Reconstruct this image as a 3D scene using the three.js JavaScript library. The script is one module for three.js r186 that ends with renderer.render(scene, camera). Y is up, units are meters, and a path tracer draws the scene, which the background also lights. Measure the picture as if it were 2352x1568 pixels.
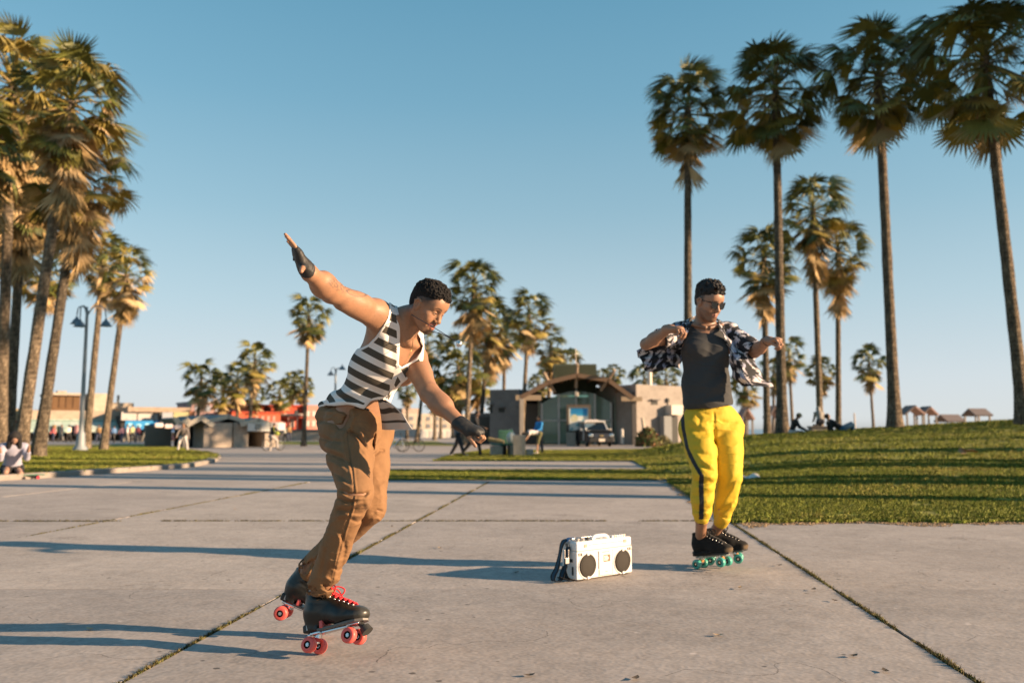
import * as THREE from 'three';
import { mergeGeometries, toCreasedNormals } from 'three/addons/utils/BufferGeometryUtils.js';
import { RoundedBoxGeometry } from 'three/addons/geometries/RoundedBoxGeometry.js';
import { ImprovedNoise } from 'three/addons/math/ImprovedNoise.js';

// ------------------------------------------------------------------ camera, sky, sun, exposure
const scene = new THREE.Scene();
const EYE = 0.905, F = 2000, PITCH = Math.atan(201 / F);      // lens measured on a 2352 x 1568 copy of the photograph
const camera = new THREE.PerspectiveCamera(2 * Math.atan(784 / F) * 180 / Math.PI, 1024 / 682, 0.1, 12000);
camera.position.set(0, EYE, 0);
camera.rotation.set(PITCH, 0, 0);
camera.focus = 3.5;
camera.userData.fStop = 2.6;
const renderer = new THREE.WebGLRenderer({ antialias: true });
renderer.toneMapping = THREE.LinearToneMapping;
renderer.toneMappingExposure = 2.9;
renderer.shadowMap.enabled = true;

const SUN_EL = 15.5 * Math.PI / 180, SUN_AZ = 13 * Math.PI / 180;
const SUN = new THREE.Vector3(Math.cos(SUN_EL) * Math.cos(SUN_AZ), Math.sin(SUN_EL), Math.cos(SUN_EL) * Math.sin(SUN_AZ));
const sun = new THREE.DirectionalLight(new THREE.Color().setRGB(1, 0.69, 0.43), 4.4);
sun.position.copy(SUN).multiplyScalar(120);
sun.castShadow = true;
sun.shadow.radius = 1;
Object.assign(sun.shadow.camera, { left: -90, right: 90, top: 90, bottom: -90, near: 1, far: 400 });
sun.shadow.mapSize.set(4096, 4096);
scene.add(sun, sun.target);

{ // clear evening sky: pale at the horizon, deepest blue ninety degrees from the sun
  const W = 512, Hh = 256, data = new Float32Array(W * Hh * 4);
  const mix = (a, b, t) => a + (b - a) * t;
  const stops = [[-90, .20, .18, .16], [-2, .42, .42, .41], [0, .64, .665, .66], [3, .60, .67, .705], [8, .445, .595, .672], [14, .295, .488, .602], [21, .185, .392, .535], [28, .128, .325, .475], [45, .085, .24, .39], [90, .05, .17, .30]];
  for (let y = 0; y < Hh; y++) for (let x = 0; x < W; x++) {
    const el = ((y + .5) / Hh - .5) * Math.PI, ph = ((x + .5) / W - .5) * 2 * Math.PI;
    const d = [Math.cos(el) * Math.cos(ph), Math.sin(el), Math.cos(el) * Math.sin(ph)], e = el * 180 / Math.PI;
    let k = 0; while (k < stops.length - 2 && stops[k + 1][0] < e) k++;
    const t = Math.min(1, Math.max(0, (e - stops[k][0]) / (stops[k + 1][0] - stops[k][0])));
    const c = d[0] * SUN.x + d[1] * SUN.y + d[2] * SUN.z;
    const ray = 0.93 + 0.42 * c * c, glow = 0.16 * Math.pow(Math.max(0, c), 10), o = (y * W + x) * 4;
    for (let i = 0; i < 3; i++) data[o + i] = mix(stops[k][1 + i], stops[k + 1][1 + i], t) * (e > 0 ? mix(1, ray, Math.min(1, e / 12)) : 1) / 2.6 + glow * [1, .86, .66][i] / 2.6;
    data[o + 3] = 1;
  }
  const t = new THREE.DataTexture(data, W, Hh, THREE.RGBAFormat, THREE.FloatType);
  t.mapping = THREE.EquirectangularReflectionMapping; t.magFilter = THREE.LinearFilter; t.needsUpdate = true;
  scene.background = t; scene.environment = t;
}

// ------------------------------------------------------------------ helpers
const V3 = (x, y, z) => new THREE.Vector3(x, y, z);
let seed0 = 7;
function rng(seed) { let s = seed | 0; return () => { s = (s + 0x6d2b79f5) | 0; let t = Math.imul(s ^ (s >>> 15), 1 | s); t = (t + Math.imul(t ^ (t >>> 7), 61 | t)) ^ t; return ((t ^ (t >>> 14)) >>> 0) / 4294967296; }; }
const clamp = (x, a, b) => Math.min(b, Math.max(a, x)), lerp = (a, b, t) => a + (b - a) * t;
const sstep = (a, b, x) => { const t = clamp((x - a) / (b - a), 0, 1); return t * t * (3 - 2 * t); };
const perlin = new ImprovedNoise();
const fbm = (x, y, z, o = 4) => { let s = 0, a = .5, f = 1; for (let i = 0; i < o; i++) { s += a * perlin.noise(x * f, y * f, z * f); a *= .5; f *= 2.03; } return s; };
const CP = Math.cos(PITCH), SP = Math.sin(PITCH);
// a measured picture point (2352 x 1568) and a distance give a place in the world
function P(px, py, d) { const u = (px - 1176) / F, v = -(py - 784) / F, f = CP - v * SP, s = d / f; return V3(u * s, EYE + (v * CP + SP) * s, -d); }
function toPix(x, y, z) { const yy = y - EYE, f = -z * CP + yy * SP, up = yy * CP + z * SP; return [1176 + F * x / f, 784 - F * up / f, f]; }
// the plaza falls gently away, the lawn beyond it rises to a long low bank on one side
const slope = (d) => -0.4 * sstep(16, 58, d);
function bank(x, d) {
  const a = clamp(0.10 + 0.050 * x, 0, 1.5) * sstep(2.2, 6.5, x - 0.085 * d + 0.7), rise = sstep(9.5, 33, d), fall = 1 - sstep(37, 56, d);
  return a * rise * fall * 1.16 + 0.1 * sstep(3, 6, x) * sstep(9, 20, d) * fall;
}
const groundY = (x, d) => slope(d) + bank(x, d);
function G(px, py) { let lo = 1, hi = 400; for (let i = 0; i < 60; i++) { const m = (lo + hi) / 2, p = P(px, py, m); if (p.y > slope(m)) lo = m; else hi = m; } return P(px, py, lo); }

const used = {};
function numbered(name) { const n = used[name] = (used[name] ?? -1) + 1; return n ? name + '_' + String(n).padStart(3, '0') : name; }
function tag(o, label, category, group, kind) { const u = o.userData; if (label) u.label = label; if (category) u.category = category; if (group) u.group = group; if (kind) u.kind = kind; return o; }
function thing(name, label, category, pos, group, turn = 0) { const o = new THREE.Group(); o.name = numbered(name); scene.add(o); if (pos) o.position.copy(pos); o.rotation.y = turn; return tag(o, label, category, group); }
function mesh(name, geo, mat, parent) { const m = new THREE.Mesh(geo, mat); m.name = parent ? name : numbered(name); m.castShadow = m.receiveShadow = true; (parent ?? scene).add(m); return m; }
function struct(name, geo, mat, label, category) { const m = mesh(name, geo, mat); return tag(m, label, category, null, 'structure'); }
const rgb = (r, g, b) => new THREE.Color().setRGB(r, g, b);
const M = (r, g, b, rough = .8, o = {}) => new THREE.MeshStandardMaterial({ color: rgb(r, g, b), roughness: rough, ...o });
const merge = (list) => { const a = list.map((g) => { g = g.index ? g.toNonIndexed() : g; for (const k of Object.keys(g.attributes)) if (!['position', 'normal', 'uv'].includes(k)) g.deleteAttribute(k); return g; }); return mergeGeometries(a); };
function box(w, h, d, x = 0, y = 0, z = 0, r = 0, ry = 0) { const g = r ? new RoundedBoxGeometry(w, h, d, 2, r) : new THREE.BoxGeometry(w, h, d); if (ry) g.rotateY(ry); g.translate(x, y, z); return g; }
function cyl(a, b, r0, r1 = r0, n = 10) { const d = b.clone().sub(a), g = new THREE.CylinderGeometry(r1, r0, d.length(), n); g.translate(0, d.length() / 2, 0); g.applyQuaternion(new THREE.Quaternion().setFromUnitVectors(V3(0, 1, 0), d.normalize())); g.translate(a.x, a.y, a.z); return g; }
function tube(pts, r, n = 24, m = 6, closed = false) { return new THREE.TubeGeometry(new THREE.CatmullRomCurve3(pts, closed, 'centripetal'), n, r, m, closed); }

// tileable noise textures
function lattice(N, period, seed) { const r = rng(seed), g = new Float32Array(period * period).map(() => r()); return (x, y) => { const fx = x / N * period, fy = y / N * period, x0 = Math.floor(fx), y0 = Math.floor(fy), tx = fx - x0, ty = fy - y0, sx = tx * tx * (3 - 2 * tx), sy = ty * ty * (3 - 2 * ty), at = (i, j) => g[((j % period) + period) % period * period + ((i % period) + period) % period]; return lerp(lerp(at(x0, y0), at(x0 + 1, y0), sx), lerp(at(x0, y0 + 1), at(x0 + 1, y0 + 1), sx), sy); }; }
function tileNoise(N, periods, amps, seed) { const ls = periods.map((p, i) => lattice(N, p, seed + i * 31)), out = new Float32Array(N * N); for (let y = 0; y < N; y++) for (let x = 0; x < N; x++) { let s = 0; for (let i = 0; i < ls.length; i++) s += amps[i] * (ls[i](x, y) - .5); out[y * N + x] = s; } return out; }
function dataTex(N, f, srgb = true, rep = 1, Mh = N) { const d = new Uint8Array(N * Mh * 4); for (let i = 0; i < N * Mh; i++) { const c = f(i, i % N, (i / N) | 0); d[i * 4] = clamp(c[0], 0, 1) * 255; d[i * 4 + 1] = clamp(c[1], 0, 1) * 255; d[i * 4 + 2] = clamp(c[2], 0, 1) * 255; d[i * 4 + 3] = 255; } const t = new THREE.DataTexture(d, N, Mh); t.wrapS = t.wrapT = THREE.RepeatWrapping; t.magFilter = THREE.LinearFilter; t.repeat.set(rep, rep); if (srgb) t.colorSpace = THREE.SRGBColorSpace; t.needsUpdate = true; return t; }
// ------------------------------------------------------------------ smooth solids: tapered limbs and ellipsoids joined by a smooth minimum, skinned by surface nets
const cone = (a, b, ra, rb, k = .02) => { const bx = b.x - a.x, by = b.y - a.y, bz = b.z - a.z, bb = bx * bx + by * by + bz * bz || 1e-9; return { k, f(x, y, z) { const px = x - a.x, py = y - a.y, pz = z - a.z, h = clamp((px * bx + py * by + pz * bz) / bb, 0, 1), qx = px - bx * h, qy = py - by * h, qz = pz - bz * h; return Math.sqrt(qx * qx + qy * qy + qz * qz) - ra - (rb - ra) * h; } }; };
const ball = (a, r, k = .02) => ({ k, f(x, y, z) { x -= a.x; y -= a.y; z -= a.z; return Math.sqrt(x * x + y * y + z * z) - r; } });
// tapered limb thinner along n by the factor s
const flat = (a, b, ra, rb, n, s, k = .02) => { const bx = b.x - a.x, by = b.y - a.y, bz = b.z - a.z, bb = bx * bx + by * by + bz * bz || 1e-9; return { k, f(x, y, z) { const px = x - a.x, py = y - a.y, pz = z - a.z, h = clamp((px * bx + py * by + pz * bz) / bb, 0, 1), qx = px - bx * h, qy = py - by * h, qz = pz - bz * h, q = qx * n.x + qy * n.y + qz * n.z; return (Math.sqrt(Math.max(0, qx * qx + qy * qy + qz * qz + q * q * (s * s - 1))) - ra - (rb - ra) * h) / s; } }; };
const ell = (c, F3, r, k = .02) => { const [X, Y, Z] = F3, [rx, ry, rz] = r; return { k, f(x, y, z) { x -= c.x; y -= c.y; z -= c.z; const a = (x * X.x + y * X.y + z * X.z) / rx, b = (x * Y.x + y * Y.y + z * Y.z) / ry, e = (x * Z.x + y * Z.y + z * Z.z) / rz, k0 = Math.sqrt(a * a + b * b + e * e), k1 = Math.sqrt(a * a / rx / rx + b * b / ry / ry + e * e / rz / rz); return k1 < 1e-9 ? -Math.min(rx, ry, rz) : k0 * (k0 - 1) / k1; } }; };
const cut = (p, k = p.k) => ({ ...p, sub: true, k });
const plane = (p, n, k = .004) => ({ sub: true, k, f(x, y, z) { return -((x - p.x) * n.x + (y - p.y) * n.y + (z - p.z) * n.z); } });   // takes away the side that n points to
const fn = (f, sub = false, k = .004, far = false) => ({ f, sub, k, far });
function combine(ps, x, y, z) {
  let d = 1e3;
  for (let i = 0; i < ps.length; i++) {
    const p = ps[i], k = p.k;
    let e = p.f(x, y, z);
    if (p.sub) { e = -e; if (e > d - k) { const h = clamp(.5 + .5 * (e - d) / k, 0, 1); d = d + (e - d) * h + k * h * (1 - h); } }
    else if (e < d + k) { const h = clamp(.5 + .5 * (d - e) / k, 0, 1); d = d + (e - d) * h - k * h * (1 - h); }
  }
  return d;
}
function skin(ps, cell, lo, hi, o = {}) {
  const B = 4, N = B + 1, NN = N * N, pos = [], nor = [], col = o.color ? [] : null, uvs = o.uv ? [] : null, ids = new Map(), cells = [], post = o.post, mg = o.margin ?? .012, S = new Float32Array(N * N * N), early = cell * 2 + .016;
  let root = B; while (root * cell < Math.max(hi.x - lo.x, hi.y - lo.y, hi.z - lo.z)) root *= 2;
  const leaf = (I0, J0, K0, near) => {
    const x0 = lo.x + I0 * cell, y0 = lo.y + J0 * cell, z0 = lo.z + K0 * cell;
    const field = post ? (x, y, z) => { const d = combine(near, x, y, z); return d > early || d < -early ? d : post(d, x, y, z); } : (x, y, z) => combine(near, x, y, z), clip = o.clip;
    let neg = 0;
    for (let i = 0, n = 0; i < N; i++) for (let j = 0; j < N; j++) for (let k = 0; k < N; k++, n++) { let v = field(x0 + i * cell, y0 + j * cell, z0 + k * cell); if (clip) v = Math.max(v, clip(x0 + i * cell, y0 + j * cell, z0 + k * cell)); S[n] = v; if (v < 0) neg++; }
    if (!neg || neg === N * N * N) return;
    for (let i = 0; i < B; i++) for (let j = 0; j < B; j++) for (let k = 0; k < B; k++) {
      const n = i * NN + j * N + k, s = [S[n], S[n + NN], S[n + N], S[n + NN + N], S[n + 1], S[n + NN + 1], S[n + N + 1], S[n + NN + N + 1]];
      let m = 0; for (let q = 0; q < 8; q++) if (s[q] < 0) m |= 1 << q;
      if (m === 0 || m === 255) continue;
      let ax = 0, ay = 0, az = 0, cnt = 0;
      for (let q = 0; q < 8; q++) for (const b of [1, 2, 4]) { const r = q | b; if (r === q) continue; if ((s[q] < 0) !== (s[r] < 0)) { const t = s[q] / (s[q] - s[r]); ax += (q & 1) + (b === 1 ? t : 0); ay += ((q >> 1) & 1) + (b === 2 ? t : 0); az += ((q >> 2) & 1) + (b === 4 ? t : 0); cnt++; } }
      const x = x0 + (i + ax / cnt) * cell, y = y0 + (j + ay / cnt) * cell, z = z0 + (k + az / cnt) * cell, e = cell * .5, a = field(x + e, y - e, z - e), b2 = field(x - e, y - e, z + e), c = field(x - e, y + e, z - e), d = field(x + e, y + e, z + e);
      let gx = a - b2 - c + d, gy = -a - b2 + c + d, gz = -a + b2 - c + d; const gl = Math.hypot(gx, gy, gz) || 1; gx /= gl; gy /= gl; gz /= gl;
      const I = I0 + i, J = J0 + j, K = K0 + k, id = pos.length / 3;
      ids.set((I * 4096 + J) * 4096 + K, id); pos.push(x, y, z); nor.push(gx, gy, gz);
      if (col) { const q = o.color(x, y, z, gx, gy, gz); col.push(q[0], q[1], q[2]); }
      if (uvs) { const q = o.uv(x, y, z, gx, gy, gz); uvs.push(q[0], q[1]); }
      const f0 = s[0] < 0; if ((s[1] < 0) !== f0 || (s[2] < 0) !== f0 || (s[4] < 0) !== f0) cells.push(I, J, K, (f0 ? 8 : 0) | ((s[1] < 0) !== f0 ? 1 : 0) | ((s[2] < 0) !== f0 ? 2 : 0) | ((s[4] < 0) !== f0 ? 4 : 0));
    }
  };
  const walk = (I, J, K, size, list) => {
    const half = size * cell / 2, cx = lo.x + I * cell + half, cy = lo.y + J * cell + half, cz = lo.z + K * cell + half, reach = half * 1.7321 * 1.3 + mg + .004, near = [];
    if (cx - half > hi.x || cy - half > hi.y || cz - half > hi.z) return;
    let best = 1e3;
    for (const p of list) { const e = p.f(cx, cy, cz); if (p.sub) { if (e < -(reach + p.k)) return; if (e < reach + p.k) near.push(p); } else { if (e < best) best = e; if (e < reach + 1.7 * p.k) near.push(p); } }
    if (best > reach + .03 || !near.length || (o.clip && o.clip(cx, cy, cz) > reach)) return;
    if (size <= 16 && Math.abs(combine(near, cx, cy, cz)) > reach + .015) return;
    if (size === B) return leaf(I, J, K, near);
    const h = size / 2; for (let q = 0; q < 8; q++) walk(I + (q & 1 ? h : 0), J + (q & 2 ? h : 0), K + (q & 4 ? h : 0), h, near);
  };
  walk(0, 0, 0, root, ps);
  const idx = [], get = (i, j, k) => ids.get((i * 4096 + j) * 4096 + k);
  for (let n = 0; n < cells.length; n += 4) {
    const [I, J, K, m] = [cells[n], cells[n + 1], cells[n + 2], cells[n + 3]], inside = m & 8;
    const quad = (a, b, c, d) => { if (a === undefined || b === undefined || c === undefined || d === undefined) return; inside ? idx.push(a, b, c, a, c, d) : idx.push(a, c, b, a, d, c); };
    if (m & 1) quad(get(I, J - 1, K - 1), get(I, J, K - 1), get(I, J, K), get(I, J - 1, K));
    if (m & 2) quad(get(I - 1, J, K - 1), get(I - 1, J, K), get(I, J, K), get(I, J, K - 1));
    if (m & 4) quad(get(I - 1, J - 1, K), get(I, J - 1, K), get(I, J, K), get(I - 1, J, K));
  }
  const g = new THREE.BufferGeometry();
  g.setAttribute('position', new THREE.Float32BufferAttribute(pos, 3)); g.setAttribute('normal', new THREE.Float32BufferAttribute(nor, 3));
  if (col) g.setAttribute('color', new THREE.Float32BufferAttribute(col, 3));
  if (uvs) g.setAttribute('uv', new THREE.Float32BufferAttribute(uvs, 2));
  g.setIndex(idx);
  return g;
}
// one body from two meshes of the same field: a fine one for the head, a coarser one for the rest
function bodySkin(ps, cell, fine, neck, up, lo, hi, hlo, hhi, o) {
  const side = (x, y, z) => (x - neck.x) * up.x + (y - neck.y) * up.y + (z - neck.z) * up.z, near = (x, y, z) => Math.hypot(x - o.head.x, y - o.head.y, z - o.head.z) - o.headR, a = skin(ps, cell, lo, hi, { ...o, clip: (x, y, z) => Math.min(side(x, y, z) - .006, -near(x, y, z)) }), b = skin(ps, fine, hlo, hhi, { ...o, clip: (x, y, z) => Math.max(-side(x, y, z), near(x, y, z)) });
  return mergeGeometries([a, b]);
}
const bounds = (pts, pad) => { const b = new THREE.Box3().setFromPoints(pts); return [b.min.subScalar(pad), b.max.addScalar(pad)]; };
// a right-handed frame [left, up, forward] of a body part
function frame(fwd, up) { const Z = fwd.clone().normalize(), X = up.clone().cross(Z).normalize(), Y = Z.clone().cross(X); return [X, Y, Z]; }
const inFrame = (o, F3, x, y, z) => o.clone().addScaledVector(F3[0], x).addScaledVector(F3[1], y).addScaledVector(F3[2], z);
const off = (p, d) => p.clone().add(d);
const mid = (a, b, t = .5) => a.clone().lerp(b, t);
// ------------------------------------------------------------------ ground, paving, lawns, sea
const nConc = tileNoise(512, [3, 7, 16, 40, 110, 256], [.16, .14, .10, .09, .12, .22], 11), nConc2 = tileNoise(512, [5, 12, 60, 256], [.3, .3, .3, .3], 77);
// worn concrete: mottling, aggregate, stains, gum spots, hairline cracks, wheel scuffs
const wear = (() => { const N = 1024, m = new Float32Array(N * N).fill(1), r = rng(404), dot = (x, y, rad, k) => { for (let j = -rad - 2; j <= rad + 2; j++) for (let i = -rad - 2; i <= rad + 2; i++) { const q = Math.hypot(i, j * 1.1) + (perlin.noise(i * .4, j * .4, x) * 1.5); if (q < rad) { const o = ((y + j + 4 * N) % N | 0) * N + ((x + i + 4 * N) % N | 0); m[o] *= lerp(1, k, clamp((rad - q) / 1.5, 0, 1)); } } };
  for (let i = 0; i < 46; i++) dot(r() * N | 0, r() * N | 0, 2 + r() * 4 | 0, r() < .75 ? .52 + r() * .2 : 1.22);
  for (let i = 0; i < 9; i++) { const x = r() * N, y = r() * N, rad = 20 + r() * 46; for (let k = 0; k < 160; k++) { const a = r() * 6.28, q = Math.pow(r(), .6) * rad; dot(x + Math.cos(a) * q * 1.6 | 0, y + Math.sin(a) * q | 0, 2 + r() * 5 | 0, .955); } }
  for (let i = 0; i < 4; i++) { let x = r() * N, y = r() * N, a = r() * 6.28; for (let k = 0; k < 420; k++) { a += (r() - .5) * .5; x += Math.cos(a); y += Math.sin(a); dot(x | 0, y | 0, 1, .62); } }
  for (let i = 0; i < 16; i++) { let x = r() * N, y = r() * N, a = r() * 6.28, b = (r() - .5) * .01; for (let k = 0; k < 150 + r() * 200; k++) { a += b; x += Math.cos(a); y += Math.sin(a); if (r() < .7) dot(x | 0, y | 0, 2, .965); } }
  return m; })();
const texConc = dataTex(1024, (i, x, y) => { const q = (y >> 1) * 512 + (x >> 1), v = (.80 + nConc[q] * .42 + (nConc2[(q * 5) % 262144]) * .10) * wear[i], warm = nConc2[(q * 7) % 262144] * .025; return [v + warm, v, v * .985 - warm]; });
const texConcB = dataTex(512, (i) => { const v = .5 + nConc[i] * .8 + nConc2[i] * .3; return [v, v, v]; }, false);
const concrete = (r, g, b, o = {}) => new THREE.MeshStandardMaterial({ color: rgb(r * 1.27, g * 1.23, b * 1.29), map: texConc, bumpMap: texConcB, bumpScale: .004, roughness: .9, ...o });
const nGr = tileNoise(512, [4, 11, 37, 128], [.3, .3, .4, .5], 5);
const texGrass = dataTex(512, (i) => { const v = .62 + nGr[i] * .6; return [v * 1.0, v, v * .62]; });
const lawnMat = new THREE.MeshStandardMaterial({ color: rgb(.58, .56, .13), map: texGrass, roughness: 1 });

// flat sheet over a polygon given by (x, d) corners, draped on the ground
function sheet(pts, lift, step, height = groundY) {
  const xs = pts.map((p) => p[0]), ds = pts.map((p) => p[1]);
  const poly = pts.map((p) => [p[0], p[1]]), pos = [], uv = [], idx = [];
  const clip = (poly, ax, v, keepLess) => { const out = []; for (let i = 0; i < poly.length; i++) { const a = poly[i], b = poly[(i + 1) % poly.length], ia = keepLess ? a[ax] <= v : a[ax] >= v, ib = keepLess ? b[ax] <= v : b[ax] >= v; if (ia) out.push(a); if (ia !== ib) { const t = (v - a[ax]) / (b[ax] - a[ax]); out.push([lerp(a[0], b[0], t), lerp(a[1], b[1], t)]); } } return out; };
  const tris = THREE.ShapeUtils.triangulateShape(poly.map((p) => new THREE.Vector2(p[0], p[1])), []);
  const d0 = Math.min(...ds), d1 = Math.max(...ds), x0 = Math.min(...xs), x1 = Math.max(...xs), sx = typeof step === 'number' ? step : step[0], sd = typeof step === 'number' ? step : step[1];
  for (const t of tris) for (let d = d0; d < d1; d += sd) { let band = clip(clip(t.map((i) => poly[i]), 1, d, false), 1, d + sd, true); if (band.length < 3) continue; for (let x = x0; x < x1; x += sx) { const q = clip(clip(band, 0, x, false), 0, x + sx, true); if (q.length < 3) continue; const b = pos.length / 3; for (const p of q) { pos.push(p[0], height(p[0], p[1]) + lift, -p[1]); uv.push(p[0] / 3, p[1] / 3); } let ar = 0; for (let i = 0; i < q.length; i++) { const p = q[i], r = q[(i + 1) % q.length]; ar += p[0] * r[1] - p[1] * r[0]; } for (let i = 1; i < q.length - 1; i++) ar > 0 ? idx.push(b, b + i, b + i + 1) : idx.push(b, b + i + 1, b + i); } }
  const g = new THREE.BufferGeometry(); g.setAttribute('position', new THREE.Float32BufferAttribute(pos, 3)); g.setAttribute('uv', new THREE.Float32BufferAttribute(uv, 2)); g.setIndex(idx); g.computeVertexNormals(); return g;
}
const XD = (px, py) => { const p = G(px, py); return [p.x, -p.z]; };
const flatY = (x, d) => slope(d);

// wide base of sandy ground out to the shore, then the sea
{
  const g = new THREE.PlaneGeometry(900, 420, 60, 60); g.rotateX(-Math.PI / 2); g.translate(0, 0, -150);
  const p = g.attributes.position, u = g.attributes.uv; for (let i = 0; i < p.count; i++) { const d = -p.getZ(i); p.setY(i, -.12 + slope(d) - 3.2 * sstep(150, 330, d) - .9 * sstep(46, 75, d) * sstep(13, 25, p.getX(i))); u.setXY(i, p.getX(i) / 3, d / 3); }
  g.computeVertexNormals();
  struct('ground', g, concrete(.40, .34, .26), 'pale sandy ground running out to the shore', 'ground');
  const sea = new THREE.PlaneGeometry(16000, 8000); sea.rotateX(-Math.PI / 2); sea.translate(0, -2.6, -4300);
  struct('sea', sea, M(.10, .17, .22, .25), 'pale band of sea at the horizon beyond the beach', 'sea');
}

// plaza of large cast slabs
const A0 = XD(275, 1568), B0 = XD(1680, 1200), VPX = 1346, YAW = Math.atan((VPX - 1176) / F * CP), TY = Math.tan(YAW);
const xB = (d) => B0[0] + (d - B0[1]) * TY, xA = (d) => A0[0] + (d - A0[1]) * TY, STEP = xB(8) - xA(8);
const rows = [-2.2, 1.75, 5.08, XD(1176, 1196)[1], 11.85, XD(1176, 1104)[1]];
{
  const plaza = thing('plaza', null, null, null); plaza.userData.kind = 'structure';
  const r = rng(3), bed = sheet([[-16, -2.2], [14, -2.2], [14, 8.6], [xB(15.2), 15.2], [-16, 15.2]], -.009, 4, () => 0);
  mesh('joint_bed', bed, M(.07, .06, .04, 1), plaza);
  const tones = [0, 1, 2, 3].map((i) => concrete([.465, .43, .455, .405][i], [.425, .395, .415, .375][i], [.375, .355, .37, .34][i]));
  for (let i = 0; i < rows.length - 1; i++) for (let c = -5; c < 5; c++) {
    const d0 = rows[i], d1 = rows[i + 1];
    if (c > 0 && d0 > 8) continue;                                   // lawn beyond the last joint
    const gx = c === -1 ? .011 : c === 0 ? .011 : .006, g0 = d0 > 8 && d0 < 9 ? .0045 : .0018, nx = 14, nd = 10;
    const x = (d, t) => lerp(xB(d) + (c - 1) * STEP + (c - 1 === 0 || c - 1 === -1 ? .010 : .005), xB(d) + c * STEP - (c === 0 || c === -1 ? .010 : .005), t);
    const tilt = (r() - .5) * .006, lift = (r() - .5) * .003, s = new THREE.BoxGeometry(1, 1, 1, nx, 1, nd), p = s.attributes.position, u = s.attributes.uv, ox = r() * 3, oy = r() * 3;
    for (let k = 0; k < p.count; k++) {
      const tx = p.getX(k) + .5, td = p.getZ(k) + .5, d = lerp(d0 + g0, d1 - g0, 1 - td), top = p.getY(k) > 0, edge = (td < 1e-4 || td > .9999 ? 1 : 0) || (tx < 1e-4 || tx > .9999 ? 1 : 0);
      const wob = edge ? fbm(d * 5, c * 3.1 + tx * 9, i) * .012 : 0, xx = x(d, tx) + (tx < .01 ? Math.abs(wob) : tx > .99 ? -Math.abs(wob) : 0);
      p.setXYZ(k, xx, top ? lift + tilt * (tx - .5) - (edge ? .0035 : 0) : -.1, -d); u.setXY(k, xx / 3 + ox, d / 3 + oy);
    }
    s.computeVertexNormals();
    mesh('concrete_slab', toCreasedNormals(s, .6), tones[(r() * 4) | 0], plaza);
  }
}
// paving that carries on past the slabs, and the path through the lawn
const paveMat = concrete(.445, .405, .36);
struct('pavement', sheet([[-90, XD(1176, 1104)[1] + .02], [xB(15.2), 15.16], [xB(26), 26], [14, 75], [40, 75], [40, 130], [-110, 130], [-110, 30]], 0, [4, 3], flatY), paveMat, 'wide grey paving running back to the boardwalk', 'pavement');

// lawns
const strip = [XD(805, 1103), [xB(15.15), XD(1176, 1103)[1]], [xB(19.6), XD(1176, 1080)[1]], XD(830, 1081)];
const upper = [XD(993, 1059), [xB(27), XD(1176, 1059)[1]], [xB(56) + 2.5, 56], [XD(1200, 1028)[0], 52], XD(1120, 1032), XD(1050, 1043)];
const rightLawn = [[xB(8.7), 8.64], [9, 8.62], [20, 8.6], [46, 14], [60, 60], [14, 62], [xB(56) + 2.5, 56], [xB(27), 27], [xB(15.15), 15.1]];
const patch = [XD(640, 1021), XD(1050, 1024), [XD(1010, 1012)[0], 92], [XD(640, 1012)[0], 90]];
{
  const lawn = merge([sheet(strip, .02, 2), sheet(upper, .02, 2), sheet(rightLawn, .02, [1, 1]), sheet(patch, .03, 6, flatY)]);
  struct('lawn', lawn, lawnMat, 'green lawn rising to a low bank beyond the paving', 'lawn');
}
// kerbed island of grass under the palms
const isle = [[-24, XD(78, 1099)[1] - .8], XD(-40, 1106), XD(78, 1099), XD(312, 1083), XD(440, 1073), XD(492, 1062), XD(505, 1052), XD(484, 1043), XD(420, 1032), XD(344, 1022), [-60, 62]];
{
  const shape = new THREE.Shape(isle.map((p) => new THREE.Vector2(p[0], p[1]))), curbIn = .32;
  const cx = -14, cd = 28, inner = isle.map((p) => { const v = new THREE.Vector2(cx - p[0], cd - p[1]).normalize(); return [p[0] + v.x * curbIn, p[1] + v.y * curbIn]; });
  shape.holes.push(new THREE.Path(inner.map((p) => new THREE.Vector2(p[0], p[1]))));
  const k = new THREE.ExtrudeGeometry(shape, { depth: .105, bevelEnabled: true, bevelSize: .015, bevelThickness: .015, bevelSegments: 2 });
  const p = k.attributes.position; for (let i = 0; i < p.count; i++) { const x = p.getX(i), d = p.getY(i), h = p.getZ(i); p.setXYZ(i, x, slope(d) + h - .02, -d); }
  k.computeVertexNormals();
  struct('kerb', toCreasedNormals(k, .7), concrete(.33, .30, .26), 'pale concrete kerb round the grass island under the palms', 'kerb');
  struct('lawn', sheet(inner, .07, 3, flatY), lawnMat, 'kerbed grass island under the tall palm cluster', 'lawn');
}
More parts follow.
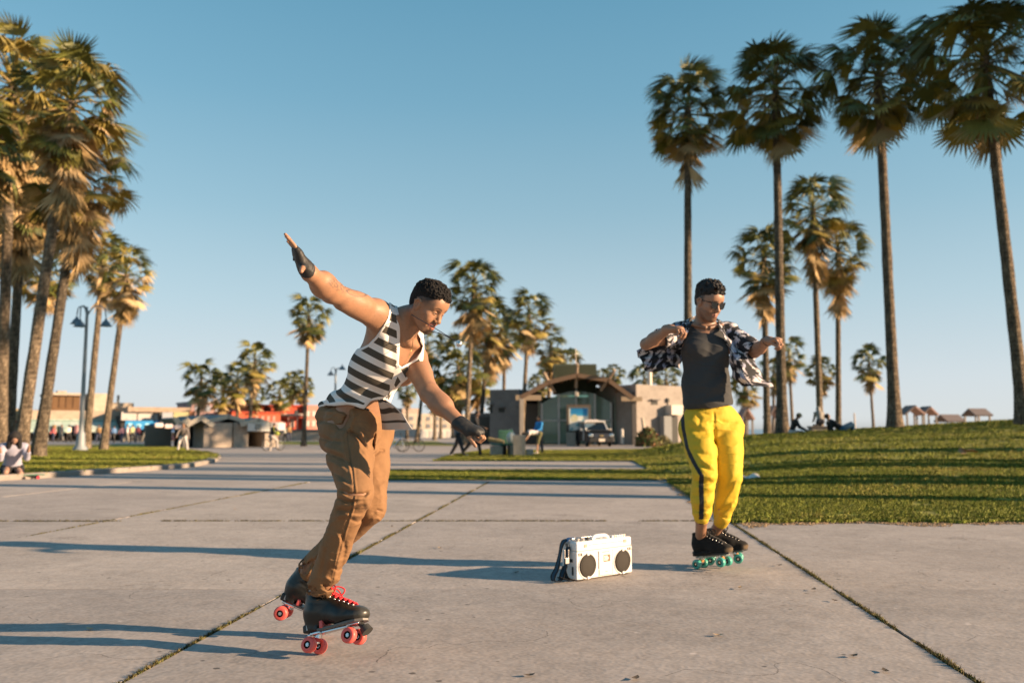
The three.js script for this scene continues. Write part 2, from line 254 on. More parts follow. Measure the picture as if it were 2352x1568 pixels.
// crumbs of dry soil and thatch spilling over the paving along the lawn edge
{
  const r = rng(55), list = [], geo = new THREE.IcosahedronGeometry(1, 0), m = new THREE.Matrix4(), q = new THREE.Quaternion(), c = new THREE.Color();
  for (let i = 0; i < 12000; i++) { const x = lerp(xB(8.6) + .05, 9.5, r()), w = Math.max(.03, .14 + fbm(x * 1.1, 1, 2) * .8), d = 8.63 - Math.pow(r(), 1.8) * w * 1.5; list.push([x, d, .003 + r() * r() * .009]); }
  for (let i = 0; i < 5000; i++) { const d = lerp(8.7, 15.1, r()), w = Math.max(.02, .07 + fbm(d * 1.1, 7, 2) * .5); list.push([xB(d) + .03 - Math.pow(r(), 1.8) * w * 1.4, d, .003 + r() * r() * .008]); }
  const im = new THREE.InstancedMesh(geo, M(1, 1, 1, 1), list.length);
  list.forEach(([x, d, s], i) => { q.setFromEuler(new THREE.Euler(r() * 6, r() * 6, r() * 6)); m.compose(V3(x, .002 + s * .3, -d), q, V3(s * (.8 + r() * .8), s * .5, s)); im.setMatrixAt(i, m); const v = .6 + r() * .7; im.setColorAt(i, c.setRGB(.34 * v, .235 * v, .135 * v)); });
  im.name = 'soil'; im.castShadow = im.receiveShadow = true; scene.add(im); tag(im, 'dry soil crumbs spilling onto the paving along the lawn edge', 'soil', null, 'stuff');
}
// grass blades
const insidePoly = (poly, x, y) => { let c = false; for (let i = 0, j = poly.length - 1; i < poly.length; j = i++) if ((poly[i][1] > y) !== (poly[j][1] > y) && x < (poly[j][0] - poly[i][0]) * (y - poly[i][1]) / (poly[j][1] - poly[i][1]) + poly[i][0]) c = !c; return c; };
function tuft(seed, n, h, spread) {
  const r = rng(seed), pos = [], nor = [], idx = [];
  for (let i = 0; i < n; i++) { const a = r() * 6.283, bx = (r() - .5) * spread, bz = (r() - .5) * spread, hh = h * (.5 + r() * .7), lean = hh * (.25 + r() * .6), w = .0032 + r() * .0022, ca = Math.cos(a), sa = Math.sin(a), b = pos.length / 3;
    pos.push(bx - sa * w, 0, bz + ca * w, bx + sa * w, 0, bz - ca * w, bx + ca * lean * .35 + sa * w * .7, hh * .65, bz + sa * lean * .35 - ca * w * .7, bx + ca * lean * .35 - sa * w * .7, hh * .65, bz + sa * lean * .35 + ca * w * .7, bx + ca * lean, hh, bz + sa * lean);
    for (let q = 0; q < 5; q++) { const n3 = V3(ca * .4, 1, sa * .4).normalize(); nor.push(n3.x, n3.y, n3.z); }
    idx.push(b, b + 1, b + 2, b, b + 2, b + 3, b + 3, b + 2, b + 4); }
  const g = new THREE.BufferGeometry(); g.setAttribute('position', new THREE.Float32BufferAttribute(pos, 3)); g.setAttribute('normal', new THREE.Float32BufferAttribute(nor, 3)); g.setIndex(idx); return g;
}
const bladeMat = M(1, 1, 1, .75);
function scatter(name, label, geo, list, parent) {
  const im = new THREE.InstancedMesh(geo, bladeMat, list.length), m = new THREE.Matrix4(), q = new THREE.Quaternion(), c = new THREE.Color();
  list.forEach((t, i) => { q.setFromAxisAngle(V3(0, 1, 0), t.a); m.compose(V3(t.x, t.y, -t.d), q, V3(t.w ?? t.s, t.s, t.w ?? t.s)); im.setMatrixAt(i, m); im.setColorAt(i, c.setRGB(...t.c)); });
  im.name = parent ? name : numbered(name); im.castShadow = im.receiveShadow = true; (parent ?? scene).add(im); return tag(im, label, label ? 'grass' : null, null, 'stuff');
}
const grassTone = (r, x, d) => { const n = fbm(x * .6, d * .6, 2.2), dry = sstep(.12, .4, n + (r() - .5) * .5), v = .7 + r() * .6; return [lerp(.31, .52, dry) * v, lerp(.355, .46, dry) * v, lerp(.042, .10, dry) * v]; };
{
  const list = [], r = rng(21);
  const fill = (poly, dens, d0, d1, s, lift, hy = groundY) => { const xs = poly.map((p) => p[0]), ds = poly.map((p) => p[1]), x0 = Math.min(...xs), x1 = Math.max(...xs), a = Math.max(d0, Math.min(...ds)), b = Math.min(d1, Math.max(...ds)); if (b <= a) return; const n = (x1 - x0) * (b - a) * dens; for (let i = 0; i < n; i++) { const x = lerp(x0, x1, r()), d = lerp(a, b, r()); if (Math.abs(x) > d * .62 + 1 || !insidePoly(poly, x, d)) continue; if (fbm(x * 1.7, d * 1.7, 9) < -.24 + (r() - .5) * .2) continue; list.push({ x, d, y: hy(x, d) + lift, a: r() * 6.28, s: s * (.6 + r() * .8), c: grassTone(r, x, d) }); } };
  fill(rightLawn, 800, 8, 12, .8, .015); fill(rightLawn, 420, 12, 18, .95, .015); fill(rightLawn, 110, 18, 30, 1.25, .015); fill(rightLawn, 40, 30, 46, 1.8, .015);
  fill(strip, 420, 10, 22, .8, .015); fill(upper, 90, 20, 56, 1.4, .015); fill(isle, 120, 14, 26, 1.0, .07, flatY); fill(isle, 40, 26, 60, 1.8, .07, flatY);
  // ragged edge along the paving
  for (let i = 0; i < 4200; i++) { const x = lerp(xB(8.7), 9, r()), n = fbm(x * 2.2, 0, 4); list.push({ x, d: 8.58 + n * .30 + r() * r() * .22, y: .004, a: r() * 6.28, s: .55 + r() * .7, c: grassTone(r, x, 8.6) }); }
  for (let i = 0; i < 2400; i++) { const d = lerp(8.7, 15.1, r()), n = fbm(d * 2.2, 3, 4); list.push({ x: xB(d) + n * .08 + r() * .12, d, y: .004, a: r() * 6.28, s: .5 + r() * .6, c: grassTone(r, 1, d) }); }
  scatter('grass', 'green blades of grass all over the lawns', tuft(4, 10, .034, .065), list);
  const jl = [];
  const joint = (fx, d0, d1, n, s) => { for (let i = 0; i < n; i++) { const d = lerp(d0, d1, r()), dens = fbm(d * 1.9, fx(3) * 3, 1); if (dens < -.12 + (r() - .5) * .22) continue; jl.push({ x: fx(d) + (r() - .5) * .02, d, y: -.01, a: r() * 6.28, s: s * (.45 + r() * .55) * (1 + Math.max(0, dens) * 1.1), w: s * .75, c: (r() < .3 ? [.30, .24, .10] : [.17 + r() * .06, .165 + r() * .05, .05]) }); } };
  joint(xA, 2.2, 15, 4200, .46); joint(xB, 2.2, 8.6, 2600, .45); joint((d) => xB(d) - 2 * STEP, 6, 15, 1600, .42);
  for (let i = 0; i < 2000; i++) { const x = lerp(-9, xB(8.6), r()), d = rows[3] + (r() - .5) * .012; if (fbm(x * 1.5, 4, 4) < -.1) continue; jl.push({ x, d, y: -.012, a: r() * 6.28, s: .36 + r() * .2, w: .5, c: [.19, .17, .065] }); }
  scatter('joint_grass', 'low dry grass growing in the joints between the paving slabs', tuft(8, 8, .05, .03), jl);
}
// ------------------------------------------------------------------ fan palms
const nBark = tileNoise(256, [4, 16, 64, 128], [.2, .3, .4, .3], 91);
const barkRing = (i, y) => .5 + .5 * Math.sin((y / 256) * Math.PI * 2 * 7 + nBark[i] * 7), texBark = dataTex(256, (i, x, y) => { const v = .60 + nBark[i] * 1.25 + barkRing(i, y) * .10; return [v, v * .97, v * .93]; });
const texBarkB = dataTex(256, (i, x, y) => { const v = .4 + nBark[i] * .9 + barkRing(i, y) * .14; return [v, v, v]; }, false);
const barkMats = [[.33, .27, .20], [.40, .33, .245], [.27, .23, .175]].map((c) => new THREE.MeshStandardMaterial({ color: rgb(...c), map: texBark, bumpMap: texBarkB, bumpScale: .06, roughness: .95 }));
const leafMats = [[.105, .115, .024], [.165, .155, .03], [.075, .09, .022], [.30, .235, .06]].map((c) => M(...c, .5, { side: THREE.DoubleSide }));
const deadMats = [[.40, .275, .125], [.27, .19, .08], [.47, .34, .18]].map((c) => M(...c, .8, { side: THREE.DoubleSide }));
function frondGeo(seed, pet, R, n, spread, droop, fold) {
  const r = rng(seed), pos = [], idx = [], sag = pet * (.10 + r() * .12), add = (p) => (pos.push(p.x, p.y, p.z), pos.length / 3 - 1);
  const st = [0, .5, 1].map((t) => V3(0, -sag * t * t, pet * t)), w = [.05, .034, .022];
  const rings = st.map((c, i) => [add(V3(c.x - w[i], c.y, c.z)), add(V3(c.x, c.y + w[i] * .6, c.z)), add(V3(c.x + w[i], c.y, c.z)), add(V3(c.x, c.y - w[i] * .5, c.z))]);
  for (let i = 0; i < 2; i++) for (let k = 0; k < 4; k++) { const a = rings[i][k], b = rings[i][(k + 1) % 4], c = rings[i + 1][(k + 1) % 4], d = rings[i + 1][k]; idx.push(a, b, c, a, c, d); }
  const hub = st[2];
  for (let i = 0; i < n; i++) {
    const th = ((i + .5) / n - .5) * 2 * spread + (r() - .5) * .05, L = R * (.72 + .28 * Math.cos(th * .7)) * (.85 + r() * .25), cs = Math.cos(th), sn = Math.sin(th), lw = R * spread / n * 1.12, dr = droop * (.7 + r() * .7), up = fold * (1 - Math.abs(th) / spread) - fold * .5;
    const at = (t, s) => V3(hub.x + sn * L * t + cs * s, hub.y - dr * L * Math.pow(Math.max(0, t - .3), 1.7) * 1.6 + up * L * t * .5 + (s > 0 ? .012 : 0), hub.z + cs * L * t * (1 - dr * .25 * t) - sn * s);
    const a = add(at(.02, -lw * .12)), b = add(at(.02, lw * .12)), c = add(at(.5, -lw * .5)), d = add(at(.5, lw * .5)), e = add(at(.78, -lw * .3)), f = add(at(.78, lw * .3)), t = add(at(1, 0));
    idx.push(a, b, d, a, d, c, c, d, f, c, f, e, e, f, t);
  }
  const g = new THREE.BufferGeometry(); g.setAttribute('position', new THREE.Float32BufferAttribute(pos, 3)); g.setIndex(idx); const h = g.toNonIndexed(); h.computeVertexNormals(); return h;
}
const frondSet = (n, seed, pet, R) => [1.0, .75, .35, .12].map((dr, c) => [0, 1, 2].map((i) => frondGeo(seed + c * 10 + i, pet * (.9 + i * .14), R * (.9 + i * .1), n, 1.75 + (i % 2) * .35, dr * (.8 + i * .2), .45)));
const greenFronds = frondSet(22, 100, 1.12, .78), smallFronds = frondSet(13, 150, 1.08, .86);
const deadFronds = [0, 1, 2, 3].map((i) => frondGeo(200 + i, .7 + (i % 2) * .35, .95, 13, .55 + (i % 2) * .25, -.12 + (i % 3) * .12, .3));
function trunkGeo(base, top, r0, bow, seed) {
  const n = 30, m = 12, pos = [], uv = [], idx = [], L = base.distanceTo(top), mdl = mid(base, top).add(V3(bow * L, 0, bow * L * .3));
  for (let i = 0; i <= n; i++) { const t = i / n, p = base.clone().multiplyScalar((1 - t) * (1 - t)).addScaledVector(mdl, 2 * t * (1 - t)).addScaledVector(top, t * t).sub(base); const flare = 1 + .75 * Math.exp(-t * L / .55) + .12 * Math.exp(-t * L / 3), rr = r0 * flare * lerp(1, .78, t);
    for (let k = 0; k <= m; k++) { const a = k / m * 6.28318, q = rr * (1 + .10 * perlin.noise(Math.cos(a) * 2, t * L * 1.3, seed + Math.sin(a) * 2)); pos.push(p.x + Math.cos(a) * q, p.y - (i === 0 ? .2 : 0), p.z + Math.sin(a) * q); uv.push(k / m * 2, t * L / 1.1); } }
  for (let i = 0; i < n; i++) for (let k = 0; k < m; k++) { const a = i * (m + 1) + k, b = a + m + 1; idx.push(a, b, a + 1, a + 1, b, b + 1); }
  const g = new THREE.BufferGeometry(); g.setAttribute('position', new THREE.Float32BufferAttribute(pos, 3)); g.setAttribute('uv', new THREE.Float32BufferAttribute(uv, 2)); g.setIndex(idx); g.computeVertexNormals(); return g;
}
let palmSeed = 40;
function palm(base, top, o, label, group) {
  const t = thing('palm_tree', label, 'palm tree', base, group), r = rng(palmSeed++), size = o.size ?? 1, small = o.small;
  mesh('trunk', trunkGeo(base, top, (o.r ?? .19), o.bow ?? 0, palmSeed), barkMats[o.bark ?? (r() * 3) | 0], t);
  const head = top.clone().sub(base), n = Math.round((o.n ?? (small ? 32 : 44)) * 1.3), dead = Math.round((o.dead ?? (small ? 14 : 16)) * (o.dead < 10 ? 1 : 1.5)), set = small ? smallFronds : greenFronds;
  for (let i = 0; i < n + dead; i++) {
    const isDead = i >= n, f = isDead ? (i - n) / dead : i / n, el = isDead ? lerp(-34, -84, Math.pow(f, .55)) + (r() - .5) * 16 : lerp(82, -62, Math.pow(f, .82)) + (r() - .5) * 24, cls = el > 35 ? 0 : el > 0 ? 1 : el > -30 ? 2 : 3;
    const m = mesh(isDead ? 'dead_frond' : 'frond', isDead ? deadFronds[(r() * 4) | 0] : set[cls][(r() * 3) | 0], isDead ? deadMats[(r() * 3) | 0] : o.gold && el < 25 && r() < .3 ? deadMats[2] : leafMats[(f > .6 && r() < .45) || (o.gold && r() < .4) ? 3 : (r() * 3) | 0], t);
    const s = size * (isDead ? .85 + r() * .4 : (.72 + r() * .42) * (f < .15 ? .9 : 1));
    m.rotation.set(-el * Math.PI / 180, i * 2.39996 + (r() - .5) * .9, (r() - .5) * 1.1, 'YXZ'); m.scale.setScalar(s);
    m.position.copy(head).add(V3(0, (isDead ? -.25 - f * (dead > 30 ? 1.7 : .9) : .3 - f * .85) * size, 0));
  }
  return t;
}
// crown heart and foot as measured, distance d
function palmAt(cx, cy, bx, d, o, label, group) {
  const fx = P(bx, 985, d), base = V3(fx.x, groundY(fx.x, d) - .02, -d), top = P(cx, cy, d + (o.lean ?? 0));
  return palm(base, top, o, label, group);
}
const G1 = null;
// bank side, tall row
palmAt(1580, 250, 1580, 40, { r: .2, bark: 2, size: 1.16, dead: 14, n: 54 }, 'slim palm with the longest brown skirt, rising behind the man in yellow trousers');
palmAt(1782, 200, 1797, 36, { r: .2, bark: 2, size: 1.28, n: 56, dead: 6 }, 'tall dark palm whose trunk stands beside the seated person in a straw hat');
palmAt(2018, 170, 2057, 33, { r: .2, bark: 0, size: 1.22, n: 56, dead: 6 }, 'tall dark palm with its foot on the crest of the bank beside the lying person');
palmAt(2262, 130, 2356, 29, { r: .2, bark: 0, size: 1.36, n: 58, dead: 6 }, 'leaning tall palm cut off by the photo edge on top of the bank');
palmAt(1755, 590, 1762, 52, { r: .2, size: 1.15, n: 46, dead: 22 }, 'shorter palm with a hanging brown beard, half behind a taller dark trunk');
palmAt(1868, 480, 1885, 54, { r: .2, size: 1.3, n: 48, dead: 24, bark: 1 }, 'sunlit palm standing in front of its twin, its trunk ending behind the grey hooded person');
palmAt(1925, 570, 1925, 58, { r: .19, size: 1.3, n: 42, dead: 22 }, 'sunlit palm just behind its taller twin, its trunk ending at the lying person');
palmAt(1812, 808, 1822, 105, { r: .2, small: 1, size: 1.25 }, 'small far palm with a thin bent trunk above the hat of the seated person');
palmAt(1888, 848, 1884, 115, { r: .2, small: 1, size: 1.2 }, 'small far palm half hidden behind the sunlit trunk over the grey hooded person');
palmAt(1997, 832, 2008, 105, { r: .17, small: 1, size: 1.3 }, 'small lone palm against the sea sky above the lying person');
palmAt(1712, 880, 1712, 100, { r: .2, small: 1, size: 1.2 }, 'far palm half hidden behind the hip of the man in yellow trousers');
palmAt(1778, 850, 1776, 110, { r: .2, small: 1, size: 1.1 }, 'far palm peeping out beside the tall dark trunk by the man in yellow trousers');
palmAt(1480, 868, 1480, 120, { r: .22, small: 1, size: 1.3 }, 'low palm crown over the concrete wing, to the side of the flagless white pole');
palmAt(1530, 868, 1528, 122, { r: .22, small: 1, size: 1.3 }, 'low palm crown directly behind the white pole on the concrete wing');
palmAt(1410, 855, 1410, 130, { r: .2, small: 1, size: .9 }, 'small far palm peeping over the station roof next to the green louvred box');
palmAt(1385, 862, 1385, 126, { r: .2, small: 1, size: .7 }, 'tiny palm tuft touching the green louvred box on the station roof');
// cluster behind the paving centre
palmAt(1088, 655, 1070, 70, { r: .2, size: 1.37, n: 48, dead: 24, bark: 1 }, 'tallest palm of the middle cluster, right beside the skater face');
palmAt(1125, 735, 1100, 80, { r: .2, size: 1.42, n: 40, dead: 22 }, 'second tallest palm of the middle cluster with a pale lit trunk');
palmAt(1052, 840, 1060, 76, { r: .19, small: 1, size: 1.42, n: 34, dead: 14 }, 'low bushy palm behind the thin pendant of the skater');
palmAt(1098, 850, 1096, 84, { r: .2, small: 1, size: 1.37, n: 30, dead: 16 }, 'low palm with an ochre skirt deep in the middle cluster');
palmAt(1160, 762, 1155, 92, { r: .2, size: 1.37, n: 38, dead: 18 }, 'slim palm of the middle cluster with a thin grey trunk above the station wing');
palmAt(1215, 722, 1197, 72, { r: .18, size: 1.14, n: 42, dead: 14, bark: 1 }, 'leaning palm with a round crown standing clear of the middle cluster by the station roof');
palmAt(1265, 795, 1252, 88, { r: .2, size: 1.14, n: 36, dead: 22, bow: .02 }, 'ragged palm with an ochre beard rising behind the curved station roof');
palmAt(1295, 838, 1290, 94, { r: .2, small: 1, size: 1.25, n: 30, dead: 14 }, 'palm crown tucked beside the green louvred box behind the station');
palmAt(1236, 880, 1236, 110, { r: .2, small: 1, size: 1.03 }, 'tiny far palm over the eave of the curved station roof');
palmAt(982, 790, 957, 85, { r: .17, size: 1.03, n: 36, dead: 14 }, 'palm crown below the chin of the skater');
palmAt(1000, 893, 998, 105, { r: .18, small: 1, size: 1.03 }, 'small far palm under the forearm of the skater');
palmAt(1012, 915, 1012, 120, { r: .18, small: 1, size: 0.91 }, 'tiny far palm above the forearm tip of the skater');
palmAt(1038, 925, 1040, 125, { r: .18, small: 1, size: 0.91 }, 'tiny far palm at the foot of the middle cluster');
palmAt(1135, 930, 1133, 130, { r: .18, small: 1, size: 0.91 }, 'tiny far palm peeping between the cluster trunks by the grey wing');
palmAt(935, 890, 935, 112, { r: .16, small: 1, size: 0.91 }, 'far palm whose dark stem rises beside the shirt tail of the skater');
// between the skater and the shops
palmAt(709, 725, 698, 66, { r: .15, size: .92, n: 46, dead: 14 }, 'lone slim palm just behind the back of the skater');
palmAt(462, 868, 450, 105, { r: .2, small: 1, size: 1.35, n: 34, dead: 12 }, 'bushy far palm over the gabled kiosk, the one standing apart from its neighbours');
palmAt(512, 897, 512, 110, { r: .2, small: 1, size: 1.2, n: 30, dead: 12 }, 'low far palm with an ochre skirt over the kiosk roof');
palmAt(545, 872, 545, 104, { r: .2, small: 1, size: 1.2, n: 32, dead: 12 }, 'dark green far palm left of the tallest one over the kiosk');
palmAt(585, 828, 570, 100, { r: .2, small: 1, size: 1.3, n: 36, dead: 16 }, 'tallest far palm in the clump over the kiosk');
palmAt(583, 910, 583, 112, { r: .2, small: 1, size: 1.0 }, 'lowest far palm in the clump beside the red house');
palmAt(642, 898, 640, 114, { r: .2, small: 1, size: 1.1 }, 'far palm in front of the long red house front');
palmAt(672, 880, 672, 130, { r: .2, small: 1, size: 1.0 }, 'far thin palm above the red house near the lone slim palm');
palmAt(697, 885, 694, 128, { r: .2, small: 1, size: 1.1 }, 'far palm touching the trunk of the lone slim palm');
// kerbed island
palmAt(162, 232, 45, 28, { gold: 1, r: .185, bark: 1, size: 1.0, n: 60, dead: 42, lean: -.5 }, 'thick pale palm leaning across the island, its trunk passing before the other crowns', null);
palmAt(186, 378, 88, 29, { gold: 1, r: .17, bark: 2, size: 1.02, n: 50, dead: 44 }, 'dark leaning palm with a heavy tan skirt, foot behind the sitting woman', null);
palmAt(28, 190, 2, 33, { gold: 1, r: .2, bark: 1, size: 1.3, n: 52, dead: 40 }, 'tall palm with a tan bearded crown cut by the photo edge', null);
palmAt(55, 400, 20, 36, { gold: 1, r: .2, bark: 2, size: 1.25, n: 50, dead: 30 }, 'dark palm in shade among the island trunks', null);
palmAt(30, 440, -22, 38, { r: .18, bark: 1, size: 1.1, n: 40, dead: 30 }, 'pale slim palm with its foot just outside the photo', null);
palmAt(108, 610, 52, 60, { r: .2, small: 1, size: 1.2, n: 30, dead: 14 }, 'far palm crown glimpsed between the leaning island trunks', null);
palmAt(290, 630, 238, 50, { gold: 1, r: .18, bark: 1, size: 1.0, n: 44, dead: 18 }, 'lower palm with a straight pale trunk and a white painted foot', null);
palmAt(238, 595, 198, 53, { gold: 1, r: .2, bark: 1, size: .98, n: 40, dead: 16 }, 'lower palm close behind the street lamp', null);
palmAt(-60, 330, -60, 30, { r: .2, bark: 2, size: 1.2, n: 44, dead: 30 }, 'palm outside the photo edge by the island', null);
// palms beyond the frame whose shade falls on the paving and the bank
for (const [x, d, h, s] of [[11.5, 9.6, 14, 1.1], [13.5, 11.6, 17, 1.2], [16.5, 11.2, 15, 1.1], [18, 14.5, 18, 1.2], [22, 17.5, 17, 1.2], [26, 20.5, 19, 1.2], [24, 25.5, 17.5, 1.2], [30, 24, 20, 1.3], [33, 27, 21, 1.3], [38, 26, 23, 1.3], [37, 21, 22, 1.3], [10.2, 13.4, 15, 1.1], [12.4, 16.6, 16, 1.1], [15, 19.4, 17, 1.2], [19, 11.5, 16, 1.2], [22, 13, 18, 1.2], [28, 15.6, 18, 1.2], [36, 29, 22, 1.5], [41, 28, 24, 1.6], [34, 24, 20.5, 1.5], [45, 25, 25, 1.6], [30, 31, 20, 1.5], [27, 27.5, 18.5, 1.5], [23.5, 30, 17.5, 1.4], [39, 32, 22, 1.6]])
  palm(V3(x, groundY(x, d), -d), V3(x + 1, groundY(x, d) + h, -d), { size: s, r: .27, n: 30, dead: 12, small: 1 }, 'palm of the row on the bank outside the photo', 'palms of the row outside the photo');
// ------------------------------------------------------------------ station with the barrel roof
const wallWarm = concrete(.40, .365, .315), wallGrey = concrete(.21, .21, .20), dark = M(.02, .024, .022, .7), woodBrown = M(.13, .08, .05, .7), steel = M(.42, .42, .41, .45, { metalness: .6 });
const glassMat = new THREE.MeshPhysicalMaterial({ color: rgb(.46, .64, .56), roughness: .04, transmission: .8, thickness: 0, ior: 1.5 });
const poster = (() => { const c = document.createElement('canvas'); c.width = 128; c.height = 148; const g = c.getContext('2d'); g.fillStyle = '#d9d9cc'; g.fillRect(0, 0, 128, 148); g.fillStyle = '#1f7fb4'; g.fillRect(8, 6, 112, 34); g.fillStyle = '#2d93bd'; g.fillRect(8, 40, 112, 16); g.fillStyle = '#c9c6a0'; g.beginPath(); g.arc(34, 70, 24, 0, 7); g.fill(); g.fillStyle = '#4f9aa0'; for (let i = 0; i < 26; i++) g.fillRect((i * 37) % 110 + 6, 60 + (i * 53) % 80, 14, 7); g.fillStyle = '#e8e5d8'; for (let i = 0; i < 14; i++) g.fillRect((i * 47) % 100 + 8, 66 + (i * 29) % 74, 20, 3); const t = new THREE.CanvasTexture(c); t.colorSpace = THREE.SRGBColorSpace; return t; })();
{
  const D = 72, ppm = F / D, X = (px) => P(px, 985, D).x, g0 = slope(D), Y = (py) => P(1176, py, D).y - g0;
  const t = thing('station', 'low concrete station with an arched brown roof over a green glass front', 'building', V3(0, g0, -D));
  // glass front and mullions, set back under the roof
  const L = X(1246), R = X(1413), zb = -1.6, arch = (x) => { const u = (x - (L + R) / 2) / ((R - L) / 2); return Y(926) + (Y(896) - Y(926)) * (1 - u * u); };
  const mull = [1246, 1286, 1327, 1371, 1409].map(X);
  for (let i = 0; i < 4; i++) { const a = mull[i] + .07, b = mull[i + 1] - .07, s = new THREE.Shape([new THREE.Vector2(a, .1), new THREE.Vector2(b, .1), new THREE.Vector2(b, arch(b)), new THREE.Vector2((a + b) / 2, arch((a + b) / 2)), new THREE.Vector2(a, arch(a))]); const g = new THREE.ExtrudeGeometry(s, { depth: .02, bevelEnabled: false }); g.translate(0, 0, zb); mesh('glass_pane', g, glassMat, t); }
  for (const x of mull) mesh('mullion', box(.16, arch(x) + .05, .14, x, (arch(x) + .05) / 2, zb + .03), steel, t);
  mesh('transom', box(R - L, .1, .1, (L + R) / 2, Y(965), zb + .05), steel, t);
  // room behind the glass: floor, back wall, side walls
  const room = [box(R - L + .6, .05, 6, (L + R) / 2, .03, zb - 3.1), box(R - L + .6, 4.2, .15, (L + R) / 2, 2.1, zb - 6.2), box(.15, 4.0, 6, L - .22, 2.0, zb - 3.1), box(.15, 4.0, 6, R + .22, 2.0, zb - 3.1)];
  mesh('interior_wall', merge(room), M(.24, .27, .22, .9), t);
  mesh('desk', merge([box(2.2, 1.1, .6, X(1265), .6, zb - 2.2), box(1.1, 2.1, .4, X(1390), 1.1, zb - 3)]), M(.38, .34, .24, .8), t);
  // flanking dark recesses
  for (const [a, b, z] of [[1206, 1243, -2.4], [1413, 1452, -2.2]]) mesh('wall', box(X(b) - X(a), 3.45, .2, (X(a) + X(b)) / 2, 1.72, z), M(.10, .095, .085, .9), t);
  // roof: four flat facets, thick fascia, hollow below
  const pts = [[1193, 909], [1258, 874], [1324, 858], [1398, 869], [1455, 911]].map(([a, b]) => [X(a), Y(b)]);
  for (let i = 0; i < 4; i++) {
    const [a, b] = [pts[i], pts[i + 1]], dx = b[0] - a[0], dy = b[1] - a[1], len = Math.hypot(dx, dy), ang = Math.atan2(dy, dx);
    const f = (w, h, dep, y, z, m, nm) => { const g = box(w, h, dep, 0, y, z); g.rotateZ(ang); g.translate((a[0] + b[0]) / 2, (a[1] + b[1]) / 2, 0); return mesh(nm, g, m, t); };
    f(len + .03, .16, 9, -.08, -3.6, woodBrown, 'roof');
    f(len - .02, .34, .22, -.2, 1.02, M(.16, .10, .06, .75), 'fascia');
    for (let k = 0; k < 3; k++) { const g = box(.09, .22, 8.6, lerp(-len / 2, len / 2, (k + .5) / 3), -.27, -3.5); g.rotateZ(ang); g.translate((a[0] + b[0]) / 2, (a[1] + b[1]) / 2, 0); mesh('rafter', g, M(.22, .12, .06, .7), t); }
  }
  for (const i of [1, 2, 3]) { const n = V3([0, -.62, 0, .62][i], 1, 0).normalize(), p = V3(pts[i][0], pts[i][1], 1.0); mesh('roof_beam', cyl(p.clone().addScaledVector(n, -1.1).add(V3(0, 0, -1.2)), p.clone().addScaledVector(n, .72).add(V3(0, 0, .6)), .15, .12, 6), M(.33, .25, .18, .8), t); }
  mesh('ceiling_lamp', merge([cyl(V3(pts[2][0], pts[2][1] - 1.5, .4), V3(pts[2][0], pts[2][1] - .3, .4), .03, .03, 6), box(.34, .42, .34, pts[2][0], pts[2][1] - 1.7, .4, .08)]), M(.45, .4, .33, .6), t);
  mesh('beam', merge([box(2.1, .42, .42, X(1208) + .2, Y(914), .9), box(1.7, .36, .4, X(1451) - .1, Y(917), .9)]), M(.38, .28, .18, .8), t);
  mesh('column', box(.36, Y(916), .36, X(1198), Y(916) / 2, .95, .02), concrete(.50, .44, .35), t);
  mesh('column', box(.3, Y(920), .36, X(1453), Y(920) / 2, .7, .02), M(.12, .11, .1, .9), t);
  // raised louvred box behind the roof, slat by slat
  const lx0 = X(1278), lx1 = X(1381), n = 13;
  mesh('louvre_box', box(lx1 - lx0, 2.6, 2.4, (lx0 + lx1) / 2, Y(850) - .5, -5), M(.055, .065, .045, .8), t);
  for (let i = 0; i < n; i++) { const g = box(lx1 - lx0 + .06, .07, .12, 0, 0, 0); g.rotateX(.5); g.translate((lx0 + lx1) / 2, lerp(Y(862), Y(831), i / (n - 1)), -3.74); mesh('slat', g, M(.10, .115, .075, .6), t); }
  // concrete wings with slot windows
  const hinge = (m, x, z, yaw) => { m.rotation.y = yaw; m.scale.x = 1 / Math.cos(yaw); m.position.set(x - x * Math.cos(yaw) * m.scale.x - z * Math.sin(yaw), 0, z + x * m.scale.x * Math.sin(yaw) - z * Math.cos(yaw)); return m; }, RW = (m) => hinge(m, X(1460), .6, .5);
  const wing = (x0, x1, h0, h1, z, dep, m) => { const s = new THREE.Shape([new THREE.Vector2(x0, 0), new THREE.Vector2(x1, 0), new THREE.Vector2(x1, h1), new THREE.Vector2(x0, h0)]), g = new THREE.ExtrudeGeometry(s, { depth: dep, bevelEnabled: true, bevelSize: .03, bevelThickness: .03, bevelSegments: 1 }); g.translate(0, 0, z - dep); const u = g.attributes.uv; for (let i = 0; i < u.count; i++) u.setXY(i, u.getX(i) / 3, u.getY(i) / 3); return mesh('wing_wall', g, m, t); };
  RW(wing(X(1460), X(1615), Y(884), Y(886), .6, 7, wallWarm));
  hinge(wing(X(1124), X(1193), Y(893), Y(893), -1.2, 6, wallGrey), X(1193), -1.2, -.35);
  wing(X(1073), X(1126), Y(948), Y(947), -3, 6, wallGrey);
  mesh('door', box(X(1127) - X(1080), Y(950), .12, (X(1127) + X(1080)) / 2, Y(950) / 2 - .2, -2.9), M(.03, .033, .03, .6), t);
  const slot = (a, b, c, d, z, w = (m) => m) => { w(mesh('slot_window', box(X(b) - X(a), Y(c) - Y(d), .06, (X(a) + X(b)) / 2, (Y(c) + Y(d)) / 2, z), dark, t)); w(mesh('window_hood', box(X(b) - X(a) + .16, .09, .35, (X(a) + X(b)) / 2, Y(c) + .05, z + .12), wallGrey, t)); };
  const LW = (m) => hinge(m, X(1193), -1.2, -.35); slot(1497, 1513, 919, 929, .63, RW); slot(1145, 1159, 935, 946, -1.16, LW); slot(1124.5, 1130, 928, 947, -1.16, LW);
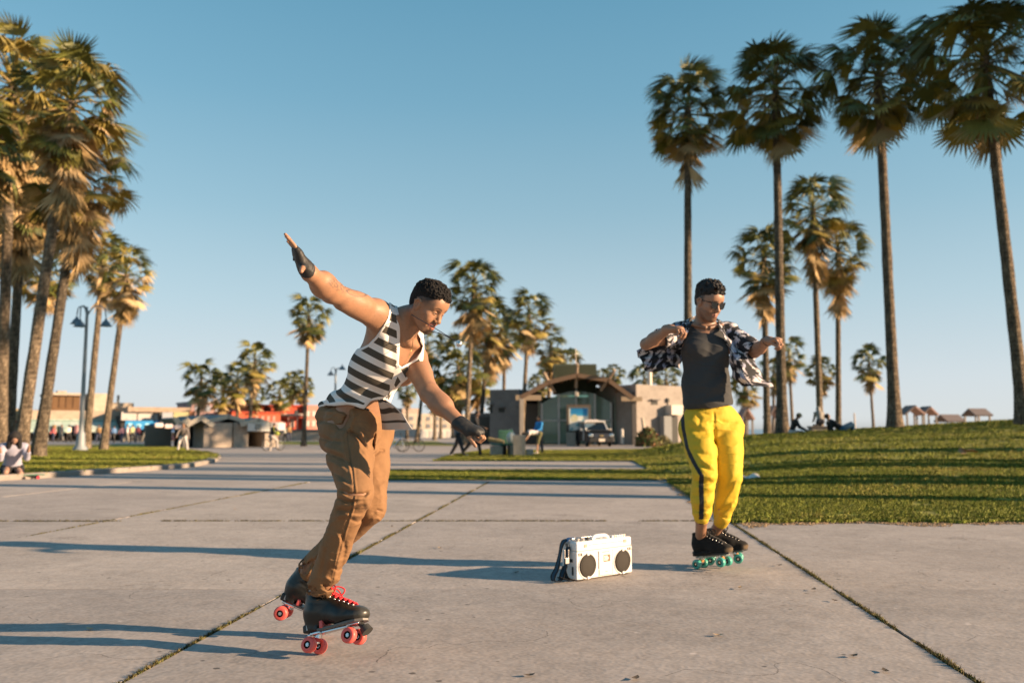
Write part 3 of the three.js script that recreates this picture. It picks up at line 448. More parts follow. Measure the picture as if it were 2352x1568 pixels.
  RW(mesh('wall_lamp', merge([box(.16, .34, .2, X(1538), Y(918), .75, .03), box(.05, 1.2, .05, X(1538.6), Y(933), .68)]), M(.1, .1, .09), t));
  RW(mesh('service_box', box(X(1535) - X(1515), Y(955), .7, (X(1515) + X(1535)) / 2, Y(955) / 2, 1.0, .02), M(.20, .21, .21, .8), t));
  RW(mesh('doorway', box(X(1563) - X(1535), Y(949), .1, (X(1535) + X(1563)) / 2, Y(949) / 2, .66), dark, t));
  RW(mesh('canopy', box(X(1563) - X(1533), .8, .9, (X(1533) + X(1563)) / 2, Y(941), 1.0), M(.62, .56, .48, .8), t));
  mesh('drain_pipe', cyl(V3(X(1455), 0, .4), V3(X(1455), Y(900), .4), .09, .09, 8), M(.05, .05, .05), t);
  const pole = thing('white_pole', 'bare white pole standing up behind the concrete station wing', 'pole', V3(X(1530), g0, -D - 8));
  mesh('shaft', cyl(V3(0, 0, 0), V3(0, Y(838) + .3, 0), .22, .2, 10), M(.7, .64, .55), pole); mesh('top_cap', new THREE.SphereGeometry(.23, 10, 6).translate(0, Y(838) + .3, 0), M(.7, .64, .55), pole);
  const an = thing('antenna', 'thin pale antenna above the louvred box of the station', 'antenna', V3(X(1336), g0, -D - 6));
  mesh('mast', cyl(V3(0, 0, 0), V3(0, Y(784), 0), .06, .035, 6), M(.7, .6, .5), an); mesh('cross_arm', cyl(V3(-.25, Y(800), 0), V3(.25, Y(800), 0), .025, .025, 5), M(.7, .6, .5), an);
  const lean = thing('wooden_post', 'leaning bleached wooden post between the station and the bush', 'post', V3(X(1459), g0, -D + 6));
  mesh('shaft', cyl(V3(0, 0, 0), V3(-.3, 2.15, 0), .13, .11, 7), M(.5, .42, .33, .9), lean); mesh('post_foot', box(.4, .5, .4, .02, .2, 0, .04), concrete(.45, .4, .33), lean);
  const bol = thing('bollard', 'short pale steel bollard beside the black patrol car', 'bollard', P(1429, 1016, 65));
  mesh('shaft', cyl(V3(0, -.1, 0), V3(0, .9, 0), .13, .13, 12), M(.5, .47, .42, .5), bol); mesh('dome', new THREE.SphereGeometry(.13, 12, 6).translate(0, .9, 0), M(.5, .47, .42, .5), bol);
  // framed map on a stone foot in front of the glass
  const kp = V3(P(1330, 985, 68).x, slope(68), -68), ks = F / 68, k = thing('notice_board', 'framed notice board with a blue topped map poster before the glass', 'notice board', kp);
  const kx = (px) => (px - 1330) / ks, ky = (py) => P(1330, py, 68).y - kp.y;
  for (const [a, b, c, d] of [[1302, 1306.5, 929, 992], [1352, 1356.5, 929, 992], [1306.5, 1352, 929, 935], [1306.5, 1352, 988, 992]]) mesh('frame', box(kx(b) - kx(a), ky(c) - ky(d), .3, (kx(a) + kx(b)) / 2, (ky(c) + ky(d)) / 2, 0), M(.10, .075, .055, .7), k);
  mesh('poster', new THREE.BoxGeometry(kx(1352) - kx(1306.5), ky(935) - ky(988), .06).translate(0, (ky(935) + ky(988)) / 2, .02), new THREE.MeshStandardMaterial({ map: poster, roughness: .5 }), k);
  mesh('stone_foot', box(kx(1322) - kx(1302), ky(992), .6, (kx(1302) + kx(1322)) / 2, ky(992) / 2 - .05, 0, .03), concrete(.48, .40, .31), k); mesh('stone_foot', box(kx(1356) - kx(1346), ky(992), .6, kx(1351), ky(992) / 2 - .05, 0, .03), concrete(.40, .34, .27), k);
}
// ------------------------------------------------------------------ patrol car with its door open
{
  const D = 64.5, p = V3(P(1381, 985, D).x, slope(D), -D), t = thing('patrol_car', 'black patrol car with a white roof parked before the station, one door open', 'car', p, null, .16);
  const paint = M(.006, .007, .009, .4), white = M(.66, .64, .6, .3), win = M(.008, .012, .014, .2), chrome = M(.6, .6, .6, .15, { metalness: 1 }), rub = M(.02, .02, .02, .9);
  // side outline extruded across, front faces +z
  const prof = (pts, w, y = 0) => { const s = new THREE.Shape(pts.map((q) => new THREE.Vector2(q[0], q[1]))), g = new THREE.ExtrudeGeometry(s, { depth: w - .12, bevelEnabled: true, bevelSize: .06, bevelThickness: .06, bevelSegments: 3 }); g.translate(0, 0, -(w - .12) / 2); g.rotateY(-Math.PI / 2); return g; };
  mesh('body', prof([[-.1, .42], [-.18, .95], [-.35, 1.1], [-1.25, 1.2], [-4.7, 1.2], [-4.9, .9], [-4.85, .42]], 1.98), paint, t);
  mesh('cabin', prof([[-1.35, 1.2], [-2.05, 1.78], [-4.4, 1.78], [-4.75, 1.2]], 1.72), win, t);
  for (const s of [-1, 1]) { mesh('roof_pillar', cyl(V3(s * .84, 1.2, -1.28), V3(s * .76, 1.84, -2.0), .055, .05, 6), white, t); mesh('roof_pillar', cyl(V3(s * .86, 1.2, -3.0), V3(s * .8, 1.84, -3.0), .06, .06, 6), white, t); }
  mesh('roof', box(1.66, .12, 2.7, 0, 1.87, -3.25, .05), white, t); mesh('light_bar', box(1.1, .1, .26, 0, 1.98, -2.9, .04), M(.5, .45, .42, .3), t);
  mesh('bonnet', box(1.7, .06, 1.05, 0, 1.17, -.75, .02), paint, t);
  mesh('grille', merge([box(1.15, .12, .06, 0, .9, .0, .01), box(1.15, .12, .06, 0, .72, .0, .01)]), M(.03, .035, .05, .4), t); mesh('grille_bar', box(1.25, .07, .08, 0, .81, .02, .02), M(.10, .12, .16, .3, { metalness: .7 }), t); mesh('badge', box(.3, .1, .05, 0, .81, .07, .02), M(.55, .42, .2, .3, { metalness: .7 }), t);
  for (const s of [-1, 1]) mesh('headlight', new THREE.SphereGeometry(.16, 14, 10).scale(1.2, .9, .5).translate(s * .77, .83, -.0), M(.85, .85, .8, .06, { metalness: .9 }), t);
  mesh('bumper', box(1.94, .34, .3, 0, .5, .02, .08), M(.02, .021, .022, .5), t); mesh('number_plate', box(.46, .2, .03, 0, .5, .19), M(.68, .6, .5, .5), t);
  for (const [x, z] of [[-.86, -.85], [.86, -.85], [-.86, -3.75], [.86, -3.75]]) { const w = new THREE.Group(); w.name = 'wheel'; w.position.set(x, .38, z); t.add(w); const g = new THREE.TorusGeometry(.28, .11, 10, 24); g.rotateY(Math.PI / 2); mesh('tyre', g, rub, w); mesh('rim', cyl(V3(-.1, 0, 0), V3(.1, 0, 0), .2, .2, 16), chrome, w); }
  for (const s of [-1, 1]) mesh('mirror', box(.26, .2, .14, s * 1.08, 1.25, -1.55, .05), s > 0 ? M(.42, .38, .32, .3) : M(.7, .6, .5, .3), t);
  const door = new THREE.Group(); door.name = 'door'; door.position.set(-1.0, 0, -1.35); door.rotation.y = -1.12; t.add(door); tag(door, 'open white door with a star badge');
  mesh('door_panel', box(.08, .78, 1.15, -.03, .83, -.56, .03), white, door); mesh('door_window', box(.04, .5, .95, -.01, 1.47, -.6), M(.05, .09, .13, .1), door);
  mesh('window_frame', merge([box(.06, .06, 1.05, -.01, 1.75, -.6), box(.06, .56, .06, -.01, 1.47, -1.1)]), paint, door);
  const st = new THREE.Shape(); for (let i = 0; i < 14; i++) { const a = i / 14 * 6.2832, r = i % 2 ? .1 : .2; i ? st.lineTo(Math.cos(a) * r, Math.sin(a) * r) : st.moveTo(r, 0); } const sg = new THREE.ExtrudeGeometry(st, { depth: .012, bevelEnabled: false }); sg.rotateY(-Math.PI / 2); sg.translate(-.075, .95, -.56); mesh('star_badge', sg, M(.3, .3, .32, .4), door);
}
// ------------------------------------------------------------------ bush by the wing wall
function bush(name, label, pos, rad, h, n, seed, cols) {
  const t = thing(name, label, 'bush', pos), r = rng(seed);
  const stems = []; for (let i = 0; i < 9; i++) { const a = r() * 6.28; stems.push(cyl(V3(0, -.1, 0), V3(Math.cos(a) * rad * .6, h * .75, Math.sin(a) * rad * .6), .03, .012, 5)); }
  mesh('stem', merge(stems), woodBrown, t);
  const leaf = new THREE.BufferGeometry(); leaf.setAttribute('position', new THREE.Float32BufferAttribute([0, 0, 0, .05, .09, .02, -.05, .09, .02, 0, .24, -.02], 3)); leaf.setIndex([0, 1, 2, 1, 3, 2]); leaf.computeVertexNormals();
  const im = new THREE.InstancedMesh(leaf, new THREE.MeshStandardMaterial({ color: 0xffffff, roughness: .7, side: THREE.DoubleSide }), n), m = new THREE.Matrix4(), q = new THREE.Quaternion(), c = new THREE.Color();
  for (let i = 0; i < n; i++) { const a = r() * 6.28, u = Math.pow(r(), .45), lump = .75 + .4 * perlin.noise(Math.cos(a) * 2, seed, Math.sin(a) * 2), y = r() * h, k = Math.sqrt(Math.max(0, 1 - Math.pow(y / h, 2.2))) * rad * u * lump; q.setFromEuler(new THREE.Euler((r() - .5) * 2, r() * 6.28, (r() - .5) * 2)); m.compose(V3(Math.cos(a) * k, y, Math.sin(a) * k), q, V3(1, 1, 1).multiplyScalar(.8 + r() * .8)); im.setMatrixAt(i, m); const col = cols[(r() * cols.length) | 0]; im.setColorAt(i, c.setRGB(col[0] * (.7 + r() * .6), col[1] * (.7 + r() * .6), col[2])); }
  im.name = 'foliage'; im.castShadow = im.receiveShadow = true; t.add(im); tag(im, null, null, null, 'stuff'); return t;
}
bush('bush', 'rounded bush tinged red, growing before the concrete wing of the station', V3(P(1487, 985, 65).x, slope(65) - .05, -65), 1.1, 1.25, 2200, 5, [[.12, .14, .04], [.16, .15, .05], [.28, .13, .06], [.09, .11, .03]]);
bush('bush', 'low pale scrub trailing off beside the rounded bush', V3(P(1522, 985, 66).x, slope(66) - .05, -66), .75, .65, 900, 6, [[.30, .24, .13], [.2, .19, .08]]);
bush('bush', 'long dry brown scrub behind the hip of the man in yellow trousers', V3(P(1735, 985, 58).x, groundY(P(1735, 985, 58).x, 58), -58), 1.3, .7, 1500, 7, [[.32, .2, .12], [.24, .17, .09], [.16, .14, .06]]);

// ------------------------------------------------------------------ street lamps with bell shades
function lamp(px, d, top, arms, label) {
  const b = V3(P(px, 985, d).x, slope(d) + .08, -d), h = P(px, top, d).y - b.y, t = thing('street_lamp', label, 'street lamp', b), m = M(.24, .27, .29, .5), bell = M(.16, .19, .21, .35, { metalness: .3 });
  mesh('pole', cyl(V3(0, 0, 0), V3(0, h, 0), .13, .075, 12), m, t);
  mesh('pole_base', new THREE.LatheGeometry([[.0, 0], [.38, 0], [.38, .12], [.24, .3], [.2, .9], [.13, 1.05]].map((q) => new THREE.Vector2(...q)), 12), m, t);
  mesh('finial', new THREE.LatheGeometry([[0, .3], [.05, .24], [.03, .12], [.11, .04], [.08, 0]].map((q) => new THREE.Vector2(...q)), 8).translate(0, h, 0), m, t);
  for (const [a, reach, drop] of arms) { const c = Math.cos(a), s = -Math.sin(a), at = (x, y) => V3(c * x, y, s * x); mesh('arm', tube([at(0, h - .25), at(reach * .35, h + .28), at(reach * .85, h + .25), at(reach, h - drop + .45)], .035, 14, 6), m, t); const L = new THREE.LatheGeometry([[0, .42], [.06, .42], [.075, .3], [.17, .24], [.235, .1], [.33, 0], [.31, 0], [.2, .1], [0, .22]].map((q) => new THREE.Vector2(...q)), 16); L.translate(c * reach, h - drop - .02, s * reach); mesh('lamp_shade', L, bell, t); }
}
lamp(186, 46, 716, [[Math.PI * .93, .62, .62], [Math.PI * 1.35, .4, .82], [.12, .98, .74]], 'grey street lamp with bell shades on the grass island');
lamp(768, 75, 852, [[Math.PI, .42, .35], [.3, .55, -.15]], 'distant street lamp with a bell shade behind the back of the skater');
// ------------------------------------------------------------------ boardwalk shops
const shopMats = {};
function paint(c) { const k = c.join(); return shopMats[k] ??= new THREE.MeshStandardMaterial({ color: rgb(...c), map: texConc, roughness: .9 }); }
function block(t, d, x0, x1, top, bottom, c, name = 'wall', dep = 8, dz = 0) { const p = V3(P(x0, 985, d).x, 0, 0), q = P(x1, 985, d).x, y1 = P(1176, top, d).y, y0 = bottom === null ? slope(d) - .1 : P(1176, bottom, d).y; const g = box(q - p.x, y1 - y0, dep, (p.x + q) / 2 - t.position.x, (y0 + y1) / 2 - t.position.y, -dep / 2 + dz); const u = g.attributes.uv; for (let i = 0; i < u.count; i++) u.setXY(i, u.getX(i) * (q - p.x) / 3, u.getY(i) * (y1 - y0) / 3); return mesh(name, g, Array.isArray(c) ? paint(c) : c, t); }
function shopThing(label, px, d, name = 'shop', yaw = .6) { const t = thing(name, label, name === 'shop' ? 'shop' : 'building', V3(P(px, 985, d).x, slope(d), -d), null, yaw); t.scale.x = 1 / Math.cos(yaw); return t; }
function win(t, d, x0, x1, y0, y1, c = [.05, .06, .07], dz = .04) { block(t, d, x0, x1, y0, y1, c, 'window', .08, dz + .04); const w = block(t, d, x0 - .8, x1 + .8, y1, y1 + 1.2, [.6, .55, .5], 'sill', .2, dz + .12); return w; }
function awning(t, d, x0, x1, y0, y1, c, n, out = 1.6) { // sloping cloth in strips, each its own
  const a = P(x0, 985, d).x - t.position.x, b = P(x1, 985, d).x - t.position.x, h1 = P(1176, y0, d).y - t.position.y, h0 = P(1176, y1, d).y - t.position.y;
  for (let i = 0; i < n; i++) { const s = new THREE.Shape([new THREE.Vector2(0, h1), new THREE.Vector2(out, h0 + .3), new THREE.Vector2(out, h0), new THREE.Vector2(out - .03, h0), new THREE.Vector2(out - .03, h0 + .27), new THREE.Vector2(0, h1 - .05)]), w = (b - a) / n, g = new THREE.ExtrudeGeometry(s, { depth: w - .01, bevelEnabled: false }); g.rotateY(-Math.PI / 2); g.translate(a + (i + 1) * w, 0, .05); mesh('awning_panel', g, paint(Array.isArray(c[0]) ? c[i % c.length] : c), t); }
}
{
  let t, d = 98;
  t = shopThing('beige shop under a long mint green awning, brown attic on its roof', 200, d);
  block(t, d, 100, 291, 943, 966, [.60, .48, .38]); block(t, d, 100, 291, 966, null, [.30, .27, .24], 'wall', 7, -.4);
  for (let i = 0; i < 7; i++) block(t, d, 106 + i * 26, 126 + i * 26, 981, 1006, i % 3 ? [.03, .032, .035] : [.10, .07, .06], 'shop_window', .1, .06);
  awning(t, d, 100, 292, 966, 992, [[.58, .76, .67], [.70, .82, .75]], 14, 2.2); block(t, d, 100, 292, 963, 966.5, [.45, .62, .56], 'awning_rail', .3, .3);
  block(t, d, 136, 190, 905, 943, [.22, .12, .055], 'attic_wall', 6, -2); block(t, d, 132, 193, 902, 907.5, [.68, .56, .46], 'attic_roof', 7, -1.6); for (let i = 0; i < 4; i++) block(t, d, 141 + i * 12, 142.5 + i * 12, 908, 936, [.15, .08, .04], 'board_seam', .1, -1.94);
  block(t, d, 206, 246, 901, 943, [.70, .60, .48], 'roof_block', 5, -2.4); block(t, d, 246, 290, 922, 943, [.62, .52, .42], 'roof_block', 6, -3); block(t, d, 152, 168, 896, 902, [.55, .5, .45], 'vent', 1.4, -3); block(t, d, 262, 266, 903, 922, [.3, .3, .3], 'pipe', .3, -4);
  t = shopThing('white and red shop between the leaning island trunks', 75, d);
  block(t, d, 52, 99.5, 945, null, [.62, .56, .52]); block(t, d, 52, 99.5, 968, 973.5, [.50, .06, .05], 'fascia', .3, .3); block(t, d, 58, 74, 976, 1006, [.05, .05, .06], 'shop_window', .1, .06); block(t, d, 78, 96, 976, 1000, [.30, .2, .17], 'shop_window', .1, .06); block(t, d, 52, 100, 941, 945.5, [.2, .26, .32], 'roof', 8.4, .2);
  t = shopThing('ochre shop at the photo edge behind the island palms', 20, d);
  block(t, d, -70, 51.5, 938, null, [.62, .48, .28]); block(t, d, -70, 51.5, 966, 971, [.6, .2, .12], 'fascia', .3, .3); for (let i = 0; i < 5; i++) block(t, d, -64 + i * 22, -48 + i * 22, 976, 1006, [.06, .06, .06], 'shop_window', .1, .06);
  t = shopThing('white billboard fronted shop with a bright blue lettered banner', 335, d);
  block(t, d, 292, 376, 955, null, [.05, .05, .05], 'wall', 7, -.6); for (let i = 0; i < 3; i++) block(t, d, 290 + i * 29, 317 + i * 29, 946, 965, [.74, .70, .68], 'sign_panel', .3, .1);
  const ban = block(t, d, 294, 374, 966, 986, new THREE.MeshStandardMaterial({ map: (() => { const c = document.createElement('canvas'); c.width = 256; c.height = 64; const g = c.getContext('2d'); g.fillStyle = '#1a7fb8'; g.fillRect(0, 0, 256, 64); g.fillStyle = '#8cc6dd'; g.beginPath(); for (let i = 0; i < 5; i++) { g.moveTo(40 + i * 46, 32); g.ellipse(28 + i * 48, 30 + (i % 2) * 5, 15, 13, 0, 0, 7); } g.fill(); const q = new THREE.CanvasTexture(c); q.colorSpace = THREE.SRGBColorSpace; return q; })(), roughness: .7 }), 'banner', .12, 1.2);
  ban.geometry.attributes.uv.array.forEach((v, i, a) => { a[i] = i % 2 ? (ban.geometry.attributes.position.getY(i >> 1) > 0 ? 0 : 0) : v; }); { const g = ban.geometry; g.computeBoundingBox(); const b = g.boundingBox, p = g.attributes.position, u = g.attributes.uv; for (let i = 0; i < p.count; i++) u.setXY(i, (p.getX(i) - b.min.x) / (b.max.x - b.min.x), (p.getY(i) - b.min.y) / (b.max.y - b.min.y)); }
  t = shopThing('long tan flat roofed shop with a pale sign panel and dark open front', 405, d);
  block(t, d, 322, 436, 935, 946, [.56, .43, .33], 'parapet', 7, -1.4); block(t, d, 377, 437, 946, null, [.10, .095, .09], 'wall', 7, -1); block(t, d, 378, 397, 947, 964, [.52, .55, .62], 'sign_panel', .3, .1); block(t, d, 398, 426, 946, 966, [.58, .55, .3], 'sign_panel', .3, .1); block(t, d, 427, 437, 943, 966, [.5, .22, .12], 'sign_panel', .3, .1); block(t, d, 372, 437, 967, 971, [.05, .05, .05], 'fascia', .6, .5);
  t = shopThing('pink striped house front rising behind the gabled kiosk', 470, 120, 'house'); d = 120;
  block(t, d, 444, 530, 925, null, [.62, .40, .40]); for (let i = 0; i < 4; i++) { win(t, d, 450 + i * 19, 460 + i * 19, 931, 944, [.42, .47, .58]); } block(t, d, 490, 500, 918, 925, [.55, .5, .5], 'chimney', 1.2, -2); block(t, d, 442, 532, 922, 926, [.5, .46, .45], 'roof_edge', 8.3, .15);
  t = shopThing('low vermilion house front with an arched row of windows', 590, 112, 'house'); d = 112;
  block(t, d, 541, 635, 947, null, [.72, .15, .075]); for (let i = 0; i < 5; i++) win(t, d, 575 + i * 11, 580.5 + i * 11, 955, 968, [.62, .38, .32]); block(t, d, 541, 636, 945, 948.5, [.62, .10, .05], 'cornice', 8.3, .2); awning(t, d, 576, 634, 966, 974, [[.75, .25, .17], [.72, .42, .36]], 8, 1.2);
  block(t, d, 541, 570, 972, null, [.35, .3, .28], 'shop_window', .1, .06); block(t, d, 575, 630, 976, null, [.045, .04, .04], 'shop_window', .1, .06);
  t = shopThing('tall red house with white balconies above the low wall', 680, 118, 'house'); d = 118;
  block(t, d, 597, 690, 933, null, [.66, .10, .05]); block(t, d, 691, 722, 930, null, [.74, .33, .27], 'wing_wall', 8, .8); block(t, d, 595, 692, 930, 934, [.55, .07, .035], 'cornice', 8.3, .2); block(t, d, 598, 612, 922, 931, [.70, .48, .4], 'roof_block', 3, -2);
  for (const x of [600, 618]) win(t, d, x, x + 12, 935, 944, [.16, .03, .025]); win(t, d, 676, 684, 942, 953); for (const x of [694, 706]) { win(t, d, x, x + 7, 944, 955, [.75, .72, .7], .84); win(t, d, x, x + 7, 966, 978, [.75, .70, .66], .84); }
  block(t, d, 637, 690, 950, 955, [.70, .52, .46], 'balcony', 1.6, 1.6); block(t, d, 637, 690, 957, 960, [.45, .08, .05], 'balcony_floor', 1.6, 1.6); for (let i = 0; i < 4; i++) block(t, d, 638 + i * 17, 640 + i * 17, 953, 989, [.72, .4, .34], 'column', .25, 1.6); win(t, d, 668, 676, 962, 980, [.7, .6, .55]);
  t = thing('garden_wall', 'long low pale wall before the red houses', 'wall', V3(P(700, 985, 100).x, slope(100), -100)); d = 100;
  block(t, d, 640, 760, 989, null, [.52, .45, .38], 'wall', .4); block(t, d, 639, 761, 986, 989.5, [.2, .19, .18], 'coping', .7, .15);
  // pale apartments far beyond the lawn in the middle
  t = shopThing('pale apartment row far behind the forearm of the skater', 1000, 150, 'house'); d = 150;
  block(t, d, 900, 1070, 950, null, [.60, .52, .44]); for (let i = 0; i < 9; i++) for (let k = 0; k < 2; k++) win(t, d, 908 + i * 18, 916 + i * 18, 957 + k * 17, 965 + k * 17, [.2, .22, .26]); block(t, d, 935, 972, 938, 950, [.55, .42, .36], 'roof_block', 6, -1);
  t = shopThing('white low garage row far behind the bicycles on the lawn', 1010, 140, 'house'); d = 140;
  block(t, d, 962, 1062, 985, null, [.70, .66, .62]); for (let i = 0; i < 5; i++) block(t, d, 968 + i * 19, 981 + i * 19, 990, null, [.5, .5, .52], 'garage_door', .1, .06);
}
// ------------------------------------------------------------------ gabled concrete kiosk
{
  const d = 62, t = shopThing('concrete kiosk with folded gable roofs and a black archway', 500, d, 'kiosk'), X = (px) => P(px, 985, d).x - t.position.x, Y = (py) => P(1176, py, d).y - t.position.y, k = concrete(.50, .43, .34);
  const wallBox = (a, b, top, dep, z, m = k) => mesh('wall', box(X(b) - X(a), Y(top) + .1, dep, (X(a) + X(b)) / 2, (Y(top) - .1) / 2, z), m, t);
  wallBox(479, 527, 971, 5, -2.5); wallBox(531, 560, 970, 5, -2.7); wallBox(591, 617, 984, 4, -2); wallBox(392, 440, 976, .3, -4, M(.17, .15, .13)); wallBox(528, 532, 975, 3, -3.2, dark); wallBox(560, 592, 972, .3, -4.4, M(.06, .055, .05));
  const gable = (a, m, b, lo, hi, z, dep) => { for (const [x0, y0, x1, y1] of [[a, lo, m, hi], [m, hi, b, lo]]) { const p = V3(X(x0), Y(y0), 0), q = V3(X(x1), Y(y1), 0), len = p.distanceTo(q), g = box(len + .1, .2, dep, 0, 0, z - dep / 2); g.rotateZ(Math.atan2(q.y - p.y, q.x - p.x)); g.translate((p.x + q.x) / 2, (p.y + q.y) / 2, 0); mesh('roof', g, M(.16, .17, .17, .8), t); const f = box(len + .1, .3, .14, 0, -.05, z + .08); f.rotateZ(Math.atan2(q.y - p.y, q.x - p.x)); f.translate((p.x + q.x) / 2, (p.y + q.y) / 2, 0); mesh('fascia', f, M(.46, .41, .33, .8), t); } };
  gable(438, 463, 486, 975, 958, .6, 6); gable(478, 522, 560, 968, 954, -.4, 6.5); gable(541, 575, 600, 973, 962, .2, 5); gable(420, 427, 440, 962, 974, .55, 4);
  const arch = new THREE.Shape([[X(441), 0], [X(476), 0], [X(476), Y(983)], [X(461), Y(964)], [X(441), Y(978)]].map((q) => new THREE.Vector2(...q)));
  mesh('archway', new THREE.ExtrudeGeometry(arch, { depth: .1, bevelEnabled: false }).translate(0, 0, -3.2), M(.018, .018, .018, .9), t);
  for (const x of [440, 477]) mesh('pier', box(.34, Y(975), .34, X(x), Y(975) / 2, .2), k, t);
  for (let i = 0; i < 3; i++) mesh('sun_shade', box(X(393 + i * 17) - X(378 + i * 17), Y(972 + i * 2) - Y(982 + i * 2), .2, X(386 + i * 17), Y(977 + i * 2), 1.2, .08), M(.68, .56, .54, .8), t);
  for (let i = 0; i < 4; i++) mesh('sign_panel', box(1.0, .55, .08, X(569 + i * 14), Y(981 - (i % 2) * 2), .4), M([.6, .66, .55, .5][i], [.58, .64, .56, .5][i], .54, .7), t);
}
// ------------------------------------------------------------------ beach shelters and huts beyond the bank
function shelter(px, d, wpx, topPy, eavePy, depth, turn, label, gabled) {
  const s = F / d, w = wpx / s, base = -1.3, p = V3(P(px, 985, d).x, base, -d), t = thing('beach_shelter', label, 'shelter', p, 'shelters on the beach beyond the bank', turn), top = P(px, topPy, d).y - base, eave = P(px, eavePy, d).y - base, roofM = M(.16, .13, .12, .8), post = M(.30, .27, .24, .8);
  for (const x of [-1, 1]) for (const z of [-1, 1]) mesh('post', box(.16, eave, .16, x * w * .4, eave / 2, z * depth * .4), post, t);
  for (const sgn of [-1, 1]) { const len = Math.hypot((gabled ? w : depth) / 2, top - eave), a = Math.atan2(top - eave, (gabled ? w : depth) / 2), g = gabled ? box(len + .15, .16, depth, 0, 0, 0) : box(w, .16, len + .15, 0, 0, 0); if (gabled) { g.rotateZ(-sgn * a); g.translate(sgn * w / 4, (top + eave) / 2, 0); } else { g.rotateX(sgn * a); g.translate(0, (top + eave) / 2, sgn * depth / 4); } mesh('roof', g, gabled && sgn > 0 ? M(.52, .33, .26, .8) : roofM, t); }
  mesh('bench', box(w * .6, .4, .5, 0, .3, 0), M(.25, .22, .2), t);
}
shelter(2094, 95, 44, 933, 951, 2.4, .0, 'gabled beach shelter standing next to the thick palm trunk', true);
shelter(2130, 99, 34, 935, 952, 2.2, .0, 'smaller gabled beach shelter behind the first gabled one', true);
shelter(2183, 100, 46, 953.5, 967, 2.4, .12, 'low flat lying beach shelter half sunk behind the bank', false);
shelter(2247, 92, 43, 940, 953.5, 2.2, .12, 'beach shelter standing highest on the bank horizon by the edge palm', false);
shelter(1775, 80, 26, 934, 958, 2, 0, 'pink roofed hut between the tall trunks', true);
shelter(1712, 76, 28, 938, 962, 2, 0, 'hut with a brown roof right behind the hip of the man in yellow', true);
{
  const t = thing('litter_bin', 'row of green litter barrels under the gabled shelters', 'bins', V3(P(2100, 985, 88).x, .45, -88)); for (let i = 0; i < 4; i++) { mesh('barrel', cyl(V3(i * .55 - 1, -.6, 0), V3(i * .55 - 1, .45, 0), .25, .25, 10), M([.03, .05, .12, .03][i], [.09, .16, .05, .12][i], [.08, .13, .05, .1][i]), t); }
  const p = thing('beach_post', 'thin leaning post against the sea behind the lying person', 'post', V3(P(1967, 985, 80).x, 0, -80)); mesh('shaft', cyl(V3(0, -1, 0), V3(-.12, 2.35, 0), .1, .06, 6), M(.5, .4, .3), p); mesh('foot_block', box(.3, .4, .3, 0, -.8, 0), wallGrey, p);
  const pile = thing('stone_wall', 'low grey stone seat block under the person in the grey hood', 'wall', P(1886, 999, 42)); mesh('block', box(1.05, .5, .5, 0, .1, 0, .03), concrete(.24, .23, .22), pile); mesh('top_slab', box(1.12, .08, .6, 0, .39, 0, .02), concrete(.14, .13, .12), pile);
}
// ------------------------------------------------------------------ picnic bench with things on it
{
  const d = 35.5, g0 = slope(d), X = (px) => P(px, 985, d).x, Y = (py) => P(1176, py, d).y - g0;
  const t = thing('picnic_table', 'green slatted picnic table on two pale concrete blocks', 'table', V3(X(1158), g0, -d), null, .15), x0 = X(1158), c = concrete(.47, .42, .34), gr = M(.04, .13, .085, .6);
  mesh('block', box(.42, .4, .8, X(1139) - x0, .2, .1, .02), c, t); mesh('block', box(.5, .44, .9, X(1182) - x0, .22, .1, .02), c, t); mesh('block', box(.2, .52, .5, 0, .26, -.2, .02), M(.06, .05, .04), t);
  for (let i = 0; i < 4; i++) mesh('seat_slat', box(1.12, .06, .2, 0, .47, .42 - i * .22, .01), gr, t);
  for (let i = 0; i < 4; i++) mesh('back_slat', box(.62, .13, .05, .12, .56 + i * .14, -.42, .01), gr, t);
  const p = thing('rolled_mat', 'yellow rolled mat lying on the green picnic table', 'mat', V3(X(1138), g0 + .62, -d + .15), null, -.2); mesh('roll', cyl(V3(-.28, .06, 0), V3(.24, -.03, 0), .085, .08, 12), M(.55, .36, .15), p); mesh('tie', cyl(V3(.0, .01, 0), V3(.04, 0, 0), .09, .09, 12), M(.3, .2, .1), p); mesh('roll_end', cyl(V3(.24, -.03, 0), V3(.36, -.05, 0), .06, .07, 10), M(.6, .42, .2), p);
  const b = thing('white_bag', 'pale shopping bag standing on the green picnic table', 'bag', V3(X(1174), g0 + .5, -d + .1)); mesh('sack', new THREE.SphereGeometry(.2, 14, 10).scale(1, 1.25, .8).translate(0, .22, 0), M(.55, .56, .5), b); mesh('handle', tube([V3(-.08, .42, 0), V3(-.05, .58, 0), V3(.05, .58, 0), V3(.08, .42, 0)], .012, 10, 5), M(.5, .5, .45), b);
  const w = thing('concrete_block', 'pale waist high concrete block at the end of the picnic table', 'block', V3(X(1192), g0, -d + .8)); mesh('stone', box(.5, .85, .5, 0, .42, 0, .03), c, w); mesh('step_stone', box(.3, .3, .4, .42, .14, 0, .03), c, w);
}
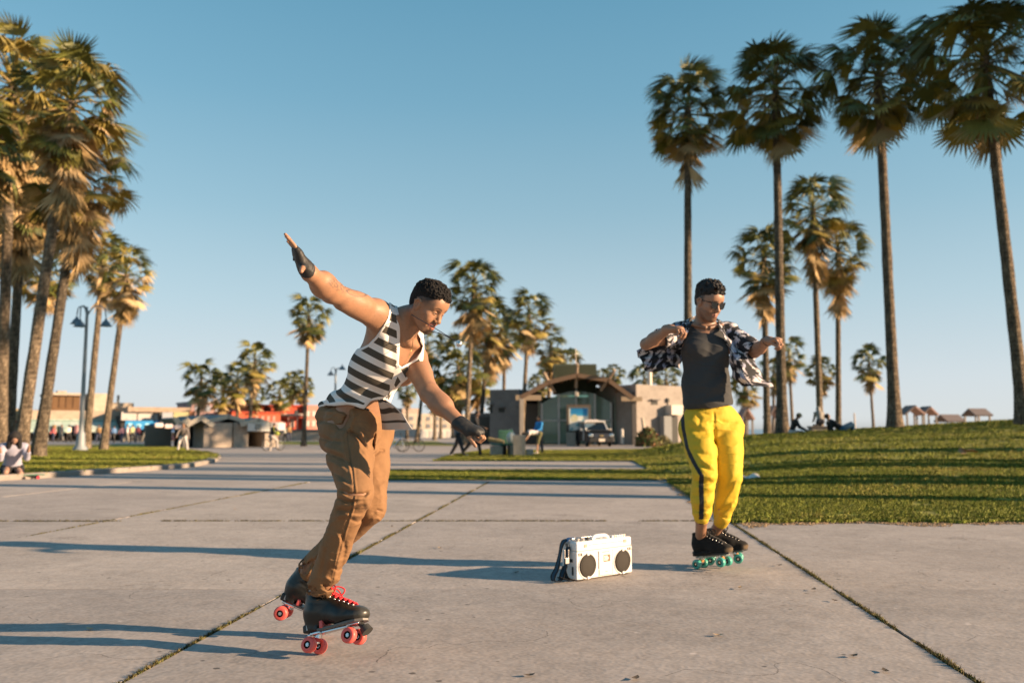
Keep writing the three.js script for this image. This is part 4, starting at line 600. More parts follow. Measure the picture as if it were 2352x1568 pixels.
// ------------------------------------------------------------------ bicycles lying on the lawn
function bicycle(name, label, pos, turn, lean, col, s = 1) {
  const t = thing(name, label, 'bicycle', pos, null, turn), fr = M(...col, .4), blk = M(.02, .02, .02, .8); const W = [V3(-.52, .34, 0), V3(.52, .34, 0)];
  for (const w of W) { const g = new THREE.Group(); g.name = 'wheel'; g.position.copy(w); t.add(g); mesh('tyre', new THREE.TorusGeometry(.32, .022, 6, 28), blk, g); const sp = []; for (let i = 0; i < 8; i++) { const a = i / 8 * 3.1416; sp.push(cyl(V3(Math.cos(a) * -.31, Math.sin(a) * -.31, 0), V3(Math.cos(a) * .31, Math.sin(a) * .31, 0), .004, .004, 4)); } mesh('spoke', merge(sp), steel, g); }
  const st = V3(-.16, .82, 0), bb = V3(-.05, .3, 0), hd = V3(.38, .78, 0); mesh('frame', merge([cyl(bb, st, .018), cyl(bb, hd, .02), cyl(st, hd, .018), cyl(W[0], st, .012), cyl(W[0], bb, .012), cyl(hd, W[1], .016)]), fr, t);
  mesh('saddle', box(.24, .05, .13, -.18, .87, 0, .02), blk, t); mesh('handlebar', merge([cyl(hd, V3(.36, .98, 0), .014), cyl(V3(.36, .98, -.26), V3(.36, .98, .26), .014)]), blk, t); mesh('pedal', merge([cyl(V3(-.05, .3, -.1), V3(.08, .2, -.1), .01), cyl(V3(-.05, .3, .1), V3(-.18, .4, .1), .01), box(.09, .02, .07, .08, .2, -.15), box(.09, .02, .07, -.18, .4, .15)]), blk, t);
  t.rotation.x = lean; return t;
}
bicycle('bicycle', 'blue bicycle parked on the lawn under the shirt tail of the skater', V3(P(905, 985, 48).x, slope(48), -48), .3, 0, [.06, .14, .28]);
bicycle('bicycle', 'brown bicycle on the lawn behind the skater waist, beside the blue one', V3(P(942, 985, 49).x, slope(49), -49), -.2, 0, [.28, .2, .14]);
// small litter and leaves
{
  const p = G(1724, 1084), pc = thing('paper_scrap', 'white scrap of paper lying on the lawn beside the yellow trouser leg', 'litter', V3(P(1724, 985, 15.2).x, groundY(P(1724, 985, 15.2).x, 15.2) + .055, -15.2)); const g = new THREE.PlaneGeometry(.28, .16, 6, 3); g.rotateX(-1.2); const q = g.attributes.position; for (let i = 0; i < q.count; i++) q.setY(i, q.getY(i) + .03 * Math.sin(q.getX(i) * 22)); g.computeVertexNormals(); mesh('sheet', g, M(.62, .58, .52, .8, { side: THREE.DoubleSide }), pc);
  const dl = thing('dry_leaf', 'brown dry leaf heap on the bank under the lying person', 'leaf', V3(P(2222, 985, 19).x, groundY(P(2222, 985, 19).x, 19) + .06, -19)); for (let i = 0; i < 5; i++) { const l = new THREE.CircleGeometry(.09, 7); l.rotateX(-.7 - i * .3); l.rotateY(i * 1.3); l.translate((i - 2) * .06, .03 + (i % 2) * .03, 0); mesh('leaf_blade', l, M(.42, .25, .14, .8, { side: THREE.DoubleSide }), dl); }
  const r = rng(77), spots = [[205, 1448], [1215, 1555], [1460, 1562], [540, 1170], [1185, 1317], [900, 1210], [1010, 1260], [2035, 1545], [1790, 1300], [1700, 1352], [1920, 1382], [1960, 1510], [1650, 1462], [1870, 1356]];
  const leafG = new THREE.CircleGeometry(.016, 6); leafG.scale(1.5, .8, 1); leafG.rotateX(-Math.PI / 2); { const q = leafG.attributes.position; for (let i = 0; i < q.count; i++) q.setY(i, Math.abs(q.getX(i)) * .35); leafG.computeVertexNormals(); }
  spots.forEach(([x, y], i) => { const q = G(x, y), l = mesh('fallen_leaf', leafG, i % 3 ? M(.10, .075, .05, .8, { side: THREE.DoubleSide }) : M(.42, .3, .18, .8, { side: THREE.DoubleSide })); l.position.set(q.x, .006, q.z); l.rotation.y = r() * 6; tag(l, 'small dry leaf lying on the bare paving slabs', 'leaf', 'dry leaves scattered on the paving'); });
}
// ------------------------------------------------------------------ people in the distance
function person(label, pos, turn, h, pose, look, cell = .025, group) {
  const t = thing('person', label, 'person', pos, group, turn), S = h / 1.75, R = (v, ax, a) => v.applyAxisAngle(ax, a), X = V3(1, 0, 0), Z = V3(0, 0, 1);
  const hips = V3(0, 0, 0), lean = pose.lean ?? .05, up = V3(0, Math.cos(lean), Math.sin(lean)), chest = hips.clone().addScaledVector(up, .38), neck = hips.clone().addScaledVector(up, .52), hl = lean + (pose.head ?? 0), hu = V3(0, Math.cos(hl), Math.sin(hl)), head = neck.clone().addScaledVector(hu, .16), hf = V3(0, -Math.sin(hl), Math.cos(hl));
  const leg = (s, hip, knee, spread = .06) => { const a = V3(s * .09, -.02, 0), d1 = R(R(V3(0, -1, 0), X, -hip), Z, s * spread), k = a.clone().addScaledVector(d1, .43), d2 = R(R(V3(0, -1, 0), X, -hip + knee), Z, s * spread * .5), an = k.clone().addScaledVector(d2, .41), f = R(V3(0, -.25, 1).normalize(), X, -hip + knee); return { a, k, an, toe: an.clone().addScaledVector(f, .17) }; };
  const arm = (s, sw, el, out = .15) => { const a = neck.clone().add(V3(s * .18, -.05, 0)), d1 = R(R(V3(0, -1, 0), Z, s * out), X, -sw + lean * .5), e = a.clone().addScaledVector(d1, .28), d2 = R(R(V3(0, -1, 0), Z, s * out * .3), X, -sw - el + lean * .5), w = e.clone().addScaledVector(d2, .25); return { a, e, w, tip: w.clone().addScaledVector(d2, .1) }; };
  const L = [leg(-1, ...(pose.legR ?? [0, 0])), leg(1, ...(pose.legL ?? [0, 0]))], A = [arm(-1, ...(pose.armR ?? [0, .2])), arm(1, ...(pose.armL ?? [0, .2]))];
  const low = pose.sit ?? Math.min(...L.map((l) => l.an.y)) - .085, F3 = [V3(1, 0, 0), up, V3(0, -Math.sin(lean), Math.cos(lean))];
  const torso = (g) => [ell(chest, F3, [.165 + g, .22 + g, .115 + g], .04), ell(mid(hips, chest, .35), F3, [.145 + g, .2, .105 + g], .05), flat(L[0].a, L[1].a, .105 + g, .105 + g, V3(0, 0, 1), 1.05, .05), cone(A[0].a, A[1].a, .065 + g, .065 + g, .05)];
  const legs = (g, b) => L.flatMap((l) => [cone(l.a, l.k, .085 + g, .058 + g, .03), cone(l.k, b < 1 ? mid(l.k, l.an, b) : l.an, .058 + g, .042 + g * 1.5, .02)]);
  const arms = (g, n) => A.flatMap((a) => [cone(a.a, a.e, .05 + g, .042 + g, .03), ...(n > 1 ? [cone(a.e, a.w, .042 + g, .032 + g, .02)] : [])]);
  const body = [...torso(-.012), ...arms(0, 2), ...legs(-.012, 1), cone(neck, head, .055, .055, .03), ell(head.clone().addScaledVector(hu, .03), [V3(1, 0, 0), hu, hf], [.077, .115, .098], .02), ell(head.clone().addScaledVector(hf, .1), [V3(1, 0, 0), hu, hf], [.014, .022, .02], .012), ...[-1, 1].map((s) => ball(head.clone().add(V3(s * .08, .01, 0)), .022, .01)), ...A.map((a) => flat(a.w, a.tip, .032, .026, V3(1, 0, 0), 1.4, .015)), ...L.map((l) => cone(l.an, off(l.an, V3(0, -.06, 0)), .04, .035))];
  const pts = [head.clone().addScaledVector(hu, .15), ...L.flatMap((l) => [l.a, l.k, l.an, l.toe]), ...A.flatMap((a) => [a.e, a.tip]), hips], [lo, hi] = bounds(pts, .2);
  const put = (n, ps, c, rough = .85) => { const m = mesh(n, skin(ps, cell, lo, hi), M(...c, rough), t); m.position.set(0, -low * S, 0); m.scale.setScalar(S); return m; };
  put('body', body, look.skin ?? [.30, .17, .11], .6);
  put('shirt', [...torso(.012), ...arms(.014, look.sleeve ?? 2), plane(hips.clone().addScaledVector(up, look.hem ?? -.04), up.clone().negate()), plane(neck.clone().addScaledVector(up, .03), up, .01)], look.shirt);
  put('trousers', [...legs(.014, look.legs ?? 1), flat(L[0].a, L[1].a, .118, .118, V3(0, 0, 1), 1.05, .05), ell(mid(hips, chest, .15), F3, [.15, .12, .12], .03), plane(hips.clone().addScaledVector(up, .09), up)], look.trousers);
  put('shoes', L.flatMap((l) => [cone(off(l.an, V3(0, -.045, 0)), off(l.toe, V3(0, -.045, 0)), .05, .04, .02), cone(l.an, off(l.an, V3(0, -.045, 0)), .048, .05, .02)]), look.shoes ?? [.03, .03, .03]);
  const hc = head.clone().addScaledVector(hu, .05).addScaledVector(hf, -.018);
  put('hair', look.long ? [ell(hc, [V3(1, 0, 0), hu, hf], [.095, .105, .105], .03), cone(hc, neck.clone().addScaledVector(hf, -.06), .085, .08, .05), cone(off(hc, V3(.07, 0, .02)), off(neck, V3(.09, -.05, .06)), .05, .05, .03), cone(off(hc, V3(-.07, 0, .02)), off(neck, V3(-.09, -.05, .06)), .05, .05, .03), cut(ell(head.clone().addScaledVector(hf, .11), [V3(1, 0, 0), hu, hf], [.06, .1, .08], .02))] : [ell(hc, [V3(1, 0, 0), hu, hf], [.086, .095, .1], .02), plane(head.clone().addScaledVector(hf, .045).addScaledVector(hu, .02), hf.clone().multiplyScalar(.85).addScaledVector(hu, -.55).normalize())], look.hair ?? [.02, .015, .012]);
  if (look.hat) { put('hat', [flat(head.clone().addScaledVector(hu, .085), head.clone().addScaledVector(hu, .086), .17, .17, hu, 9, .01), ell(head.clone().addScaledVector(hu, .1), [V3(1, 0, 0), hu, hf], [.09, .08, .1], .02)], look.hat); }
  if (look.hood) put('hood', [ell(hc, [V3(1, 0, 0), hu, hf], [.11, .13, .13], .03), cone(hc, neck, .1, .1, .05), cut(ell(head.clone().addScaledVector(hf, .12), [V3(1, 0, 0), hu, hf], [.065, .1, .08], .02))], look.hood);
  return t;
}
const gy = (px, d) => V3(P(px, 985, d).x, groundY(P(px, 985, d).x, d), -d);
person('person in a grey sweater and black trousers walking past the cluster trunks', gy(1052, 34.5), 1.25, 1.72, { legR: [.42, .1], legL: [-.3, .25], armR: [-.25, .3], armL: [.3, .3], lean: .06 }, { shirt: [.17, .18, .2], trousers: [.02, .02, .025], shoes: [.5, .48, .45] });
person('person in a black jacket and wide black trousers striding by the pale trunk', gy(1092, 34), 1.35, 1.76, { legR: [-.42, .3], legL: [.25, .1], armR: [.5, .9], armL: [.2, .9], lean: .1 }, { shirt: [.018, .018, .02], trousers: [.015, .015, .016] });
{ const b = thing('mask', 'white shirt front', null); scene.remove(b); used.mask = undefined; }
person('person in a bright blue jacket standing behind the bending person', gy(1240, 41.5), -1.0, 1.78, { legR: [.05, 0], legL: [-.05, 0], armR: [.3, .8], armL: [.3, .9], lean: .05, head: .25 }, { shirt: [.02, .22, .55], trousers: [.03, .035, .05] });
person('person in a white shirt and khaki shorts bending forward to the ground', gy(1239, 40), -1.35, 1.78, { legR: [.12, .1], legL: [.28, .18], armR: [1.5, .1], armL: [1.3, .2], lean: 1.5, head: .5 }, { shirt: [.60, .55, .52], sleeve: 1, trousers: [.12, .115, .05], legs: .05, shoes: [.4, .36, .3], hair: [.1, .06, .03] });
person('person skating with knees bent in white trousers beside the kiosk archway', gy(421, 48), .3, 1.72, { legR: [.6, .75, .3], legL: [.65, .8, .3], armR: [.5, .5, .4], armL: [.4, .5, .4], lean: .45 }, { shirt: [.16, .14, .13], trousers: [.5, .47, .45], shoes: [.05, .05, .06] });
person('sitting person with long dark hair in a pale top by the kerb', V3(P(32, 985, 16.2).x, .14, -16.2), .55, 1.66, { sit: -.06, legR: [1.45, 1.5, .5], legL: [1.35, 1.25, .45], armR: [.9, 1.55], armL: [.95, 1.6], lean: .5, head: .35 }, { shirt: [.34, .34, .42], trousers: [.012, .013, .016], shoes: [.5, .42, .36], long: true, hair: [.012, .010, .009], skin: [.34, .20, .14] }, .012);
person('person lying on the bank in black with bent knees in blue jeans', gy(1934, 33).add(V3(0, .02, 0)), 1.5, 1.76, { sit: -.12, legR: [1.9, 1.9], legL: [2.05, 2.0], armR: [-.4, .3], armL: [-.3, .4], lean: -1.05, head: .75 }, { shirt: [.015, .015, .017], trousers: [.03, .10, .17], shoes: [.4, .38, .35] });
person('person in a grey hood seated on the stone block, seen from behind', P(1886, 993, 42).add(V3(0, .42, 0)), 3.0, 1.74, { sit: -.12, legR: [1.5, 1.5], legL: [1.5, 1.5], armR: [.5, .8], armL: [.5, .8], lean: .55, head: .3 }, { shirt: [.27, .25, .22], trousers: [.04, .04, .05], hood: [.28, .26, .23] });
person('seated person in a straw hat and dark jacket at the foot of the tall trunk', gy(1818, 35.2), 1.15, 1.7, { sit: -.11, legR: [1.6, 1.7], legL: [1.5, 1.55], armR: [.7, .6], armL: [.7, .6], lean: .4, head: .2 }, { shirt: [.02, .02, .022], trousers: [.5, .48, .46], hat: [.5, .34, .16], shoes: [.4, .38, .35] });
person('crouching person with brown clothes between the hat wearer and the stone block', gy(1855, 44), .6, 1.6, { sit: -.1, legR: [1.7, 1.9], legL: [1.6, 1.8], armR: [.9, .5], armL: [.9, .5], lean: .7 }, { shirt: [.35, .2, .12], trousers: [.2, .12, .08] });
person('small person sitting behind the concrete block in a blue top', gy(1191, 42), -.3, 1.5, { sit: -.1, legR: [1.5, 1.5], legL: [1.5, 1.5], lean: .3 }, { shirt: [.08, .11, .18], trousers: [.03, .03, .04] });
// cyclist
{
  const p = gy(628, 52), b = bicycle('bicycle', 'black bicycle ridden by the person in a black jacket', p, .95, 0, [.03, .03, .03]);
  person('person in a black jacket riding a bicycle across the paving', p.clone().add(V3(-.1, .86, .12)), .95 + Math.PI / 2, 1.74, { sit: 0, legR: [.95, .95, .1], legL: [.3, .5, .1], armR: [.95, .2], armL: [.95, .2], lean: .3 }, { shirt: [.015, .016, .018], trousers: [.4, .36, .33], shoes: [.05, .05, .05] });
  const bag = thing('shoulder_bag', 'yellow green bag hanging at the side of the cyclist', 'bag', p.clone().add(V3(.26, 1.02, .2))); mesh('pouch', new THREE.SphereGeometry(.15, 12, 9).scale(1.05, .85, .7), M(.30, .34, .05, .7), bag); mesh('bag_strap', tube([V3(-.15, .1, 0), V3(-.25, .4, -.1), V3(-.2, .1, -.2)], .02, 10, 5), M(.3, .34, .05), bag);
}
// shoppers along the boardwalk
{
  const cs = [[.55, .14, .14], [.62, .58, .55], [.1, .2, .38], [.5, .28, .12], [.05, .05, .06], [.36, .38, .2], [.6, .3, .32], [.2, .32, .34], [.65, .6, .5]], nm = ['crimson', 'white', 'navy', 'orange', 'black', 'olive', 'pink', 'teal', 'cream'], tr = [[.05, .06, .1], [.3, .27, .22], [.03, .03, .03]], tn = ['dark', 'tan', 'black'];
  const spots = [[122, 88], [140, 90], [158, 87], [226, 86], [240, 88], [262, 85], [279, 87], [291, 86], [304, 84], [317, 88], [331, 85], [345, 88], [362, 86], [383, 87], [397, 90], [455, 66], [466, 68], [566, 66], [577, 80], [586, 82], [655, 90], [663, 92], [100, 89], [83, 91]];
  spots.forEach(([px, d], i) => { const s = i % 2 ? 1 : -1; person(`shopper in ${nm[(i * 4) % 9]} top and ${tn[i % 3]} trousers ${i < 3 ? 'under the mint awning' : i < 8 ? 'along the mint awning end' : i < 13 ? 'under the blue banner' : i < 15 ? 'by the tan shop' : i < 17 ? 'in the kiosk archway' : i < 20 ? 'behind the kiosk' : i < 22 ? 'by the low wall' : 'by the red and white shop'}`, gy(px, d), (i * 2.1) % 6.28, 1.6 + (i * 37 % 20) / 100, { legR: [.25 * s, .1], legL: [-.25 * s, .15], armR: [-.2 * s, .3], armL: [.2 * s, .3] }, { shirt: cs[(i * 4) % 9], trousers: tr[i % 3], skin: i % 3 ? [.33, .2, .13] : [.16, .09, .06] }, .045, 'shoppers along the boardwalk'); });
  // clothes and goods set out before the shops
  const r = rng(9); for (let i = 0; i < 12; i += 2) { const px = [128, 150, 172, 216, 236, 270, 300, 322, 350, 388, 410, 596][i], d = i === 11 ? 72 : 92, t = thing('goods_rack', `rack of ${nm[(i * 5 + 1) % 9]} and ${nm[(i * 5 + 3) % 9]} goods before the shops ${['near the awning corner', 'under the awning', 'at the awning middle', 'beside the pale trunk', 'past the pale trunk', 'at the awning end', 'under the banner edge', 'under the banner middle', 'at the banner end', 'by the tan shop', 'next to the kiosk', 'on the far side of the kiosk'][i]}`, 'rack', gy(px, d), 'racks of goods before the shops'); for (let k = 0; k < 4; k++) mesh('garment', box(.34, .5 + r() * .7, .3, (k - 1.5) * .38, .75 + r() * .6, (r() - .5) * .5, .06), paint(cs[(i * 5 + 1 + k * 2) % 9]), t); mesh('rail', merge([cyl(V3(-.8, 1.6, 0), V3(.8, 1.6, 0), .03, .03, 5), cyl(V3(-.8, 0, 0), V3(-.8, 1.6, 0), .03, .03, 5), cyl(V3(.8, 0, 0), V3(.8, 1.6, 0), .03, .03, 5)]), steel, t); }
  const sb = thing('skateboard', 'green skateboard with red wheels lying in front of the sitting person', 'skateboard', G(62, 1100).setY(0), null, .5); mesh('deck', box(.56, .02, .15, 0, .075, 0, .009), M(.08, .18, .12, .6), sb); for (const x of [-.17, .17]) for (const z of [-.05, .05]) { const g = new THREE.CylinderGeometry(.026, .026, .03, 12); g.rotateX(Math.PI / 2); g.translate(x, .028, z); mesh('wheel', g, M(.6, .03, .06, .5), sb); }
}
// ------------------------------------------------------------------ parts shared by the two skaters
const inPoly2 = (poly, x, y) => insidePoly(poly, x, y);
function polyDist(poly, x, y) { let d = 1e9; for (let i = 0, j = poly.length - 1; i < poly.length; j = i++) { const ax = poly[j][0], ay = poly[j][1], bx = poly[i][0] - ax, by = poly[i][1] - ay, px = x - ax, py = y - ay, h = clamp((px * bx + py * by) / (bx * bx + by * by || 1e-9), 0, 1), q = Math.hypot(px - bx * h, py - by * h); if (q < d) d = q; } return insidePoly(poly, x, y) ? -d : d; }
// values of a slow function kept on a fine grid
function table(f, x0, x1, y0, y1, outside) { const w = Math.ceil(x1 - x0) + 2, h = Math.ceil(y1 - y0) + 2, T = new Float32Array(w * h); for (let j = 0; j < h; j++) for (let i = 0; i < w; i++) T[j * w + i] = f(x0 + i, y0 + j); return (u, v) => { const a = clamp(u - x0, 0, w - 1.001), b = clamp(v - y0, 0, h - 1.001), i = a | 0, j = b | 0, s = a - i, t = b - j, k = j * w + i, r = (T[k] * (1 - s) + T[k + 1] * s) * (1 - t) + (T[k + w] * (1 - s) + T[k + w + 1] * s) * t, o = Math.hypot(u - x0 - a, v - y0 - b); return o > .01 ? (outside ? outside(r, o) : 0) : r; }; }
// a prism over a measured outline, from depth d0 to d1
function prism(poly, d0, d1) { const xs = poly.map((p) => p[0]), ys = poly.map((p) => p[1]), T = table((u, v) => polyDist(poly, u, v), Math.min(...xs) - 12, Math.max(...xs) + 12, Math.min(...ys) - 12, Math.max(...ys) + 12, (r, o) => r + o); return (x, y, z) => { const [u, v, f] = toPix(x, y, z), e = T(u, v) * f / F; return Math.max(e, d0 + z, -z - d1); }; }
// headset: a head in its own frame, X to its left, Y up, Z forward, origin between the ears at eye height
function headPrims(o, H, k) {
  const s0 = k.s ?? 1, p = (x, y, z) => inFrame(o, H, x * s0, y * s0, z * s0), S = [-1, 1], e = (x, y, z, r, kk = .012) => ell(p(x, y, z), H, r.map((v) => v * s0), kk * s0), c = (a, b, ra, rb, kk = .01) => cone(p(...a), p(...b), ra * s0, rb * s0, kk * s0);
  return [
    e(0, .034, -.012, [.074, .082, .098], .03), e(0, .02, .028, [.066, .066, .062], .03), e(0, -.036, .026, [.057, .082, .060], .03),
    ...S.flatMap((s) => [c([s * .054, -.05, -.012], [s * .022, -.106, .056], .018, .017, .03), e(s * .044, -.026, .052, [.023, .018, .026], .02), e(s * .036, -.052, .058, [.02, .022, .02], .02)]),
    e(0, -.107, .067, [.021, .017, .017], .02), e(0, -.078, .066, [.03, .03, .024], .02),
    c([-.042, .017, .067], [.042, .017, .067], .011, .011, .014), e(0, .045, .07, [.05, .035, .024], .03),
    ...S.map((s) => cut(ball(p(s * .031, -.003, .094), .0155 * s0, .013 * s0))),
    ...S.map((s) => e(s * .031, -.0035, .0735, [.0165, .0135, .0135], .006)),
    ...S.map((s) => cut(e(s * .0315, k.eyeY ?? -.005, .0885, [.0118, k.lid ?? .0036, .009], .002), .002)),
    c([0, .006, .083], [0, -.034, .105], .0075, .0105, .012), e(0, -.038, .103, [.0125, .0105, .0115], .008), ...S.map((s) => e(s * .0125, -.041, .094, [.0085, .0075, .0105], .006)), ...S.map((s) => cut(e(s * .0075, -.048, .0985, [.0042, .004, .006], .002), .002)),
    ...(k.smile ? [
      c([-.027, -.063, .077], [-.010, -.0625, .0905], .0042, .0062, .005), c([.027, -.063, .077], [.010, -.0625, .0905], .0042, .0062, .005), c([-.010, -.0625, .0905], [.010, -.0625, .0905], .0062, .0062, .005),
      c([-.026, -.066, .076], [-.010, -.081, .089], .0042, .0068, .005), c([.026, -.066, .076], [.010, -.081, .089], .0042, .0068, .005), c([-.010, -.081, .089], [.010, -.081, .089], .0068, .0068, .005),
      cut(e(0, -.0705, .091, [.0225, .0062, .016], .003), .003), ...S.map((s) => cut(c([s * .019, -.044, .088], [s * .034, -.074, .074], .0035, .003), .006)), ...S.map((s) => e(s * .040, -.045, .063, [.019, .018, .018], .014)),
    ] : [
      c([-.022, -.067, .079], [-.007, -.064, .0895], .004, .006, .006), c([.022, -.067, .079], [.007, -.064, .0895], .004, .006, .006), c([-.007, -.064, .0895], [.007, -.064, .0895], .006, .006, .006),
      c([-.021, -.070, .079], [-.008, -.077, .088], .004, .0068, .006), c([.021, -.070, .079], [.008, -.077, .088], .004, .0068, .006), c([-.008, -.077, .088], [.008, -.077, .088], .0068, .0068, .006), cut(c([-.02, -.0695, .089], [.02, -.0695, .089], .0022, .0022, .002), .003),
    ]),
    ...S.flatMap((s) => [e(s * .0745, -.008, -.006, [.009, .030, .0185], .006), c([s * .081, .018, -.012], [s * .084, .006, -.024], .0055, .0055, .005), c([s * .084, .006, -.024], [s * .081, -.018, -.018], .0055, .005, .005), c([s * .081, .02, -.006], [s * .079, .012, .008], .005, .0045, .005), c([s * .081, -.02, -.014], [s * .077, -.034, -.003], .0055, .006, .005), cut(e(s * .0855, -.004, -.008, [.007, .017, .0085], .003), .003)]),
  ];
}
function toHead(o, H, s = 1) { return (x, y, z) => { x -= o.x; y -= o.y; z -= o.z; return H.map((a) => (x * a.x + y * a.y + z * a.z) / s); }; }
// a hand: palm, four fingers of three joints each, and a thumb
function handPrims(h) {
  const { W, dir, nrm, side } = h, s = h.s ?? 1, at = (a, b, c = 0) => W.clone().addScaledVector(dir, a * s).addScaledVector(side, b * s).addScaledVector(nrm, c * s), offs = [.0295, .0098, -.0098, -.0285], base = [.086, .090, .086, .077], len = [[.044, .027, .021], [.049, .031, .022], [.045, .029, .021], [.035, .021, .019]], rad = [.0098, .0101, .0095, .0083];
  const palm = [flat(at(.012, .0), at(.076, .002), .031 * s, .040 * s, nrm, 2.0, .012), ell(at(.04, .026, .012), [dir, side, nrm], [.034 * s, .018 * s, .016 * s], .012), ell(at(.045, -.026, .008), [dir, side, nrm], [.034 * s, .014 * s, .014 * s], .012), cone(at(-.03, 0), at(.02, 0), .028 * s, .030 * s, .016)];
  const fingers = [], tips = [];
  for (let i = 0; i < 4; i++) { let p = at(base[i], offs[i]), th = 0; palm.push(cone(at(.04, offs[i] * .8), p, .012 * s, rad[i] * 1.12 * s, .01)); for (let j = 0; j < 3; j++) { th += h.curl[i][j]; const sp = (h.spread ?? 0) * offs[i] * 14, d = dir.clone().multiplyScalar(Math.cos(th)).addScaledVector(nrm, Math.sin(th)).addScaledVector(side, sp * (th < 1 ? 1 : 0)).normalize(), q = p.clone().addScaledVector(d, len[i][j] * s); fingers.push({ i, j, a: p, b: q, prim: cone(p, q, rad[i] * (1 - j * .09) * s, rad[i] * (1 - j * .09 - .08) * s, j ? .002 : .004) }); p = q; } tips.push(p); }
  let p = at(.022, .03, .008), d = dir.clone().multiplyScalar(h.thumb[0]).addScaledVector(side, h.thumb[1]).addScaledVector(nrm, h.thumb[2]).normalize(); const thumb = [], bend = h.thumbBend ?? .3;
  [.044, .033, .027].forEach((l, j) => { const q = p.clone().addScaledVector(d, l * s); thumb.push({ j, a: p, b: q, prim: cone(p, q, (.0145 - j * .0018) * s, (.0128 - j * .0018) * s, j ? .003 : .01) }); p = q; d = d.clone().addScaledVector(dir, bend * .6).addScaledVector(nrm, bend * .4).normalize(); });
  return { palm, fingers, thumb, all: [...palm, ...fingers.map((f) => f.prim), ...thumb.map((f) => f.prim)], pts: [W, ...tips, p] };
}
const ortho = (dir, n) => { const d = dir.clone().normalize(); return [d, n.clone().addScaledVector(d, -n.dot(d)).normalize()]; };
// a thin cloth: rows of measured points with depth, smoothed, rippled and given thickness
function clothSheet(rows, nu, nv, thick, ripple) {
  const R = rows.map((r) => new THREE.CatmullRomCurve3(r.map((q) => P(...q)), false, 'centripetal')), grid = [];
  for (let i = 0; i <= nu; i++) { const cv = new THREE.CatmullRomCurve3(R.map((c) => c.getPoint(i / nu)), false, 'centripetal'); grid.push([]); for (let j = 0; j <= nv; j++) grid[i].push(cv.getPoint(j / nv)); }
  const N = (i, j) => { const a = grid[Math.min(nu, i + 1)][j].clone().sub(grid[Math.max(0, i - 1)][j]), b = grid[i][Math.min(nv, j + 1)].clone().sub(grid[i][Math.max(0, j - 1)]); return a.cross(b).normalize(); };
  const base = grid.map((r, i) => r.map((p, j) => p.clone().addScaledVector(N(i, j), ripple ? ripple(i / nu, j / nv) : 0)));
  for (let i = 0; i <= nu; i++) for (let j = 0; j <= nv; j++) grid[i][j] = base[i][j];
  const pos = [], uv = [], idx = [], w = nv + 1, n2 = (nu + 1) * w; let ul = 0; const us = [0]; for (let i = 1; i <= nu; i++) { ul += base[i][nv >> 1].distanceTo(base[i - 1][nv >> 1]); us.push(ul); }
  for (const s of [1, -1]) for (let i = 0; i <= nu; i++) { let vl = 0; for (let j = 0; j <= nv; j++) { if (j) vl += base[i][j].distanceTo(base[i][j - 1]); const p = base[i][j].clone().addScaledVector(N(i, j), s * thick / 2); pos.push(p.x, p.y, p.z); uv.push(us[i], vl); } }
  for (let i = 0; i < nu; i++) for (let j = 0; j < nv; j++) { const a = i * w + j, b = a + 1, c = a + w, d = c + 1; idx.push(a, c, b, b, c, d, n2 + a, n2 + b, n2 + c, n2 + b, n2 + d, n2 + c); }
  const rim = (a, b) => idx.push(a, b, n2 + a, b, n2 + b, n2 + a); for (let i = 0; i < nu; i++) { rim(i * w, (i + 1) * w); rim((i + 1) * w + nv, i * w + nv); } for (let j = 0; j < nv; j++) { rim(j + 1, j); rim(nu * w + j, nu * w + j + 1); }
  const g = new THREE.BufferGeometry(); g.setAttribute('position', new THREE.Float32BufferAttribute(pos, 3)); g.setAttribute('uv', new THREE.Float32BufferAttribute(uv, 2)); g.setIndex(idx); g.computeVertexNormals(); return g;
}
// folds in cloth: measured polylines; each lifts (or sinks) the near side of the cloth along it
function folds(list) { const L = list.map(([pts, amp, w]) => ({ pts, amp, w, bb: [Math.min(...pts.map((p) => p[0])) - 40, Math.max(...pts.map((p) => p[0])) + 40, Math.min(...pts.map((p) => p[1])) - 40, Math.max(...pts.map((p) => p[1])) + 40] })); const all = (u, v) => { let s = 0; for (const f of L) { if (u < f.bb[0] || u > f.bb[1] || v < f.bb[2] || v > f.bb[3]) continue; let best = 1e9, tt = 0, acc = 0; for (let i = 1; i < f.pts.length; i++) { const [ax, ay] = f.pts[i - 1], bx = f.pts[i][0] - ax, by = f.pts[i][1] - ay, h = clamp(((u - ax) * bx + (v - ay) * by) / (bx * bx + by * by), 0, 1), q = Math.hypot(u - ax - bx * h, v - ay - by * h); if (q < best) { best = q; tt = (i - 1 + h) / (f.pts.length - 1); } } const q = best / f.w; if (q < 3) s += f.amp * Math.exp(-q * q) * Math.min(1, 1.5 * Math.sin(Math.PI * clamp(tt * .94 + .03, 0, 1))); } return s; }; return table(all, Math.min(...L.map((f) => f.bb[0])), Math.max(...L.map((f) => f.bb[1])), Math.min(...L.map((f) => f.bb[2])), Math.max(...L.map((f) => f.bb[3]))); }
